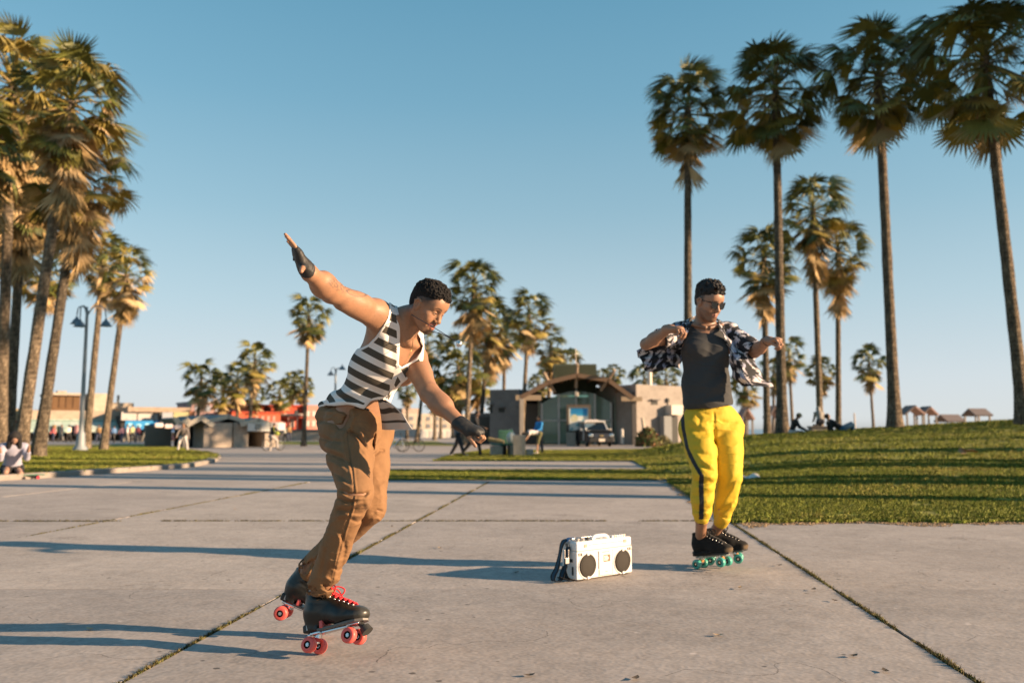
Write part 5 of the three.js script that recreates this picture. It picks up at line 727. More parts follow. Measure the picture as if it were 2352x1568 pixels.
// roller skate in its own frame: x ahead, y up, z to its left; the ground at y = 0
function wheelGeo(r, w, core) { const pr = [[core, -w * .5], [r * .78, -w * .5], [r * .93, -w * .42], [r, -w * .26], [r, w * .26], [r * .93, w * .42], [r * .78, w * .5], [core, w * .5]].map((q) => new THREE.Vector2(...q)), a = new THREE.LatheGeometry(pr, 28), b = new THREE.LatheGeometry([[0, -w * .3], [core * 1.0, -w * .3], [core, w * .3], [0, w * .3]].map((q) => new THREE.Vector2(...q)), 20), c = merge([new THREE.CylinderGeometry(.006, .006, w * 1.04, 8), new THREE.CylinderGeometry(.0085, .0085, w * .86, 6)]); const g = mergeGeometries([a.toNonIndexed(), b.toNonIndexed(), c.index ? c.toNonIndexed() : c], true); g.rotateX(Math.PI / 2); return g; }
function rollerSkate(parent, o) {
  const t = new THREE.Group(); t.name = 'roller_skate'; parent.add(t);
  const h = V3(Math.cos(o.yaw), 0, Math.sin(o.yaw)), q = new THREE.Quaternion().setFromAxisAngle(V3(0, 1, 0), -o.yaw).multiply(new THREE.Quaternion().setFromAxisAngle(V3(0, 0, 1), o.pitch)).multiply(new THREE.Quaternion().setFromAxisAngle(V3(1, 0, 0), o.roll));
  const sc = o.scale ?? 1; t.quaternion.copy(q); t.scale.setScalar(sc); t.position.copy(o.pivot).sub(V3(...o.local).multiplyScalar(sc).applyQuaternion(q)); t.updateMatrix();
  const chrome = M(.62, .63, .66, .16, { metalness: 1 }), blk = M(.018, .018, .018, .5), wm = o.wheelMats, wg = wheelGeo(.0315, o.ww ?? .031, .0155), ax = [-.085, .1], tr = o.track ?? .04;
  for (const x of ax) for (const s of [-1, 1]) { const w = mesh('wheel', wg, wm, t); w.position.set(x, .0315, s * tr); }
  for (const [i, x] of ax.entries()) { const sg = i ? -1 : 1; mesh('truck', merge([cyl(V3(x, .0315, -tr), V3(x, .0315, tr), .0065, .0065, 8), cyl(V3(x, .033, 0), V3(x + sg * .022, .075, 0), .013, .009, 10), cyl(V3(x + sg * .018, .062, 0), V3(x + sg * .026, .088, 0), .015, .015, 14), cyl(V3(x + sg * .004, .04, 0), V3(x + sg * .006, .047, 0), .02, .02, 14), cyl(V3(x, .045, -.022), V3(x, .045, .022), .009, .009, 8)]), chrome, t); mesh('cushion', cyl(V3(x + sg * .008, .05, 0), V3(x + sg * .016, .066, 0), .0185, .0185, 14), o.cushion ?? blk, t); }
  mesh('plate', merge([box(.235, .012, .03, .01, .0865, 0, .004), box(.05, .014, .05, -.065, .0875, 0, .005), box(.06, .012, .052, .11, .089, 0, .005)]), o.plateMat ?? chrome, t);
  if (o.toeStop) mesh('toe_stop', merge([cyl(V3(.128, .092, 0), V3(.155, .06, 0), .011, .012, 12), cyl(V3(.15, .07, 0), V3(.163, .048, 0), .021, .025, 18)]), M(.03, .03, .028, .7), t);
  // boot
  const Y = V3(0, 1, 0), F0 = [V3(0, 0, 1), Y, V3(1, 0, 0)], low = o.low, top = o.top ?? .27;
  const ps = [cone(V3(-.078, .16, 0), V3(-.08, .112, 0), .039, .037, .01), ell(V3(-.07, .178, 0), [V3(1, 0, 0), Y, V3(0, 0, 1)], [.05, .056, .04], .02), cone(V3(-.055, .165, 0), V3(.06, .142, 0), .043, .041, .03), flat(V3(.055, .130, 0), V3(.118, .124, 0), .049, .042, Y, 1.4, .02), ell(V3(.128, .122, 0), [V3(1, 0, 0), Y, V3(0, 0, 1)], [.046, .032, .042], .02), cone(V3(-.052, .19, 0), V3(-.058, top + .02, 0), .047, .05, .03), cone(V3(-.034, .218, 0), V3(.092, .142, 0), .036, .029, .03), cut(ell(V3(-.005, .085, 0), [V3(1, 0, 0), Y, V3(0, 0, 1)], [.042, .028, .06], .006), .006), fn((x, y) => Math.max(y - .1005, -.052 - x), true, .003), plane(V3(0, .094, 0), V3(0, -1, 0), .002), plane(V3(0, top, 0), V3(-.1, 1, 0).normalize(), .004), cut(cone(V3(-.055, .235, 0), V3(-.06, .36, 0), .038, .041, .006), .006)];
  if (low) ps.push(flat(V3(-.08, .11, 0), V3(.12, .112, 0), .043, .045, Y, 2.4, .004));
  const wr = (x, y, z) => .0016 * fbm(x * 26, y * 30, z * 26, 2) + .0016 * Math.sin(y * 210 + x * 60) * sstep(.05, 0, Math.abs(x + .03)) * sstep(.18, .2, y);
  mesh('boot', skin(ps, .0034, V3(-.14, .08, -.08), V3(.19, .3, .08), { post: (d, x, y, z) => d + wr(x, y, z), color: o.bootColor }), o.bootMat, t);
  mesh('heel', merge([box(.07, .034, .066, -.083, .111, 0, .008)]), M(.012, .012, .012, .4), t);
  const so = new THREE.Shape(); [[-.05, .028], [.03, .031], [.09, .043], [.13, .040], [.158, .024], [.168, 0], [.158, -.024], [.13, -.040], [.09, -.043], [.03, -.031], [-.05, -.028]].forEach((q, i) => i ? so.lineTo(...q) : so.moveTo(...q)); const sg2 = new THREE.ExtrudeGeometry(so, { depth: .007, bevelEnabled: true, bevelSize: .002, bevelThickness: .002, bevelSegments: 2 }); sg2.rotateX(-Math.PI / 2); sg2.translate(0, .0935, 0); mesh('sole', sg2, o.soleMat ?? M(.10, .09, .08, .35), t);
  // laces crossing the instep, over metal eyelets
  const lac = [], eye = [], topY = (x, z) => { let y = .32; while (y > .1 && combine(ps, x, y, z) > 0) y -= .001; return y; }, L3 = (x, z, h) => V3(x + h * .45, topY(x, z) + h, z), xs = (k) => lerp(.118, -.004, k);
  for (let i = 0; i < 7; i++) { const x = xs(i / 6), x2 = xs((i + 1) / 6), w = lerp(.017, .022, i / 6); for (const s of [-1, 1]) { if (i < 6) lac.push(tube([L3(x, s * w, .001), L3(lerp(x, x2, .3), s * w * .5, .004), L3(lerp(x, x2, .55), 0, .0055), L3(lerp(x, x2, .8), -s * w * .5, .004), L3(x2, -s * w, .001)], .0034, 14, 6)); eye.push(new THREE.SphereGeometry(.0046, 8, 6).translate(x, topY(x, s * (w + .005)) + .001, s * (w + .005))); } lac.push(tube([L3(x, -w, .0015), L3(x, -w * .5, .004), L3(x, 0, .005), L3(x, w * .5, .004), L3(x, w, .0015)], .0036, 12, 6)); }
  { const q = L3(xs(.93), 0, .008); for (const s of [-1, 1]) { lac.push(tube([q, off(q, V3(.022, .012, s * .02)), off(q, V3(.045, -.004, s * .036)), off(q, V3(.03, -.022, s * .034)), off(q, V3(.006, -.006, s * .01)), q], .0030, 24, 6)); lac.push(tube([q, off(q, V3(.016, .002, s * .026)), off(q, V3(.03, -.03, s * .04))], .0030, 12, 6)); } }
  mesh('laces', merge(lac), o.laceMat, t); mesh('eyelet', merge(eye), M(.7, .66, .6, .25, { metalness: 1 }), t);
  if (o.extra) o.extra(t);
  for (const c of t.children) { if (c.name === 'wheel') continue; if (c.name === 'truck' || c.name === 'cushion') { c.scale.y = .8; c.position.y = .0063; } else c.position.y -= .0125; }
  const W = (x, y, z) => V3(x, y - .0125, z).multiplyScalar(sc).applyQuaternion(q).add(t.position);
  return { t, at: W, up: V3(0, 1, 0).applyQuaternion(q), ahead: V3(1, 0, 0).applyQuaternion(q) };
}
// ------------------------------------------------------------------ boombox
{
  const a = G(1325.2, 1336.7), b = G(1452.6, 1317.4), w = a.distanceTo(b), h = .238, dp = .13, yaw = Math.atan2(-(b.z - a.z), b.x - a.x), c = a.clone().lerp(b, .5);
  const t = thing('boombox', 'white cassette boombox with two round brown speakers standing on the paving', 'boombox', c.setY(0), null, yaw), wht = M(.74, .725, .70, .38), wht2 = M(.68, .66, .63, .42), grey = M(.30, .29, .27, .45), seam = M(.34, .32, .29, .6), brown = M(.020, .0165, .0115, .8), silver = M(.5, .48, .45, .3, { metalness: .8 });
  const Z = -dp / 2; // front face at z = 0, back at -dp
  mesh('case', merge([box(w, .166, dp, 0, .093, Z, .008), box(w * .996, .058, dp * .98, 0, .203, Z, .012)]), wht, t);
  mesh('foot', merge([-1, 1].flatMap((s) => [box(.04, .012, .03, s * w * .4, .006, -.03, .004), box(.04, .012, .03, s * w * .4, .006, -.1, .004)])), M(.02, .02, .02), t);
  mesh('front_seam', box(w * .985, .0025, .004, 0, .1755, .0005), seam, t);
  const hole = (x) => { const g = []; for (let i = 0; i < 5; i++) g.push(new THREE.TorusGeometry(.012 + i * .0125, .0014, 5, 36)); return g.map((q) => q.translate(x, .087, .0075)); };
  for (const s of [-1, 1]) { const x = s * w * .316; const ring = new THREE.LatheGeometry([[.066, 0], [.0715, .003], [.0745, .006], [.078, .003], [.079, 0]].map((q) => new THREE.Vector2(...q)), 44); ring.rotateX(Math.PI / 2); ring.translate(x, .087, 0); const sp = new THREE.Group(); sp.name = 'speaker'; t.add(sp); mesh('rim', ring, wht2, sp); const gr = new THREE.LatheGeometry([[0, .009], [.03, .008], [.06, .006], [.069, .003], [.07, 0]].map((q) => new THREE.Vector2(...q)), 40); gr.rotateX(Math.PI / 2); gr.translate(x, .087, .001); mesh('grille', merge([gr, ...hole(x)]), brown, sp); mesh('clip', merge([-1, 1].map((k) => box(.018, .016, .01, x, .087 + k * .069, .006, .003))), wht, sp); }
  mesh('tweeter', merge([-1, 1].map((s) => box(.03, .018, .004, s * w * .44, .158, .001, .001))), M(.05, .045, .04, .5), t); mesh('tweeter_lens', merge([-1, 1].map((s) => box(.013, .012, .006, s * w * .44 - .006, .158, .001, .001))), M(.4, .38, .32, .4), t);
  // cassette door
  mesh('cassette_door', merge([box(.112, .106, .006, 0, .113, .002, .004)]), wht2, t); mesh('cassette_window', box(.058, .043, .004, .01, .119, .0045, .002), M(.20, .145, .10, .15), t); mesh('cassette', merge([box(.036, .03, .002, -.002, .12, .0068, .001)]), M(.55, .5, .45, .5), t); { const g = new THREE.CylinderGeometry(.0065, .0065, .003, 12); g.rotateX(Math.PI / 2); mesh('spool', merge([g.clone().translate(-.006, .121, .0085), g.clone().translate(.017, .119, .0068)]), M(.62, .55, .48, .5), t); }
  mesh('door_label', box(.06, .006, .002, 0, .158, .0052), grey, t); mesh('key_panel', box(.104, .034, .006, 0, .0395, .002, .003), wht, t); mesh('maker_mark', merge([box(.004, .008, .002, -.026, .04, .0055), box(.022, .004, .002, .004, .0395, .0055)]), M(.3, .2, .17), t); mesh('panel_seam', merge([box(.0025, .15, .003, -.0615, .095, .0005), box(.0025, .15, .003, .0615, .095, .0005), box(.123, .0025, .003, 0, .02, .0006)]), seam, t);
  // tuning scale, knobs, keys and carrying handle on the top
  mesh('tuning_scale', box(w * .62, .0035, .004, .01, .209, .0), grey, t); mesh('scale_end', merge([box(.026, .02, .004, -w * .345, .206, .0, .001), box(.026, .02, .004, w * .37, .209, 0, .001)]), M(.34, .31, .25, .4), t);
  for (let i = 0; i < 3; i++) { const g = new THREE.CylinderGeometry(.0135, .0135, .02, 18); g.translate(-w * .43 + i * .042, .24, -.03); mesh('knob', g, i === 2 ? M(.05, .05, .05, .4) : silver, t); }
  mesh('handle', tube([V3(-.07, .23, -.045), V3(-.05, .246, -.045), V3(0, .25, -.045), V3(.05, .246, -.045), V3(.07, .23, -.045)], .012, 24, 8), wht, t);
  for (let i = 0; i < 6; i++) mesh('key', box(.017, .016, .022, w * .2 + i * .0205, .238, -.035, .003), i % 2 ? silver : wht2, t);
  mesh('antenna', merge([cyl(V3(-w * .46, .236, -.115), V3(w * .2, .241, -.115), .0035, .0022, 8), new THREE.SphereGeometry(.005, 8, 6).translate(w * .2, .241, -.115)]), silver, t);
  mesh('side_socket', merge([box(.004, .05, .014, -w / 2 - .0005, .06, -.035, .001), box(.004, .02, .03, -w / 2 - .0005, .12, -.05, .001)]), M(.04, .04, .04), t); mesh('strap_lug', merge([-1, 1].map((s) => box(.016, .02, .03, s * (w / 2 + .004), .208, -.075, .004))), silver, t);
  // webbing strap hanging in folds from the lug
  const sm = new THREE.MeshStandardMaterial({ color: 0xffffff, roughness: .8, map: dataTex(32, (i, x) => x > 11 && x < 21 ? [.04, .22, .30] : x > 8 && x < 24 ? [.25, .27, .3] : [.06, .065, .08], true, 1, 8) });
  const band = (pts, wd, nm, mt) => { const cv = new THREE.CatmullRomCurve3(pts.map((q) => V3(...q)), false, 'centripetal'), n = 44, pos = [], uv = [], idx = []; for (let i = 0; i <= n; i++) { const p = cv.getPoint(i / n), tg = cv.getTangent(i / n), tw = V3(.25 * Math.sin(i * .35), .1, 1).cross(tg).cross(tg).normalize(), nn = tg.clone().cross(tw).normalize(); for (const [s, k] of [[-1, 1], [1, 1], [1, -1], [-1, -1]]) { const q = p.clone().addScaledVector(tw, s * wd).addScaledVector(nn, k * .0015); pos.push(q.x, q.y, q.z); uv.push(s > 0 ? 1 : 0, i / n * 6); } } for (let i = 0; i < n; i++) for (let k = 0; k < 4; k++) { const a0 = i * 4 + k, b0 = i * 4 + (k + 1) % 4; idx.push(a0, b0, a0 + 4, b0, b0 + 4, a0 + 4); } const g = new THREE.BufferGeometry(); g.setAttribute('position', new THREE.Float32BufferAttribute(pos, 3)); g.setAttribute('uv', new THREE.Float32BufferAttribute(uv, 2)); g.setIndex(idx); g.computeVertexNormals(); return mesh(nm, g, mt, t); };
  const xl = -w / 2;
  band([[xl + .03, .244, -.09], [xl - .01, .238, -.09], [xl - .035, .215, -.09], [xl - .06, .15, -.085], [xl - .09, .075, -.08], [xl - .125, .04, -.07], [xl - .13, .015, -.06], [xl - .09, .012, -.05], [xl - .06, .05, -.06], [xl - .03, .09, -.07]], .02, 'strap', sm);
  band([[xl - .012, .2, -.06], [xl - .035, .13, -.05], [xl - .05, .07, -.05], [xl - .045, .03, -.045], [xl - .02, .012, -.04], [xl - .07, .02, -.03], [xl - .11, .035, -.04]], .017, 'strap', sm);
  mesh('buckle', merge([box(.03, .034, .006, xl - .045, .125, -.035, .002), box(.006, .05, .006, xl - .03, .165, -.04, .002), box(.006, .05, .006, xl - .06, .165, -.04, .002)]), M(.5, .46, .42, .35, { metalness: .5 }), t);
  band([[xl + .1, .243, -.07], [xl + .05, .25, -.075], [xl + .01, .247, -.08], [xl - .02, .23, -.08]], .02, 'strap', M(.12, .2, .34, .8));
}
// ------------------------------------------------------------------ the skater in the striped tank top
{
  const t = thing('person', 'man on red wheeled roller skates in a striped tank top, leaning with spread arms', 'person', null);
  const skinMat = new THREE.MeshStandardMaterial({ vertexColors: true, roughness: .52, bumpMap: dataTex(128, (() => { const n = tileNoise(128, [32, 64, 128], [.3, .4, .5], 3); return (i) => { const v = .5 + n[i] * .6; return [v, v, v]; }; })(), false, 1), bumpScale: .0009 });
  const red = M(.52, .012, .02, .6), wheelMats = [M(.72, .105, .085, .38), M(.02, .018, .018, .4), M(.62, .62, .62, .2, { metalness: 1 })];
  const bootMat = new THREE.MeshStandardMaterial({ vertexColors: true, roughness: .36 }), bootColor = (x, y, z) => { const sc = sstep(.09, .15, x) * clamp(.55 + 1.2 * fbm(x * 40, y * 60, z * 40, 3), 0, 1) + .5 * clamp(fbm(x * 18, y * 22, z * 18, 3) - .12, 0, 1); return [lerp(.008, .055, sc), lerp(.0085, .052, sc), lerp(.0075, .043, sc)]; };
  const extra = (tt) => { mesh('heel_strap', box(.016, .03, .07, -.03, .115, 0, .004), M(.62, .10, .09, .5), tt); const g = []; for (const s of [-1, 1]) for (const x of [-.094, -.08]) g.push(box(.008, .02, .0015, x, .113, s * .0335)); mesh('heel_emblem', merge(g), M(.45, .43, .4, .5), tt); };
  const sk = { wheelMats, bootMat, bootColor, laceMat: red, cushion: M(.5, .03, .03, .5), toeStop: true, top: .262, extra };
  const sR = rollerSkate(t, { ...sk, yaw: .29, pitch: .27, roll: -.30, scale: .975, pivot: P(740, 1485, 3.62).setY(.001), local: [-.085, 0, -.056] });
  const sL = rollerSkate(t, { ...sk, yaw: .08, pitch: -.36, roll: -.06, scale: .95, pivot: P(644.5, 1408, 3.86), local: [-.085, .0315, .04] });
  // joints, measured with depth
  const ankR = sR.at(-.056, .235, 0), ankL = sL.at(-.056, .235, 0), footR = sR.at(-.05, .16, 0), footL = sL.at(-.05, .16, 0);
  const hipR = P(797, 994, 3.70), hipL = P(846, 992, 3.84), kneeR = P(817, 1130, 3.38), kneeL = P(850, 1165, 3.60);
  const wst = P(834, 924, 3.68), chs = P(876, 838, 3.59), ub = P(909, 768, 3.52), shR = P(871, 722, 3.42), shL = P(949, 818, 3.65);
  const elR = P(759, 672, 3.16), wrR = P(711, 627, 2.97), elL = P(985, 905, 3.45), wrL = P(1063, 977, 3.33), nb = P(930, 742, 3.50);
  const pel = mid(hipR, hipL), cX = shL.clone().sub(shR).normalize(), cY0 = ub.clone().sub(wst), cZ = cX.clone().cross(cY0).normalize(), cY = cZ.clone().cross(cX), C = [cX, cY, cZ];
  const pX = hipL.clone().sub(hipR).normalize(), pZ = pX.clone().cross(wst.clone().sub(pel)).normalize(), pY = pZ.clone().cross(pX), Pf = [pX, pY, pZ];
  const ho = P(982, 702, 3.42), psi = 61 * Math.PI / 180, th = 33 * Math.PI / 180, hf = V3(Math.sin(psi) * Math.cos(th), -Math.sin(th), Math.cos(psi) * Math.cos(th)), H = frame(hf, V3(.06, 1, 0)), HS = .785, hp = (x, y, z) => inFrame(ho, H, x * HS, y * HS, z * HS), toH = toHead(ho, H, HS);
  const K = .85, kc = (a, b, ra, rb, k) => cone(a, b, ra * K, rb * K, k), ke = (c, f, r, k) => ell(c, f, r.map((v) => v * K), k), kf = (a, b, ra, rb, n, s, k) => flat(a, b, ra * K, rb * K, n, s, k), kin = (o, f, x, y, z) => inFrame(o, f, x * K, y * K, z * K);
  const torso = (g) => [
    ke(chs, C, [.140 + g, .165 + g, .098 + g], .05), ke(mid(chs, ub, .62), C, [.150 + g, .10 + g, .088 + g], .05), ke(wst, Pf, [.128 + g, .15, .098 + g], .06), flat(hipR, hipL, .108 + g, .108 + g, pZ, 1.02, .06),
    ...[-1, 1].flatMap((s) => [ke(kin(chs, C, s * .068, .055, .066), C, [.078 + g, .058 + g, .04 + g], .03), kc(kin(chs, C, s * .105, .05, -.03), kin(wst, C, s * .075, .02, -.01), .046 + g, .05 + g, .04)]),
  ];
  const Sx = inFrame(shR, C, 0, .022, 0);
  const handR = (() => { const [d, n] = ortho(V3(-.40, .80, .42), V3(-.80, -.42, .30)); let s = d.clone().cross(n); if (s.z < 0) s.negate(); return handPrims({ W: P(703, 617, 2.95), dir: d, nrm: n, side: s, s: .72, curl: [[.02, .16, .1], [.0, .14, .1], [.0, .14, .1], [.02, .16, .12]], spread: .05, thumb: [.02, .8, .35], thumbBend: -.05 }); })();
  const handL = (() => { const [d, n] = ortho(V3(.86, -.30, .22), V3(-.30, -.86, -.2)); let s = d.clone().cross(n); if (s.z < 0) s.negate(); return handPrims({ W: wrL, dir: d, nrm: n, side: s, s: .74, curl: [[.45, 1.65, 1.2], [.5, 1.65, 1.2], [.55, 1.7, 1.2], [.6, 1.7, 1.2]], thumb: [1, .12, .75], thumbBend: .6 }); })();
  const upR = elR.clone().sub(shR), body = [
    ...torso(0),
    // shoulders, neck, upper back
    kc(shR, mid(shR, ub, .55), .058, .062, .03), kc(shL, mid(shL, ub, .55), .056, .062, .03), kc(P(938, 728, 3.49), mid(shR, ub, .35), .046, .046, .04), kc(P(945, 735, 3.52), mid(shL, ub, .3), .046, .044, .04),
    kc(nb, hp(0, -.055, -.034), .058, .054, .025), kc(mid(nb, chs, .3), nb, .062, .056, .05), kc(hp(.03, -.05, -.02), kin(ub, C, .02, .03, .075), .016, .014, .02), kc(hp(-.05, -.045, -.02), kin(ub, C, -.0, .03, .085), .016, .013, .02),
    ...[-1, 1].map((s) => kc(kin(ub, C, s * .015, .028, .085), kin(ub, C, s * .12, .055, .04), .013, .012, .018)), cut(kc(kin(chs, C, 0, .12, .125), kin(chs, C, 0, -.04, .118), .012, .01, .02), .025),
    // right arm
    ke(mid(shR, elR, .12), C, [.057, .06, .06], .03), kc(shR, mid(shR, elR, .5), .055, .047, .03), kc(mid(shR, elR, .4), elR, .046, .041, .03), kc(off(mid(shR, elR, .32), V3(-.005, .012, .02)), off(mid(shR, elR, .82), V3(0, .012, .018)), .034, .028, .03), kc(off(mid(shR, elR, .2), V3(0, -.03, -.005)), off(mid(shR, elR, .8), V3(0, -.022, -.01)), .036, .03, .02),
    kc(kin(chs, C, -.10, .09, .04), mid(shR, elR, .22), .044, .034, .025), kc(kin(chs, C, -.125, .05, -.045), mid(shR, elR, .12), .036, .034, .02),
    kc(elR, mid(elR, wrR, .4), .041, .0465, .025), kc(mid(elR, wrR, .35), wrR, .047, .031, .03), kc(off(elR, V3(.015, .015, 0)), off(mid(elR, wrR, .5), V3(.014, .012, 0)), .032, .034, .02), kc(wrR, P(699, 612, 2.95), .031, .029, .02),
    // left arm
    ke(mid(shL, elL, .12), C, [.054, .06, .056], .03), kc(shL, mid(shL, elL, .5), .053, .046, .03), kc(mid(shL, elL, .4), elL, .045, .039, .03), kc(off(mid(shL, elL, .25), V3(.012, 0, .012)), off(mid(shL, elL, .85), V3(.014, 0, .012)), .034, .028, .03), kc(off(mid(shL, elL, .3), V3(-.015, -.005, 0)), off(mid(shL, elL, .85), V3(-.012, -.006, 0)), .033, .028, .02),
    kc(elL, mid(elL, wrL, .35), .038, .042, .025), kc(mid(elL, wrL, .3), wrL, .0415, .0275, .03), kc(off(elL, V3(.012, .012, 0)), off(mid(elL, wrL, .45), V3(.008, .012, 0)), .03, .03, .02),
    // legs
    cone(hipR, kneeR, .085, .056, .03), cone(kneeR, ankR, .052, .038, .03), cone(hipL, kneeL, .085, .056, .03), cone(kneeL, ankL, .052, .038, .03), cone(ankR, footR, .037, .034, .02), cone(ankL, footL, .037, .034, .02),
    ...headPrims(ho, H, { s: HS, smile: true, lid: .0026, eyeY: -.0062 }), ...handR.all, ...handL.all,
  ];
  const tatA = P(789, 664, 3.2), tatB = P(826, 679, 3.3);
  const skinCol = (x, y, z, nx, ny, nz) => {
    const n = .5 + .5 * fbm(x * 9, y * 9, z * 9, 3), f = fbm(x * 60, y * 60, z * 60, 2); const m3 = fbm(x * 24, y * 24, z * 24, 3), sp = perlin.noise(x * 210, y * 210, z * 210) > .52 ? .8 : 1; let c = [(.275 + n * .05 + f * .035 + m3 * .06) * sp, (.145 + n * .025 + f * .018 + m3 * .022) * sp, (.082 + n * .012 + f * .009 + m3 * .008) * sp];
    const mix = (q, k) => { k = clamp(k, 0, 1); c = c.map((v, i) => lerp(v, q[i], k)); };
    const [hx, hy, hz] = toH(x, y, z), hd = Math.hypot(hx, hy, hz);
    if (hd < .19) {
      const ax = Math.abs(hx);
      mix([.30, .115, .07], .4 * sstep(.03, .0, Math.hypot(ax - .04, hy + .03, hz - .07)));
      const fade = sstep(-.012, .045, hy - .10 * hz + f * .02) * sstep(.066, .030, hz - Math.max(0, hy - .03) * .5 + f * .012) * (ax > .03 ? 1 : 0); mix([.016, .011, .008], fade * .96 * (ax > .0775 && hy < .030 && Math.abs(hz + .008) < .030 ? 0 : 1));
      mix([.02, .014, .01], sstep(.06, .0, hz + .06) * sstep(-.085, -.03, hy) * .9 * (hz < -.02 ? 1 : 0));
      const brow = .021 + .006 * Math.sin((ax - .012) / .04 * 2.6) - Math.max(0, ax - .042) * .5; if (hz > .035) mix([.02, .012, .009], sstep(.0048, .0022, Math.abs(hy - brow)) * sstep(.010, .015, ax) * sstep(.055, .047, ax) * .85);
      const lip = hz > .07 && ax < .029 ? sstep(.0085, .005, Math.min(Math.abs(hy + .0625), Math.abs(hy + .0815 - ax * ax * 14))) : 0; mix([.33, .10, .075], lip * .75);
      if (hz > .055 && ax < .022 && Math.abs(hy + .0712) < .0062) mix([.05, .012, .010], .8);
      mix([.025, .016, .012], sstep(-.088, -.098, hy + f * .004) * sstep(.02, .045, hz) * sstep(.036, .022, ax) * .9); mix([.04, .026, .018], sstep(.005, -.012, hy + .07 + Math.max(0, hz - .0) * .75 - ax * .0) * sstep(.0, .02, hz + .03) * .42 * sstep(.02, .04, ax) * (hy < -.045 ? 1 : 0)); mix([.05, .03, .022], .6 * sstep(.0045, .002, Math.abs(hy + .0545)) * sstep(.024, .018, ax) * (hz > .075 ? .55 : 0));
      if (hz > .066) mix([.05, .028, .02], sstep(.0042, .0018, Math.abs(hy + .0022 + Math.pow(Math.abs(ax - .031) / .014, 2) * .003)) * sstep(.017, .013, Math.abs(ax - .031)) * .85);
    }
    const dA = Math.hypot(x - tatA.x, y - tatA.y), dB = Math.hypot(x - tatB.x, (y - tatB.y) * 2);
    if (nz > 0) { mix([.10, .075, .055], .62 * sstep(.026, .018, dA) * (Math.sin(x * 900 + Math.sin(y * 500) * 3) * Math.sin(y * 620 + x * 300) > .0 ? 1 : 0)); mix([.09, .065, .05], .7 * sstep(.004, .002, Math.abs(dB - .026))); }
    const cr = (x - chs.x) * 0 + Math.abs((x - inFrame(chs, C, 0, 0, 0).x)); void cr;
    for (const h of [handR, handL]) for (const q of h.pts.slice(1)) { const d = Math.hypot(x - q.x, y - q.y, z - q.z); if (d < .02) mix([.42, .22, .15], .5 * (1 - d / .02)); }
    return c;
  };
  const all = [hp(0, .13, 0), hp(0, -.13, .1), ...handR.pts, ...handL.pts, hipR, hipL, kneeR, kneeL, footR, footL, shR, shL, elR, elL, wst], [lo, hi] = bounds(all, .15);
  const uvm = (x, y, z) => [(x + z * .6) * 9, (y + z * .3) * 9];
  mesh('body', bodySkin(body, .0039, .0019, hp(0, -.115, -.045), H[1].clone().addScaledVector(H[2], -.45).normalize(), lo, hi, ...bounds([hp(-.1, -.17, -.13), hp(.1, .14, .13), hp(.1, -.17, .13), hp(-.1, .14, -.13)], .07), { head: ho, headR: 0.132, color: skinCol, uv: uvm }), skinMat, t);
  // eyes and teeth
  const eyeMat = new THREE.MeshStandardMaterial({ vertexColors: true, roughness: .12 }), gaze = hp(.01, -.05, .3);
  for (const s of [-1, 1]) { const c = hp(s * .031, -.0035, .0725), g = new THREE.SphereGeometry(.0125 * HS, 28, 20), p = g.attributes.position, col = [], look = gaze.clone().sub(c).normalize(); for (let i = 0; i < p.count; i++) { const a = V3(p.getX(i), p.getY(i), p.getZ(i)).normalize().dot(look); col.push(...(a > .945 ? [.008, .006, .005] : a > .87 ? [.05, .024, .012] : [.55, .5, .46])); } g.setAttribute('color', new THREE.Float32BufferAttribute(col, 3)); const e = mesh('eye', g, eyeMat, t); e.position.copy(c); }
  { const tg = []; for (let i = -4; i <= 4; i++) { const x = i * .0046, z = .0805 - x * x * 14; const g = new RoundedBoxGeometry(.0044, .0088, .005, 1, .001); const m4 = new THREE.Matrix4().makeBasis(H[0], H[1], H[2]); g.rotateY(x * 22); g.translate(x, -.0690 + x * x * 3, z); g.scale(HS, HS, HS); g.applyMatrix4(m4); g.translate(ho.x, ho.y, ho.z); tg.push(g); } mesh('teeth', merge(tg), M(.62, .56, .48, .25), t); }
  // short curly hair, long on top
  {
    const he = (x, y, z, r, k) => ell(hp(x, y, z), H, r.map((v) => v * HS), k), cap = [he(0, .050, -.014, [.078, .082, .098], .02), he(0, .068, .022, [.066, .058, .070], .03), he(0, .0, -.05, [.066, .075, .056], .03), cut(he(0, -.045, .075, [.12, .115, .075], .01), .010), cut(cone(hp(-.095, -.03, .01), hp(-.095, .0, .04), .034, .039), .010), cut(cone(hp(.095, -.03, .01), hp(.095, .0, .04), .034, .039), .010), plane(hp(0, -.055, -.05), H[1].clone().multiplyScalar(-1), .015)];
    const curl = (d, x, y, z) => { const [hx, hy, hz] = toH(x, y, z), topk = sstep(.03, .085, hy); const n = perlin.noise(hx * 105, hy * 105, hz * 105) + .8 * perlin.noise(hx * 240 + 7, hy * 240, hz * 240); return d - (.0012 + .0052 * topk) * n - .004 * topk * perlin.noise(hx * 30, hy * 30, hz * 30) + (1 - topk) * .0035; };
    mesh('hair', skin(cap, .0024, ...bounds([hp(-.13, -.1, -.14), hp(.13, .17, .13), hp(-.13, .17, -.14), hp(.13, -.1, .13)], .03), { post: curl }), M(.006, .005, .0045, 1), t);
  }
  // striped tank top
  const armR = [[893, 690], [894, 707], [890, 730], [879, 749], [862, 774], [846, 790], [830, 798], [815, 802.5], [800, 806], [690, 806], [690, 600], [893, 600]];
  const vneck = [[911, 640], [913, 705], [918, 730], [919.5, 755], [918, 800], [916, 838], [922, 842], [940, 832], [956, 822], [967, 807], [971, 793], [965, 778], [956, 763], [946, 742], [942, 640]];
  const armL = [[976, 770], [974, 800], [970, 843], [957, 857], [941, 866], [922, 882], [905, 903], [893, 930], [893, 1010], [1120, 1010], [1120, 720], [985, 740]];
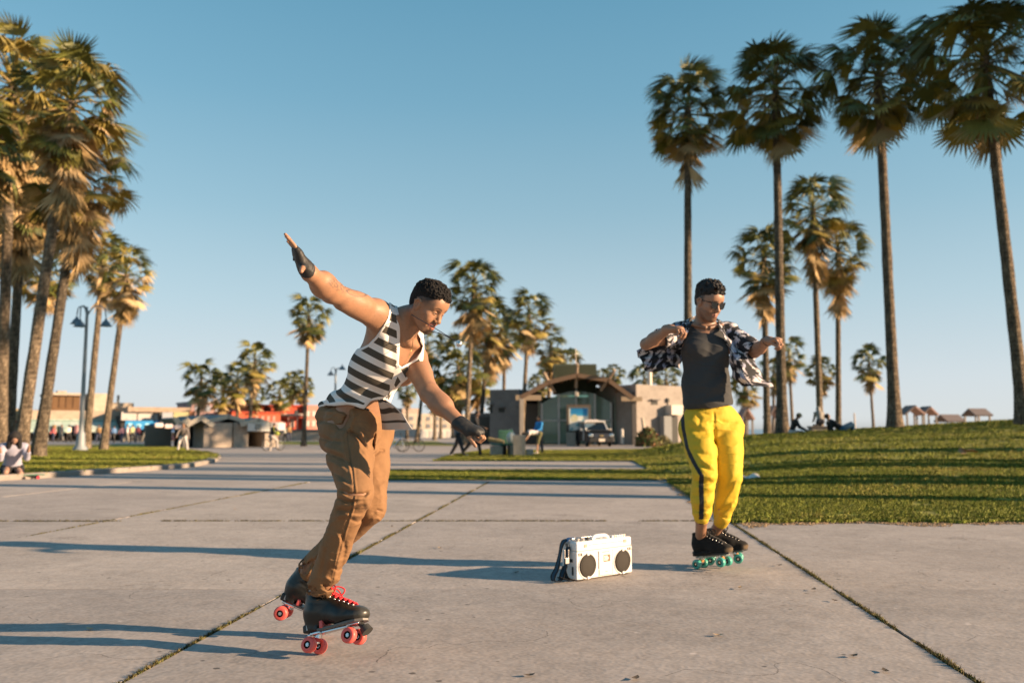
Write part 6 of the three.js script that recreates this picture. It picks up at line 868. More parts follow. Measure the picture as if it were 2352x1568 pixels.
  const hem = [[600, 938], [726, 938], [750, 931], [776, 927.5], [800, 929], [820, 931], [836, 936], [842, 930], [850, 922], [860, 918.5], [870, 916.5], [884, 915.5], [895, 932], [896, 990], [1120, 990], [1120, 1250], [600, 1250]];
  const cR = prism(armR, 2, 3.60), cN = prism(vneck, 2, 3.62), cL = prism(armL, 2, 5), cH = prism(hem, 2, 5);
  const shirtFold = folds([[[[812, 815], [850, 842], [900, 868]], .004, 7], [[[790, 850], [830, 880], [880, 905]], -.004, 9], [[[765, 905], [800, 900], [850, 912]], .006, 7], [[[758, 918], [800, 915], [838, 922]], -.006, 6], [[[740, 930], [780, 921], [822, 925]], .006, 5], [[[903, 735], [899, 790], [905, 850]], -.003, 7], [[[888, 760], [880, 800], [890, 850]], .003, 8], [[[930, 850], [945, 850], [965, 835]], .004, 6], [[[920, 862], [940, 858], [955, 852]], -.004, 5]]);
  const gS = .009, shirtBase = [...torso(.010), kc(shR, mid(shR, ub, .55), .058 + gS, .062 + gS, .03), kc(shL, mid(shL, ub, .55), .056 + gS, .062 + gS, .03), kc(P(938, 728, 3.49), mid(shR, ub, .35), .046 + gS, .046 + gS, .04), kc(P(945, 735, 3.52), mid(shL, ub, .3), .046 + gS, .044 + gS, .04), kc(P(953, 775, 3.56), P(962, 830, 3.57), .034, .040, .03), kc(mid(nb, chs, .3), nb, .062 + gS, .052 + gS, .05), kc(kin(chs, C, -.10, .09, .04), mid(shR, elR, .22), .044 + gS, .034 + gS, .025), kc(kin(chs, C, -.125, .05, -.045), mid(shR, elR, .12), .036 + gS, .034 + gS, .02), kc(shR, mid(shR, elR, .5), .055 + gS, .047 + gS, .03), kc(P(775, 918, 3.74), P(822, 925, 3.60), .05, .06, .05), kc(P(742, 931, 3.80), P(800, 922, 3.66), .020, .045, .03), cut(fn(cR, true, .004)), cut(fn(cN, true, .004)), cut(fn(cL, true, .004)), cut(fn(cH, true, .003))];
  const s0 = P(812, 813, 3.62), PER = .0545, E1 = V3(.44, .885, .10).normalize(), s1 = P(937, 857, 3.5), E2 = V3(.82, .56, -.12).normalize();
  const nW = tileNoise(128, [64, 128], [.5, .5], 8), weave = dataTex(128, (i) => { const v = .5 + nW[i] * .9; return [v, v, v]; }, false, 1);
  // print: u runs across the stripes, v is the distance from a seam
  const nS = tileNoise(256, [64, 128, 256], [.3, .4, .5], 18), stripes = dataTex(256, (i, x, y) => { const n = 1 + nS[(i * 3) % 65536] * .10, fr = Math.abs(x / 256 - .5); return y < 82 || fr > .265 ? [.86 * n, .845 * n, .83 * n] : [.285 * n, .265 * n, .232 * n]; });
  const placket = (px, py) => px > 895 && px < 925 && py > 700 && Math.abs(px - (py > 838 ? lerp(918, 886, (py - 838) / 80) : 915)) < (py > 835 ? 5.5 : 3.5);
  const shirtUV = (x, y, z) => { const edge = Math.min(cR(x, y, z), cN(x, y, z), cL(x, y, z), cH(x, y, z)), [px, py] = toPix(x, y, z), inner = px > lerp(918, 886, (py - 838) / 80), o = inner ? s1 : s0, E = inner ? E2 : E1, s = ((x - o.x) * E.x + (y - o.y) * E.y + (z - o.z) * E.z) / PER; return [s + .5, placket(px, py) ? .1 : clamp(edge / .03, .01, .98)]; };
  const [slo, shi] = bounds([shR, shL, nb, hipR, hipL, wst, P(725, 930, 3.8), P(900, 930, 3.4)], .16);
  const clothM = new THREE.MeshStandardMaterial({ vertexColors: true, roughness: .9 }), stripeM = new THREE.MeshStandardMaterial({ map: stripes, roughness: .9 });
  mesh('tank_top', skin(shirtBase, .0034, slo, shi, { uv: shirtUV, post: (d, x, y, z) => { const [u, v, f] = toPix(x, y, z); return d - (f < 3.7 ? shirtFold(u, v) : 0) - .002 * fbm(x * 16, y * 12, z * 16, 2) - .007 * sstep(.07, .0, cH(x, y, z)) * (1 + Math.sin(u * .12 + v * .03)) * .5; } }), stripeM, t);
  // shirt tail blown forward, seen from its inner side
  {
    const rows = [[[868, 917, 3.56], [872, 938, 3.60], [876, 962, 3.64], [878, 986, 3.66]], [[877, 917, 3.53], [893, 938, 3.55], [905, 962, 3.58], [912, 987, 3.58]], [[886, 917, 3.51], [908, 938, 3.50], [932, 960, 3.49], [951, 984, 3.47]]];
    const g = clothSheet(rows, 40, 44, .003, (u, v) => .006 * Math.sin(u * 5 + v * 3) * v + .004 * Math.sin(v * 9)), p = g.attributes.position, col = []; g.deleteAttribute('color');
    const uva = g.attributes.uv, nU = 41, nV = 45; for (let i = 0; i < p.count; i++) { const k = i % (nU * nV), iu = Math.floor(k / nV) / 40, iv = (k % nV) / 44, st = (iu < .10 || (iu > .30 && iu < .50) || (iu > .72 && iu < .79)); col.push(...(iu > .975 || iv > .955 ? [.56, .535, .5] : st ? [.05, .043, .033] : [.50, .455, .40])); }
    g.setAttribute('color', new THREE.Float32BufferAttribute(col, 3)); mesh('shirt_tail', g, clothM, t);
  }
  mesh('button', merge([[914, 842], [907, 868], [897, 893], [888, 913]].map(([a, b]) => { const q = P(a, b, 3.6), d = new THREE.Vector3(), g = new THREE.CylinderGeometry(.0055, .0055, .003, 12); g.rotateX(Math.PI / 2); let z = 3.3; for (let i = 0; i < 300; i++) { const w = P(a, b, z); if (combine(shirtBase, w.x, w.y, w.z) < .001) break; z += .001; } const w = P(a, b, z); g.translate(w.x, w.y, w.z); return g; })), M(.6, .58, .55, .3), t);
  // trousers
  const legs = (g) => [
    flat(hipR, hipL, .116 + g, .116 + g, pZ, .98, .05), ell(off(mid(pel, wst, .45), V3(0, 0, 0)), Pf, [.125 + g, .10, .105 + g], .05), cone(P(757, 958, 3.80), P(778, 1010, 3.74), .066 + g, .075 + g, .05), cone(P(822, 960, 3.62), P(832, 1000, 3.60), .06 + g, .06 + g, .05),
    cone(hipR, mid(hipR, kneeR, .45), .103 + g, .094 + g, .03), cone(mid(hipR, kneeR, .4), kneeR, .095 + g, .069 + g, .03), cone(kneeR, mid(kneeR, ankR, .55), .069 + g, .060 + g, .02), cone(mid(kneeR, ankR, .5), mid(kneeR, ankR, 1.0), .061 + g, .062 + g, .02),
    cone(hipL, mid(hipL, kneeL, .5), .100 + g, .088 + g, .015), cone(mid(hipL, kneeL, .45), kneeL, .090 + g, .068 + g, .015), cone(kneeL, mid(kneeL, ankL, .55), .068 + g, .057 + g, .015), cone(mid(kneeL, ankL, .5), mid(kneeL, ankL, .96), .058 + g, .060 + g, .015),
  ];
  const hemR = mid(kneeR, ankR, .945), hemL = mid(kneeL, ankL, .94), dR = ankR.clone().sub(kneeR).normalize(), dL = ankL.clone().sub(kneeL).normalize();
  const hemCut = (c, d, o2) => fn((x, y, z) => Math.max(-((x - c.x) * d.x + (y - c.y) * d.y + (z - c.z) * d.z), Math.hypot(x - c.x, y - c.y, z - c.z) - .2), true, .004);
  const waistN = V3(.19, 1, .08).normalize(), waistP = P(806, 917, 3.6);
  const near = folds([
    [[[797, 985], [800, 1030], [808, 1080], [813, 1128], [806, 1170], [790, 1220], [775, 1280], [760, 1345]], -.0022, 1.7], [[[802, 985], [805, 1030], [813, 1080], [818, 1128], [811, 1170], [795, 1220], [780, 1280], [765, 1345]], .0018, 2.2],
    [[[776, 1122], [800, 1136], [835, 1136], [855, 1126]], -.0085, 4.5], [[[778, 1132], [805, 1146], [838, 1143]], .006, 5], [[[774, 1142], [796, 1152], [820, 1150]], -.0065, 4], [[[772, 1158], [800, 1163], [842, 1152]], .006, 5], [[[770, 1170], [795, 1172], [830, 1163]], -.005, 4], [[[766, 1186], [790, 1183], [835, 1186]], .004, 5], [[[800, 1192], [820, 1198], [838, 1190]], -.004, 4],
    [[[852, 1118], [842, 1150], [846, 1172]], .005, 7], [[[726, 1000], [760, 1012], [795, 1016]], -.006, 5], [[[733, 1022], [765, 1032], [800, 1044]], .005, 6], [[[740, 1035], [780, 1050], [812, 1068]], -.006, 5], [[[748, 1056], [778, 1070], [805, 1090]], .005, 6], [[[756, 1078], [785, 1095], [808, 1115]], -.005, 5], [[[765, 1100], [792, 1112], [812, 1122]], .004, 5],
    [[[845, 1040], [832, 1020], [818, 1000], [795, 988]], -.008, 5], [[[850, 1030], [838, 1005], [822, 985]], .007, 6], [[[846, 1052], [836, 1030], [822, 1015], [800, 1006]], .005, 6], [[[795, 975], [785, 1000], [792, 1040], [806, 1090], [812, 1120]], .0035, 4], [[[862, 990], [856, 1010], [858, 1032]], -.007, 4], [[[872, 1000], [862, 1020], [864, 1044]], .006, 5], [[[885, 1035], [872, 1034], [858, 1046]], -.006, 4],
    [[[720, 965], [760, 968], [790, 985]], -.006, 5], [[[735, 945], [770, 945], [793, 960]], .006, 6], [[[795, 935], [800, 955], [790, 975], [775, 985]], -.013, 5], [[[806, 938], [812, 958], [800, 985], [788, 1005]], .006, 6],
    [[[765, 1215], [780, 1240], [772, 1290], [765, 1340]], .004, 6], [[[784, 1225], [792, 1260], [782, 1310]], -.004, 5], [[[752, 1245], [745, 1290], [735, 1335]], -.0045, 6], [[[740, 1322], [760, 1335], [785, 1328]], .004, 4.5], [[[735, 1338], [758, 1350], [780, 1342]], -.0045, 4], [[[728, 1350], [750, 1360], [778, 1356]], .003, 3], [[[760, 1300], [775, 1310], [792, 1300]], -.0035, 4], [[[748, 1280], [768, 1292], [796, 1282]], .0035, 5],
    [[[853, 1180], [866, 1172], [880, 1176]], -.005, 4], [[[850, 1195], [866, 1190], [876, 1196]], .004, 4], [[[870, 1110], [878, 1140], [874, 1170]], .003, 7], [[[866, 1060], [876, 1085], [878, 1115]], -.003, 7],
  ]);
  const farF = folds([[[[694, 1318], [706, 1300], [720, 1282]], -.007, 4], [[[700, 1326], [712, 1312], [724, 1298]], .006, 4], [[[712, 1290], [730, 1272], [748, 1258]], .005, 5], [[[722, 1300], [735, 1284], [742, 1262]], -.006, 4]]);
  const trousersPs = [...legs(-.004), hemCut(hemR, dR), hemCut(hemL, dL), plane(waistP, waistN, .004), cut(cone(mid(kneeR, ankR, .84), mid(kneeR, ankR, 1.2), .0535, .0555, .003), .003), cut(cone(mid(kneeL, ankL, .84), mid(kneeL, ankL, 1.2), .0515, .054, .003), .003)];
  const trousersPost = (d, x, y, z) => { const [u, v, f] = toPix(x, y, z), side = f < 3.9 ? near(u, v) : 0; return d - side * 1.45 - (f > 3.55 && v > 1240 ? farF(u, v) * 1.5 : 0) - .0018 * fbm(x * 13 + 3, y * 9, z * 13, 3) - .0012 * fbm(x * 50, y * 22, z * 50, 2) - .0034 * crease(x, y, z); };
  const crease = (x, y, z) => { const q = 1 - Math.abs(perlin.noise(x * 9 + y * 5, y * 21, z * 11)), w = 1 - Math.abs(perlin.noise(x * 20 + 9, y * 34 + x * 12, z * 20)), m = .5 + perlin.noise(x * 5 + 3, y * 5, z * 5); return (Math.pow(q, 7) - .35) * m + .45 * (Math.pow(w, 6) - .35) * m; };
  const twill = dataTex(128, (i) => { const v = .5 + nW[i]; return [v, v, v]; }, false, 1);
  const trCol = (x, y, z) => { const n = 1 + .22 * fbm(x * 18, y * 18, z * 18, 3) + .1 * fbm(x * 150, y * 150, z * 150, 2), [u, v] = toPix(x, y, z); const sx = lerp(lerp(797, 813, sstep(985, 1128, v)), 760, sstep(1128, 1345, v)), seam = Math.abs(u - sx) < 1.1 && v > 990 && v < 1345 ? .72 : 1; return [.205 * n * seam, .108 * n * seam, .046 * n * seam]; };
  const [tlo, thi] = bounds([hipR, hipL, kneeR, kneeL, ankR, ankL, wst, P(715, 965, 3.8)], .13);
  mesh('trousers', skin(trousersPs, .0039, tlo, thi, { color: trCol, uv: (x, y, z) => [(x + z * .7) * 7, y * 7], post: trousersPost }), new THREE.MeshStandardMaterial({ vertexColors: true, roughness: .88, bumpMap: twill, bumpScale: .0004 }), t);
  // belt
  mesh('belt', skin([...legs(.0005), plane(off(waistP, waistN.clone().multiplyScalar(-.006)), waistN, .002), fn((x, y, z) => (x - waistP.x) * waistN.x + (y - waistP.y) * waistN.y + (z - waistP.z) * waistN.z + .030, true, .002)], .004, ...bounds([hipR, hipL, wst], .19)), M(.014, .013, .012, .45), t);
  // fingerless gloves
  const glove = (h, wrist, el) => { const g = .0028, ps = [...h.palm.map((p) => ({ k: p.k, f: (x, y, z) => p.f(x, y, z) - g })), ...h.fingers.filter((f) => f.j === 0).map((f) => cone(f.a, mid(f.a, f.b, .45), .0106, .0100, .004)), cone(h.thumb[0].a, mid(h.thumb[0].a, h.thumb[0].b, .75), .0135, .0125, .01), cone(wrist, mid(wrist, el, .06), .0275, .0295, .01)]; return skin(ps, .0028, ...bounds([...h.pts, wrist], .07), { post: (d, x, y, z) => d - .0012 * fbm(x * 90, y * 90, z * 90, 2) }); };
  const gloveM = M(.016, .016, .015, .6);
  mesh('glove', glove(handR, P(703, 617, 2.95), wrR), gloveM, t); mesh('glove', glove(handL, wrL, elL), gloveM, t);
  mesh('glove_tab', box(.014, .024, .008, 0, 0, 0, .002).applyMatrix4(new THREE.Matrix4().setPosition(P(677, 591, 2.97))), gloveM, t);
  // cord round the neck swinging out with a small metal whistle
  const tip = P(1047, 783, 3.27), bk = P(922, 713, 3.56);
  const cord = [tube([bk, P(938, 718, 3.43), P(951, 726, 3.36), P(970, 737, 3.29), P(993, 750, 3.27), tip], .0016, 40, 6), tube([bk, P(945, 726, 3.60), P(972, 752, 3.46), P(992, 761, 3.38), P(1015, 767, 3.31), tip], .0016, 40, 6)];
  const nk = new THREE.Group(); nk.name = 'neck_cord'; t.add(nk); mesh('cord', merge(cord), M(.02, .025, .035, .6), nk);
  { const b = new THREE.SphereGeometry(.0105, 18, 12).translate(tip.x + .012, tip.y - .010, tip.z), r = new THREE.TorusGeometry(.0115, .0022, 8, 24); r.rotateY(.5); r.translate(tip.x + .012, tip.y - .010, tip.z); mesh('pendant', merge([b, r, cyl(tip, off(tip, V3(.008, -.006, 0)), .003, .005, 8)]), M(.7, .68, .65, .12, { metalness: 1 }), nk); }
  mesh('chain', tube([P(948, 770, 3.5), P(946, 800, 3.40), P(938, 822, 3.39)], .0012, 14, 5), M(.6, .4, .15, .3, { metalness: 1 }), t);
}
// ------------------------------------------------------------------ the man in yellow trousers
{
  const t = thing('person', 'man with sunglasses in yellow trousers and an open patterned shirt on teal wheels', 'person', null);
  const wheelMats = [M(.06, .34, .27, .35), M(.012, .02, .018, .5), M(.6, .58, .5, .2, { metalness: 1 })];
  const bootColor = (x, y, z) => { const n = 1 + .5 * fbm(x * 60, y * 60, z * 60, 2), k = sstep(.138, .15, x) * sstep(.138, .12, y); return [lerp(.007 * n, .12, k), lerp(.0072 * n, .085, k), lerp(.007 * n, .05, k)]; };
  const sk = { wheelMats, bootMat: new THREE.MeshStandardMaterial({ vertexColors: true, roughness: 1 }), bootColor, laceMat: M(.02, .02, .02, .8), cushion: M(.6, .26, .08, .5), plateMat: M(.30, .33, .31, .45, { metalness: .4 }), soleMat: M(.02, .02, .02, .6), ww: .034, track: .043, top: .258, low: true, scale: .97 };
  const sR = rollerSkate(t, { ...sk, yaw: .78, pitch: .17, roll: 0, pivot: P(1619, 1294, 5.83).setY(.001), local: [-.085, 0, -.043] });
  const sL = rollerSkate(t, { ...sk, yaw: .30, pitch: .10, roll: 0, pivot: P(1696, 1283, 5.78), local: [.1, .0315, .043] });
  const ankR = sR.at(-.056, .20, 0), ankL = sL.at(-.056, .20, 0), footR = sR.at(-.05, .15, 0), footL = sL.at(-.05, .15, 0);
  const cufR = mid(P(1612, 1192, 5.66), ankR, .0), cufL = P(1656, 1199, 5.78), hipR = P(1603, 985, 5.80), hipL = P(1666, 984, 5.86), kneeR = P(1619, 1086, 5.58), kneeL = P(1676, 1092, 5.66);
  const pel = mid(hipR, hipL), wst = P(1628, 900, 5.82), chs = P(1622, 822, 5.80), ub = P(1618, 762, 5.82), shR = P(1566, 764, 5.84), shL = P(1672, 766, 5.86), nb = P(1619, 748, 5.83);
  const elR = P(1484, 790, 5.70), wrR = P(1537, 755, 5.50), elL = P(1734, 808, 5.68), wrL = P(1764, 783, 5.47);
  const pX = hipL.clone().sub(hipR).normalize(), pZ = pX.clone().cross(wst.clone().sub(pel)).normalize(), pY = pZ.clone().cross(pX), Pf = [pX, pY, pZ];
  const cX = shL.clone().sub(shR).normalize(), cZ = cX.clone().cross(ub.clone().sub(wst)).normalize(), cY = cZ.clone().cross(cX), C = [cX, cY, cZ];
  const psi = 33 * Math.PI / 180, th = 21 * Math.PI / 180, HS = .985, ho = P(1628, 693, 5.72), H = frame(V3(Math.sin(psi) * Math.cos(th), -Math.sin(th), Math.cos(psi) * Math.cos(th)), V3(-.02, 1, 0)), hp = (x, y, z) => inFrame(ho, H, x * HS, y * HS, z * HS), toH = toHead(ho, H, HS), he = (x, y, z, r, k) => ell(hp(x, y, z), H, r.map((v) => v * HS), k);
  const hR = (() => { const [d, n] = ortho(V3(.66, -.06, .62), V3(.05, -.98, .1)); let s = d.clone().cross(n); if (s.x < 0) s.negate(); return handPrims({ W: wrR, dir: d, nrm: n, side: s, s: .92, curl: [[.75, 1.15, .6], [.8, 1.2, .6], [.85, 1.25, .6], [.9, 1.3, .6]], spread: .1, thumb: [1, -.10, .42], thumbBend: .35 }); })();
  const hL = (() => { const [d, n] = ortho(V3(.50, .0, .75), V3(.02, -.98, .1)); let s = d.clone().cross(n); if (s.x > 0) s.negate(); return handPrims({ W: wrL, dir: d, nrm: n, side: s, s: .92, curl: [[.75, 1.25, .7], [.8, 1.3, .7], [.85, 1.3, .7], [.9, 1.35, .7]], spread: .1, thumb: [1, -.10, .42], thumbBend: .35 }); })();
  const torso = (g) => [ell(chs, C, [.152 + g, .17 + g, .102 + g], .05), ell(mid(chs, ub, .6), C, [.16 + g, .10 + g, .088 + g], .05), ell(wst, Pf, [.140 + g, .17, .10 + g], .06), flat(hipR, hipL, .112 + g, .112 + g, pZ, 1.05, .06), ...[-1, 1].map((s) => ell(inFrame(chs, C, s * .07, .05, .068), C, [.076 + g, .056 + g, .038 + g], .03))];
  const shoulders = (g) => [cone(shR, mid(shR, ub, .55), .054 + g, .058 + g, .03), cone(shL, mid(shL, ub, .55), .054 + g, .058 + g, .03), cone(off(nb, V3(-.035, 0, 0)), mid(shR, ub, .3), .042 + g, .044 + g, .04), cone(off(nb, V3(.035, 0, 0)), mid(shL, ub, .3), .042 + g, .044 + g, .04)];
  const arm = (sh, el, wr) => [cone(sh, mid(sh, el, .5), .050, .042, .03), cone(mid(sh, el, .4), el, .042, .036, .03), cone(el, mid(el, wr, .4), .036, .040, .02), cone(mid(el, wr, .35), wr, .040, .026, .02)];
  const body = [...torso(0), ...shoulders(0), cone(nb, hp(0, -.055, -.03), .056, .053, .025), cone(mid(nb, chs, .3), nb, .06, .055, .05), ...[-1, 1].map((s) => cone(inFrame(ub, C, s * .016, .02, .082), inFrame(ub, C, s * .11, .045, .045), .012, .011, .018)), ...arm(shR, elR, wrR), ...arm(shL, elL, wrL), cone(hipR, kneeR, .085, .056, .03), cone(kneeR, cufR, .050, .037, .03), cone(cufR, ankR, .037, .034, .03), cone(ankR, footR, .038, .036, .02), cone(hipL, kneeL, .085, .056, .03), cone(kneeL, cufL, .050, .036, .03), cone(cufL, ankL, .036, .034, .03), cone(ankL, footL, .038, .036, .02), ...headPrims(ho, H, { s: HS, lid: .003 }), ...hR.all, ...hL.all];
  const skinCol = (x, y, z, nx, ny, nz) => {
    const n = .5 + .5 * fbm(x * 9, y * 9, z * 9, 3), f = fbm(x * 50, y * 50, z * 50, 2); const m3 = fbm(x * 22, y * 22, z * 22, 3); let c = [.275 + n * .04 + f * .03 + m3 * .05, .148 + n * .02 + f * .016 + m3 * .02, .090 + n * .01 + f * .008 + m3 * .008];
    const mix = (q, k) => { k = clamp(k, 0, 1); c = c.map((v, i) => lerp(v, q[i], k)); }, [hx, hy, hz] = toH(x, y, z);
    if (Math.hypot(hx, hy, hz) < .19) { const ax = Math.abs(hx); mix([.045, .03, .022], sstep(-.05, -.066, hy + Math.max(0, ax - .02) * -.25 + f * .003) * sstep(-.02, .01, hz) * (Math.abs(hy + .0715) < .010 && ax < .022 ? .12 : 1) * .42); mix([.035, .022, .016], sstep(.006, .003, Math.abs(hy + .0545 + ax * .12)) * sstep(.026, .02, ax) * (hz > .07 ? .7 : 0)); mix([.018, .012, .009], sstep(.0065, .003, Math.abs(hy - .0215 + Math.max(0, ax - .04) * .5)) * sstep(.009, .014, ax) * sstep(.056, .05, ax) * (hz > .03 ? .9 : 0)); mix([.36, .14, .105], hz > .07 && ax < .024 ? .6 * sstep(.008, .005, Math.min(Math.abs(hy + .0645), Math.abs(hy + .0775))) : 0); mix([.025, .017, .013], sstep(-.02, .01, hy) * sstep(.04, .01, hz) * sstep(.05, .06, ax) * (ax > .078 && hz > -.03 ? 0 : .85)); }
    for (const h of [hR, hL]) for (const q of h.pts.slice(1)) { const d = Math.hypot(x - q.x, y - q.y, z - q.z); if (d < .02) mix([.42, .22, .16], .4 * (1 - d / .02)); }
    return c;
  };
  const pts = [hp(0, .14, 0), hp(0, -.13, .1), ...hR.pts, ...hL.pts, hipR, hipL, kneeR, kneeL, footR, footL, shR, shL, elR, elL];
  mesh('body', bodySkin(body, .0052, .003, hp(0, -.115, -.045), H[1].clone().addScaledVector(H[2], -.45).normalize(), ...bounds(pts, .14), ...bounds([hp(-.1, -.17, -.13), hp(.1, .14, .13), hp(.1, -.17, .13), hp(-.1, .14, -.13)], .07), { head: ho, headR: 0.165, color: skinCol }), new THREE.MeshStandardMaterial({ vertexColors: true, roughness: .5 }), t);
  { const eyeMat = M(.4, .36, .33, .2); for (const s of [-1, 1]) { const e = mesh('eye', new THREE.SphereGeometry(.0122 * HS, 18, 12), eyeMat, t); e.position.copy(hp(s * .031, -.0035, .0725)); } }
  // thick dark hair swept up, cut close at the sides
  const cap = [he(0, .050, -.016, [.080, .086, .099], .02), he(0, .094, .028, [.066, .054, .066], .03), he(0, .085, -.02, [.074, .060, .085], .03), he(0, .0, -.055, [.066, .075, .052], .03), cut(he(0, -.048, .084, [.12, .106, .074], .01), .010), cut(cone(hp(-.098, -.05, .0), hp(-.098, .0, .05), .036, .044), .010), cut(cone(hp(.098, -.05, .0), hp(.098, .0, .05), .036, .044), .010), plane(hp(0, -.055, -.05), H[1].clone().multiplyScalar(-1), .015)];
  mesh('hair', skin(cap, .0042, ...bounds([hp(-.13, -.1, -.14), hp(.13, .17, .13), hp(-.13, .17, -.14), hp(.13, -.1, .13)], .03), { post: (d, x, y, z) => { const [hx, hy, hz] = toH(x, y, z), k = sstep(.02, .08, hy); return d - (.001 + .011 * k) * (perlin.noise(hx * 60 + hy * 24, hy * 34, hz * 40) + .6 * perlin.noise(hx * 130, hy * 60, hz * 90)) - .012 * k * sstep(.0, .08, hz) * perlin.noise(hx * 34 + 4, 1, 2) + (1 - k) * .004; } }), M(.008, .0065, .006, .8), t);
  // sunglasses
  {
    const g = new THREE.Group(); g.name = 'sunglasses'; t.add(g); const m4 = new THREE.Matrix4().makeBasis(H[0].clone().multiplyScalar(HS), H[1].clone().multiplyScalar(HS), H[2].clone().multiplyScalar(HS)).setPosition(ho);
    const fr = [], ln = []; for (const s of [-1, 1]) { const sh = new THREE.Shape(), q = [[.006, .013], [.060, .018], [.057, -.016], [.047, -.029], [.020, -.029], [.009, -.015]].map((p) => new THREE.Vector2(p[0] * s, p[1])); sh.moveTo(q[0].x, q[0].y); q.slice(1).forEach((p) => sh.lineTo(p.x, p.y)); const hole = new THREE.Path(); const cx = .032 * s, cy = -.004; q.forEach((p, i) => { const x = cx + (p.x - cx) * .84, y = cy + (p.y - cy) * .80; i ? hole.lineTo(x, y) : hole.moveTo(x, y); }); const lens = new THREE.Shape(hole.getPoints()); sh.holes.push(hole); const f = new THREE.ExtrudeGeometry(sh, { depth: .004, bevelEnabled: true, bevelSize: .0008, bevelThickness: .0008, bevelSegments: 1 }), l = new THREE.ExtrudeGeometry(lens, { depth: .0018, bevelEnabled: false }); for (const [k, gg] of [[0, f], [1, l]]) { gg.rotateY(s * .14); gg.translate(0, .002, .0985 + (k ? .001 : 0)); (k ? ln : fr).push(gg); } fr.push(cyl(V3(s * .057, .012, .091), V3(s * .082, .010, -.008), .0032, .0028, 6)); }
    fr.push(cyl(V3(-.008, .008, .101), V3(.008, .008, .101), .0026, .0026, 6));
    const F1 = merge(fr), L1 = merge(ln); F1.applyMatrix4(m4); L1.applyMatrix4(m4); mesh('glasses_frame', F1, M(.012, .012, .013, .25), g); mesh('lens', L1, M(.008, .012, .016, .06), g);
  }
  // grey tank top
  const nN = tileNoise(128, [48, 96, 128], [.4, .4, .5], 44), knit = dataTex(128, (i) => { const v = .5 + nN[i] * .9; return [v, v, v]; }, false, 1);
  const holeR = [[1500, 720], [1581, 720], [1582, 742], [1578, 768], [1571, 790], [1559, 812], [1548, 826], [1500, 826]], holeL = [[1760, 720], [1662, 720], [1664, 744], [1670, 764], [1679, 782], [1674, 800], [1676, 830], [1760, 830]], neck = [[1588, 690], [1592, 744], [1598, 756], [1612, 764], [1628, 766], [1641, 760], [1648, 750], [1653, 690]], hem = [[1480, 930], [1560, 938], [1590, 940], [1630, 938], [1660, 933], [1690, 927], [1760, 924], [1760, 1100], [1480, 1100]];
  const cA = prism(holeR, 2, 8), cB = prism(holeL, 2, 8), cN = prism(neck, 2, 5.86), cH = prism(hem, 2, 8);
  const tf = folds([[[[1668, 800], [1640, 835], [1610, 860]], .006, 7], [[[1675, 830], [1650, 862], [1615, 885]], -.006, 7], [[[1678, 850], [1655, 880], [1622, 905]], .006, 7], [[[1682, 880], [1655, 905], [1610, 920]], -.005, 6], [[[1684, 905], [1655, 920], [1600, 928]], .005, 6], [[[1585, 800], [1600, 830], [1596, 870]], -.004, 9], [[[1640, 790], [1625, 815], [1615, 850]], -.004, 8], [[[1570, 900], [1600, 912], [1640, 910]], .004, 7]]);
  mesh('tank_top', skin([...torso(.010), ...shoulders(.009), cone(mid(nb, chs, .3), nb, .068, .05, .05), ell(P(1620, 885, 5.80), Pf, [.165, .16, .12], .05), ell(P(1626, 925, 5.81), Pf, [.172, .08, .128], .04), cut(fn(cA, true, .004)), cut(fn(cB, true, .004)), cut(fn(cN, true, .004)), cut(fn(cH, true, .004))], .0048, ...bounds([shR, shL, nb, hipR, hipL], .16), { uv: (x, y, z) => [(x + z) * 7, y * 7], post: (d, x, y, z) => { const [u, v, f] = toPix(x, y, z); return d - (f < 5.85 ? tf(u, v) : 0) - .003 * fbm(x * 12, y * 9, z * 12, 2) - .003 * (Math.pow(1 - Math.abs(perlin.noise(x * 7 + y * 6, y * 13, z * 7)), 6) - .35); } }), new THREE.MeshStandardMaterial({ color: rgb(.036, .038, .039), roughness: .9, bumpMap: knit, bumpScale: .0004 }), t);
  // yellow trousers, gathered at the ankle, black stripe down the outer side
  const legs = (g) => [
    flat(hipR, hipL, .128 + g, .128 + g, pZ, 1.03, .05), ell(mid(pel, wst, .4), Pf, [.168 + g, .11, .118 + g], .05),
    cone(hipR, mid(hipR, kneeR, .5), .108 + g, .100 + g, .03), cone(mid(hipR, kneeR, .45), kneeR, .100 + g, .078 + g, .03), cone(kneeR, P(1613, 1140, 5.60), .076 + g, .072 + g, .02), cone(P(1613, 1140, 5.60), P(1613, 1172, 5.64), .072 + g, .060 + g, .02), cone(P(1613, 1172, 5.64), cufR, .058 + g, .046 + g, .02),
    cone(hipL, mid(hipL, kneeL, .5), .112 + g, .104 + g, .012), cone(mid(hipL, kneeL, .45), kneeL, .104 + g, .082 + g, .012), cone(kneeL, P(1668, 1145, 5.72), .080 + g, .072 + g, .012), cone(P(1668, 1145, 5.72), P(1660, 1178, 5.76), .072 + g, .058 + g, .012), cone(P(1660, 1178, 5.76), cufL, .056 + g, .046 + g, .012),
  ];
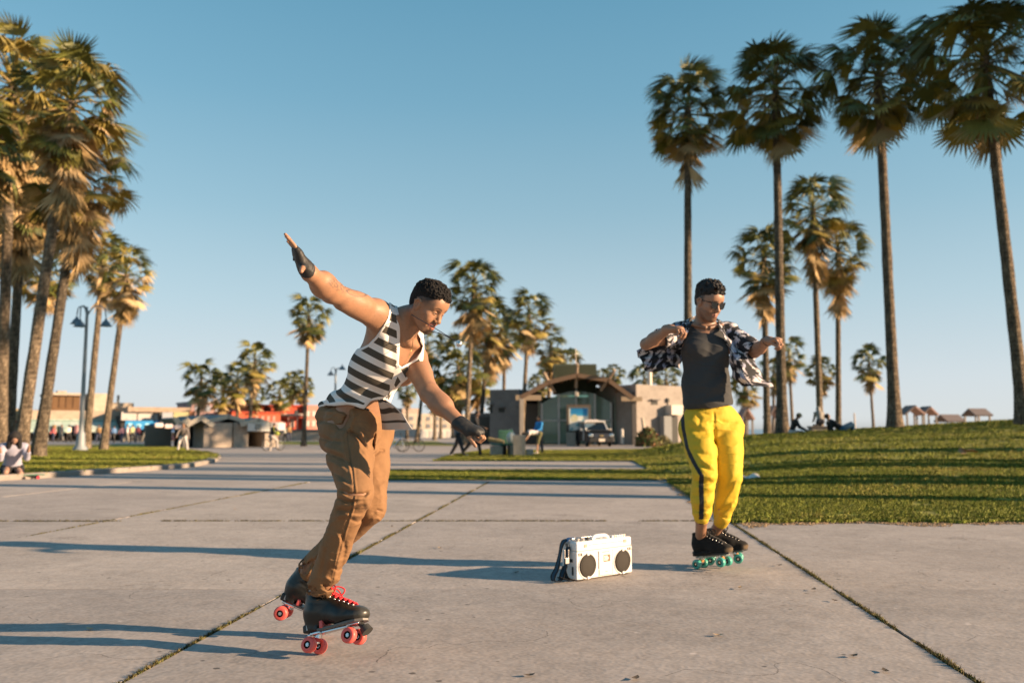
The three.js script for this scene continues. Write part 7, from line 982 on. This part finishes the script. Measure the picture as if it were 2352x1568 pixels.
  const yf = folds([
    [[[1640, 975], [1640, 1000], [1645, 1030]], -.012, 6], [[[1577, 960], [1605, 975], [1635, 985]], .007, 7], [[[1580, 978], [1605, 992], [1632, 996]], -.007, 6], [[[1585, 1000], [1610, 1008], [1640, 1003]], .008, 7], [[[1700, 965], [1675, 972], [1648, 968]], -.006, 6], [[[1708, 985], [1680, 990], [1650, 985]], .005, 7],
    [[[1590, 1025], [1612, 1042], [1640, 1050]], -.007, 6], [[[1600, 1045], [1620, 1062], [1644, 1070]], .008, 6], [[[1605, 1062], [1625, 1078], [1645, 1085]], -.008, 5], [[[1600, 1088], [1620, 1096], [1643, 1096]], .009, 6], [[[1595, 1100], [1618, 1110], [1640, 1104]], -.009, 5], [[[1592, 1118], [1612, 1122], [1640, 1118]], .007, 6], [[[1590, 1136], [1610, 1140], [1636, 1130]], -.006, 5], [[[1592, 1152], [1612, 1160], [1634, 1150]], .007, 6], [[[1592, 1168], [1610, 1172], [1632, 1164]], -.007, 4], [[[1594, 1180], [1612, 1180], [1630, 1178]], .007, 4],
    [[[1660, 1020], [1665, 1060], [1660, 1110], [1652, 1150]], -.005, 8], [[[1690, 1030], [1688, 1070], [1680, 1110]], .005, 9], [[[1700, 1090], [1680, 1110], [1660, 1140]], -.006, 6], [[[1696, 1110], [1678, 1130], [1655, 1160]], .007, 6], [[[1692, 1140], [1675, 1156], [1650, 1172]], -.007, 5], [[[1688, 1160], [1670, 1172], [1645, 1180]], .008, 5], [[[1645, 1186], [1658, 1190], [1672, 1186]], -.005, 3], [[[1600, 950], [1608, 962], [1604, 985]], -.005, 5], [[[1610, 948], [1630, 953], [1660, 947]], -.004, 4], [[[1640, 945], [1641, 960], [1640, 975]], -.005, 3],
  ]);
  const dcR = ankR.clone().sub(cufR).normalize(), dcL = ankL.clone().sub(cufL).normalize(), hcut = (c, d) => fn((x, y, z) => Math.max(-((x - c.x) * d.x + (y - c.y) * d.y + (z - c.z) * d.z), Math.hypot(x - c.x, y - c.y, z - c.z) - .15), true, .003);
  const stripeL = [[1566, 938], [1570, 985], [1579, 1030], [1594, 1062], [1612, 1092], [1611, 1120], [1612, 1150], [1611, 1196]].map(([a, b]) => [a, b]);
  const stripeX = (v) => { for (let i = 1; i < stripeL.length; i++) if (v <= stripeL[i][1]) return lerp(stripeL[i - 1][0], stripeL[i][0], clamp((v - stripeL[i - 1][1]) / (stripeL[i][1] - stripeL[i - 1][1]), 0, 1)); return 1611; };
  const yCol = (x, y, z) => { const [u, v, f] = toPix(x, y, z), n = 1 + .07 * fbm(x * 40, y * 40, z * 40, 2); if (f < 5.82 && u < 1640 && Math.abs(u - stripeX(v)) < (v > 1096 ? 5.6 : v < 1040 ? 4.2 : 5.2)) return [.014, .015, .017]; return [.55 * n, .37 * n, .016]; };
  mesh('trousers', skin([...legs(0), hcut(cufR, dcR), hcut(cufL, dcL), plane(P(1630, 930, 5.8), V3(.02, 1, 0).normalize(), .004)], .0046, ...bounds([hipR, hipL, kneeR, kneeL, cufR, cufL, wst], .15), { color: yCol, post: (d, x, y, z) => { const [u, v, f] = toPix(x, y, z); return d - (f < 5.95 ? yf(u, v) * 1.35 : 0) - .004 * fbm(x * 11, y * 8, z * 11, 3) - .0012 * fbm(x * 45, y * 25, z * 45, 2) - .0055 * (Math.pow(1 - Math.abs(perlin.noise(x * 8 + y * 3, y * 15, z * 9)), 6) - .35) * (.5 + perlin.noise(x * 5, y * 5, z * 5 + 4)); } }), new THREE.MeshStandardMaterial({ vertexColors: true, roughness: .78 }), t);
  mesh('cuff', merge([skin([cone(mid(cufR, ankR, -.10), mid(cufR, ankR, .22), .0475, .0455), cut(cone(mid(cufR, ankR, .1), mid(cufR, ankR, .6), .042, .042)), plane(mid(cufR, ankR, .12), dcR), plane(mid(cufR, ankR, -.25), dcR.clone().negate())], .004, ...bounds([cufR], .1)), skin([cone(mid(cufL, ankL, -.3), mid(cufL, ankL, .5), .0475, .0455), cut(cone(mid(cufL, ankL, .3), mid(cufL, ankL, .9), .042, .042)), plane(mid(cufL, ankL, .35), dcL), plane(mid(cufL, ankL, -.5), dcL.clone().negate())], .004, ...bounds([cufL], .1))]), M(.53, .355, .016, .75), t);
  // open shirt printed with pale leaf sprays on black
  const print = (() => { const N = 512, c = document.createElement('canvas'); c.width = c.height = N; const g = c.getContext('2d'), r = rng(12); g.fillStyle = '#15171c'; g.fillRect(0, 0, N, N); const leafAt = (x, y, a, L, w, col) => { g.save(); g.translate(x, y); g.rotate(a); g.fillStyle = col; g.beginPath(); g.moveTo(0, 0); g.bezierCurveTo(L * .3, -w, L * .75, -w * .7, L, 0); g.bezierCurveTo(L * .75, w * .7, L * .3, w, 0, 0); g.fill(); g.restore(); }; for (let i = 0; i < 80; i++) { const x = r() * N, y = r() * N, a0 = r() * 6.28, n = 5 + (r() * 4 | 0), col = ['#d9d3d0', '#c9c2c4', '#8f93a8', '#b9b2b4'][(r() * 4) | 0]; for (let k = 0; k < n; k++) { const a = a0 + (k - n / 2) * .45, L = 30 + r() * 26; for (const [dx, dy] of [[0, 0], [N, 0], [-N, 0], [0, N], [0, -N]]) leafAt(x + dx, y + dy, a, L, 5 + r() * 3, col); } } const q = new THREE.CanvasTexture(c); q.colorSpace = THREE.SRGBColorSpace; q.wrapS = q.wrapT = THREE.RepeatWrapping; q.repeat.set(2.5, 2.5); return q; })();
  const shirtM = new THREE.MeshStandardMaterial({ map: print, roughness: .85, side: THREE.DoubleSide });
  const ax = (a, b) => { const d = b.clone().sub(a).normalize(), s = d.clone().cross(V3(0, 0, 1)).normalize(), w = s.clone().cross(d); return (x, y, z) => { const p = V3(x, y, z).sub(a); return [p.dot(d), Math.atan2(p.dot(s), p.dot(w)) * .075]; }; };
  const sleeve = (sh, el, end, r0, r1, uvf) => { const e = mid(sh, el, end), d = el.clone().sub(sh).normalize(); return skin([cone(sh, e, r0, r1, .03), cone(mid(sh, ub, .62), sh, .066, r0, .04), cone(off(mid(sh, ub, .5), V3(0, -.04, -.04)), off(sh, V3(0, -.05, -.02)), .05, .06, .04), plane(e, d, .004), cut(cone(mid(sh, el, .55), mid(sh, el, 1.4), r1 - .016, r1 - .012), .006), cut(fn(prism([[1590, 660], [1588, 735], [1580, 800], [1662, 800], [1652, 735], [1652, 660]], 2, 5.87)), .004)], .005, ...bounds([sh, e, ub], .13), { uv: uvf, post: (q, x, y, z) => q - .004 * fbm(x * 12, y * 12, z * 12, 2) - .002 * Math.sin(uvf(x, y, z)[0] * 70 + 6 * fbm(x * 6, y * 6, z * 6, 1)) }); };
  const sh = new THREE.Group(); sh.name = 'shirt'; t.add(sh);
  mesh('sleeve', sleeve(off(shL, V3(.0, .006, .01)), elL, 1.0, .066, .076, ax(shL, elL)), shirtM, sh);
  mesh('sleeve', sleeve(off(shR, V3(.0, .006, -.01)), elR, .62, .066, .072, ax(shR, elR)), shirtM, sh);
  const rip = (u, v) => .016 * Math.sin(v * 8 + u * 3) * u + .008 * Math.sin(v * 19 + u * 7);
  mesh('shirt_front', clothSheet([[[1650, 742, 5.70], [1662, 758, 5.70], [1676, 776, 5.72], [1690, 790, 5.74], [1712, 806, 5.76]], [[1664, 775, 5.68], [1676, 790, 5.68], [1690, 800, 5.68], [1708, 812, 5.70], [1727, 818, 5.72]], [[1677, 815, 5.70], [1688, 826, 5.64], [1702, 836, 5.60], [1722, 842, 5.62], [1744, 846, 5.66]], [[1680, 852, 5.72], [1694, 862, 5.64], [1712, 870, 5.58], [1736, 874, 5.60], [1762, 872, 5.66]], [[1690, 872, 5.72], [1704, 888, 5.64], [1728, 886, 5.58], [1752, 890, 5.60], [1776, 894, 5.64]]].map((r) => r), 44, 40, .003, rip), shirtM, sh);
  mesh('shirt_back', clothSheet([[[1572, 760, 5.95], [1540, 762, 5.94], [1515, 776, 5.92], [1492, 790, 5.90], [1462, 806, 5.88]], [[1574, 790, 5.96], [1542, 795, 5.94], [1516, 804, 5.90], [1494, 814, 5.88], [1470, 822, 5.86]], [[1566, 822, 5.96], [1544, 822, 5.92], [1518, 830, 5.88], [1498, 836, 5.87], [1478, 838, 5.86]], [[1562, 846, 5.96], [1540, 842, 5.92], [1514, 852, 5.88], [1498, 854, 5.87], [1484, 851, 5.86]]], 40, 44, .003, rip), shirtM, sh);
  mesh('collar', merge([clothSheet([[[1590, 742, 5.74], [1583, 738, 5.80], [1590, 728, 5.90], [1612, 724, 5.95], [1636, 726, 5.94], [1650, 734, 5.86], [1652, 746, 5.74]], [[1582, 756, 5.72], [1572, 746, 5.80], [1578, 735, 5.93], [1612, 734, 5.985], [1644, 735, 5.96], [1664, 742, 5.86], [1664, 760, 5.70]]], 10, 44, .004, null)]), shirtM, sh);
  mesh('shirt_front', clothSheet([[[1588, 748, 5.71], [1578, 764, 5.72], [1572, 782, 5.75], [1566, 800, 5.80]], [[1574, 744, 5.76], [1562, 758, 5.75], [1556, 778, 5.78], [1552, 800, 5.84]], [[1556, 742, 5.82], [1544, 756, 5.80], [1538, 778, 5.84], [1536, 804, 5.90]]], 20, 24, .003, rip), shirtM, sh);
  mesh('bracelet', (() => { const g = new THREE.TorusGeometry(.031, .0035, 8, 28); g.applyQuaternion(new THREE.Quaternion().setFromUnitVectors(V3(0, 0, 1), wrL.clone().sub(elL).normalize())); g.translate(wrL.x, wrL.y, wrL.z); return g; })(), M(.015, .015, .015, .5), t);
}
renderer.render(scene, camera);
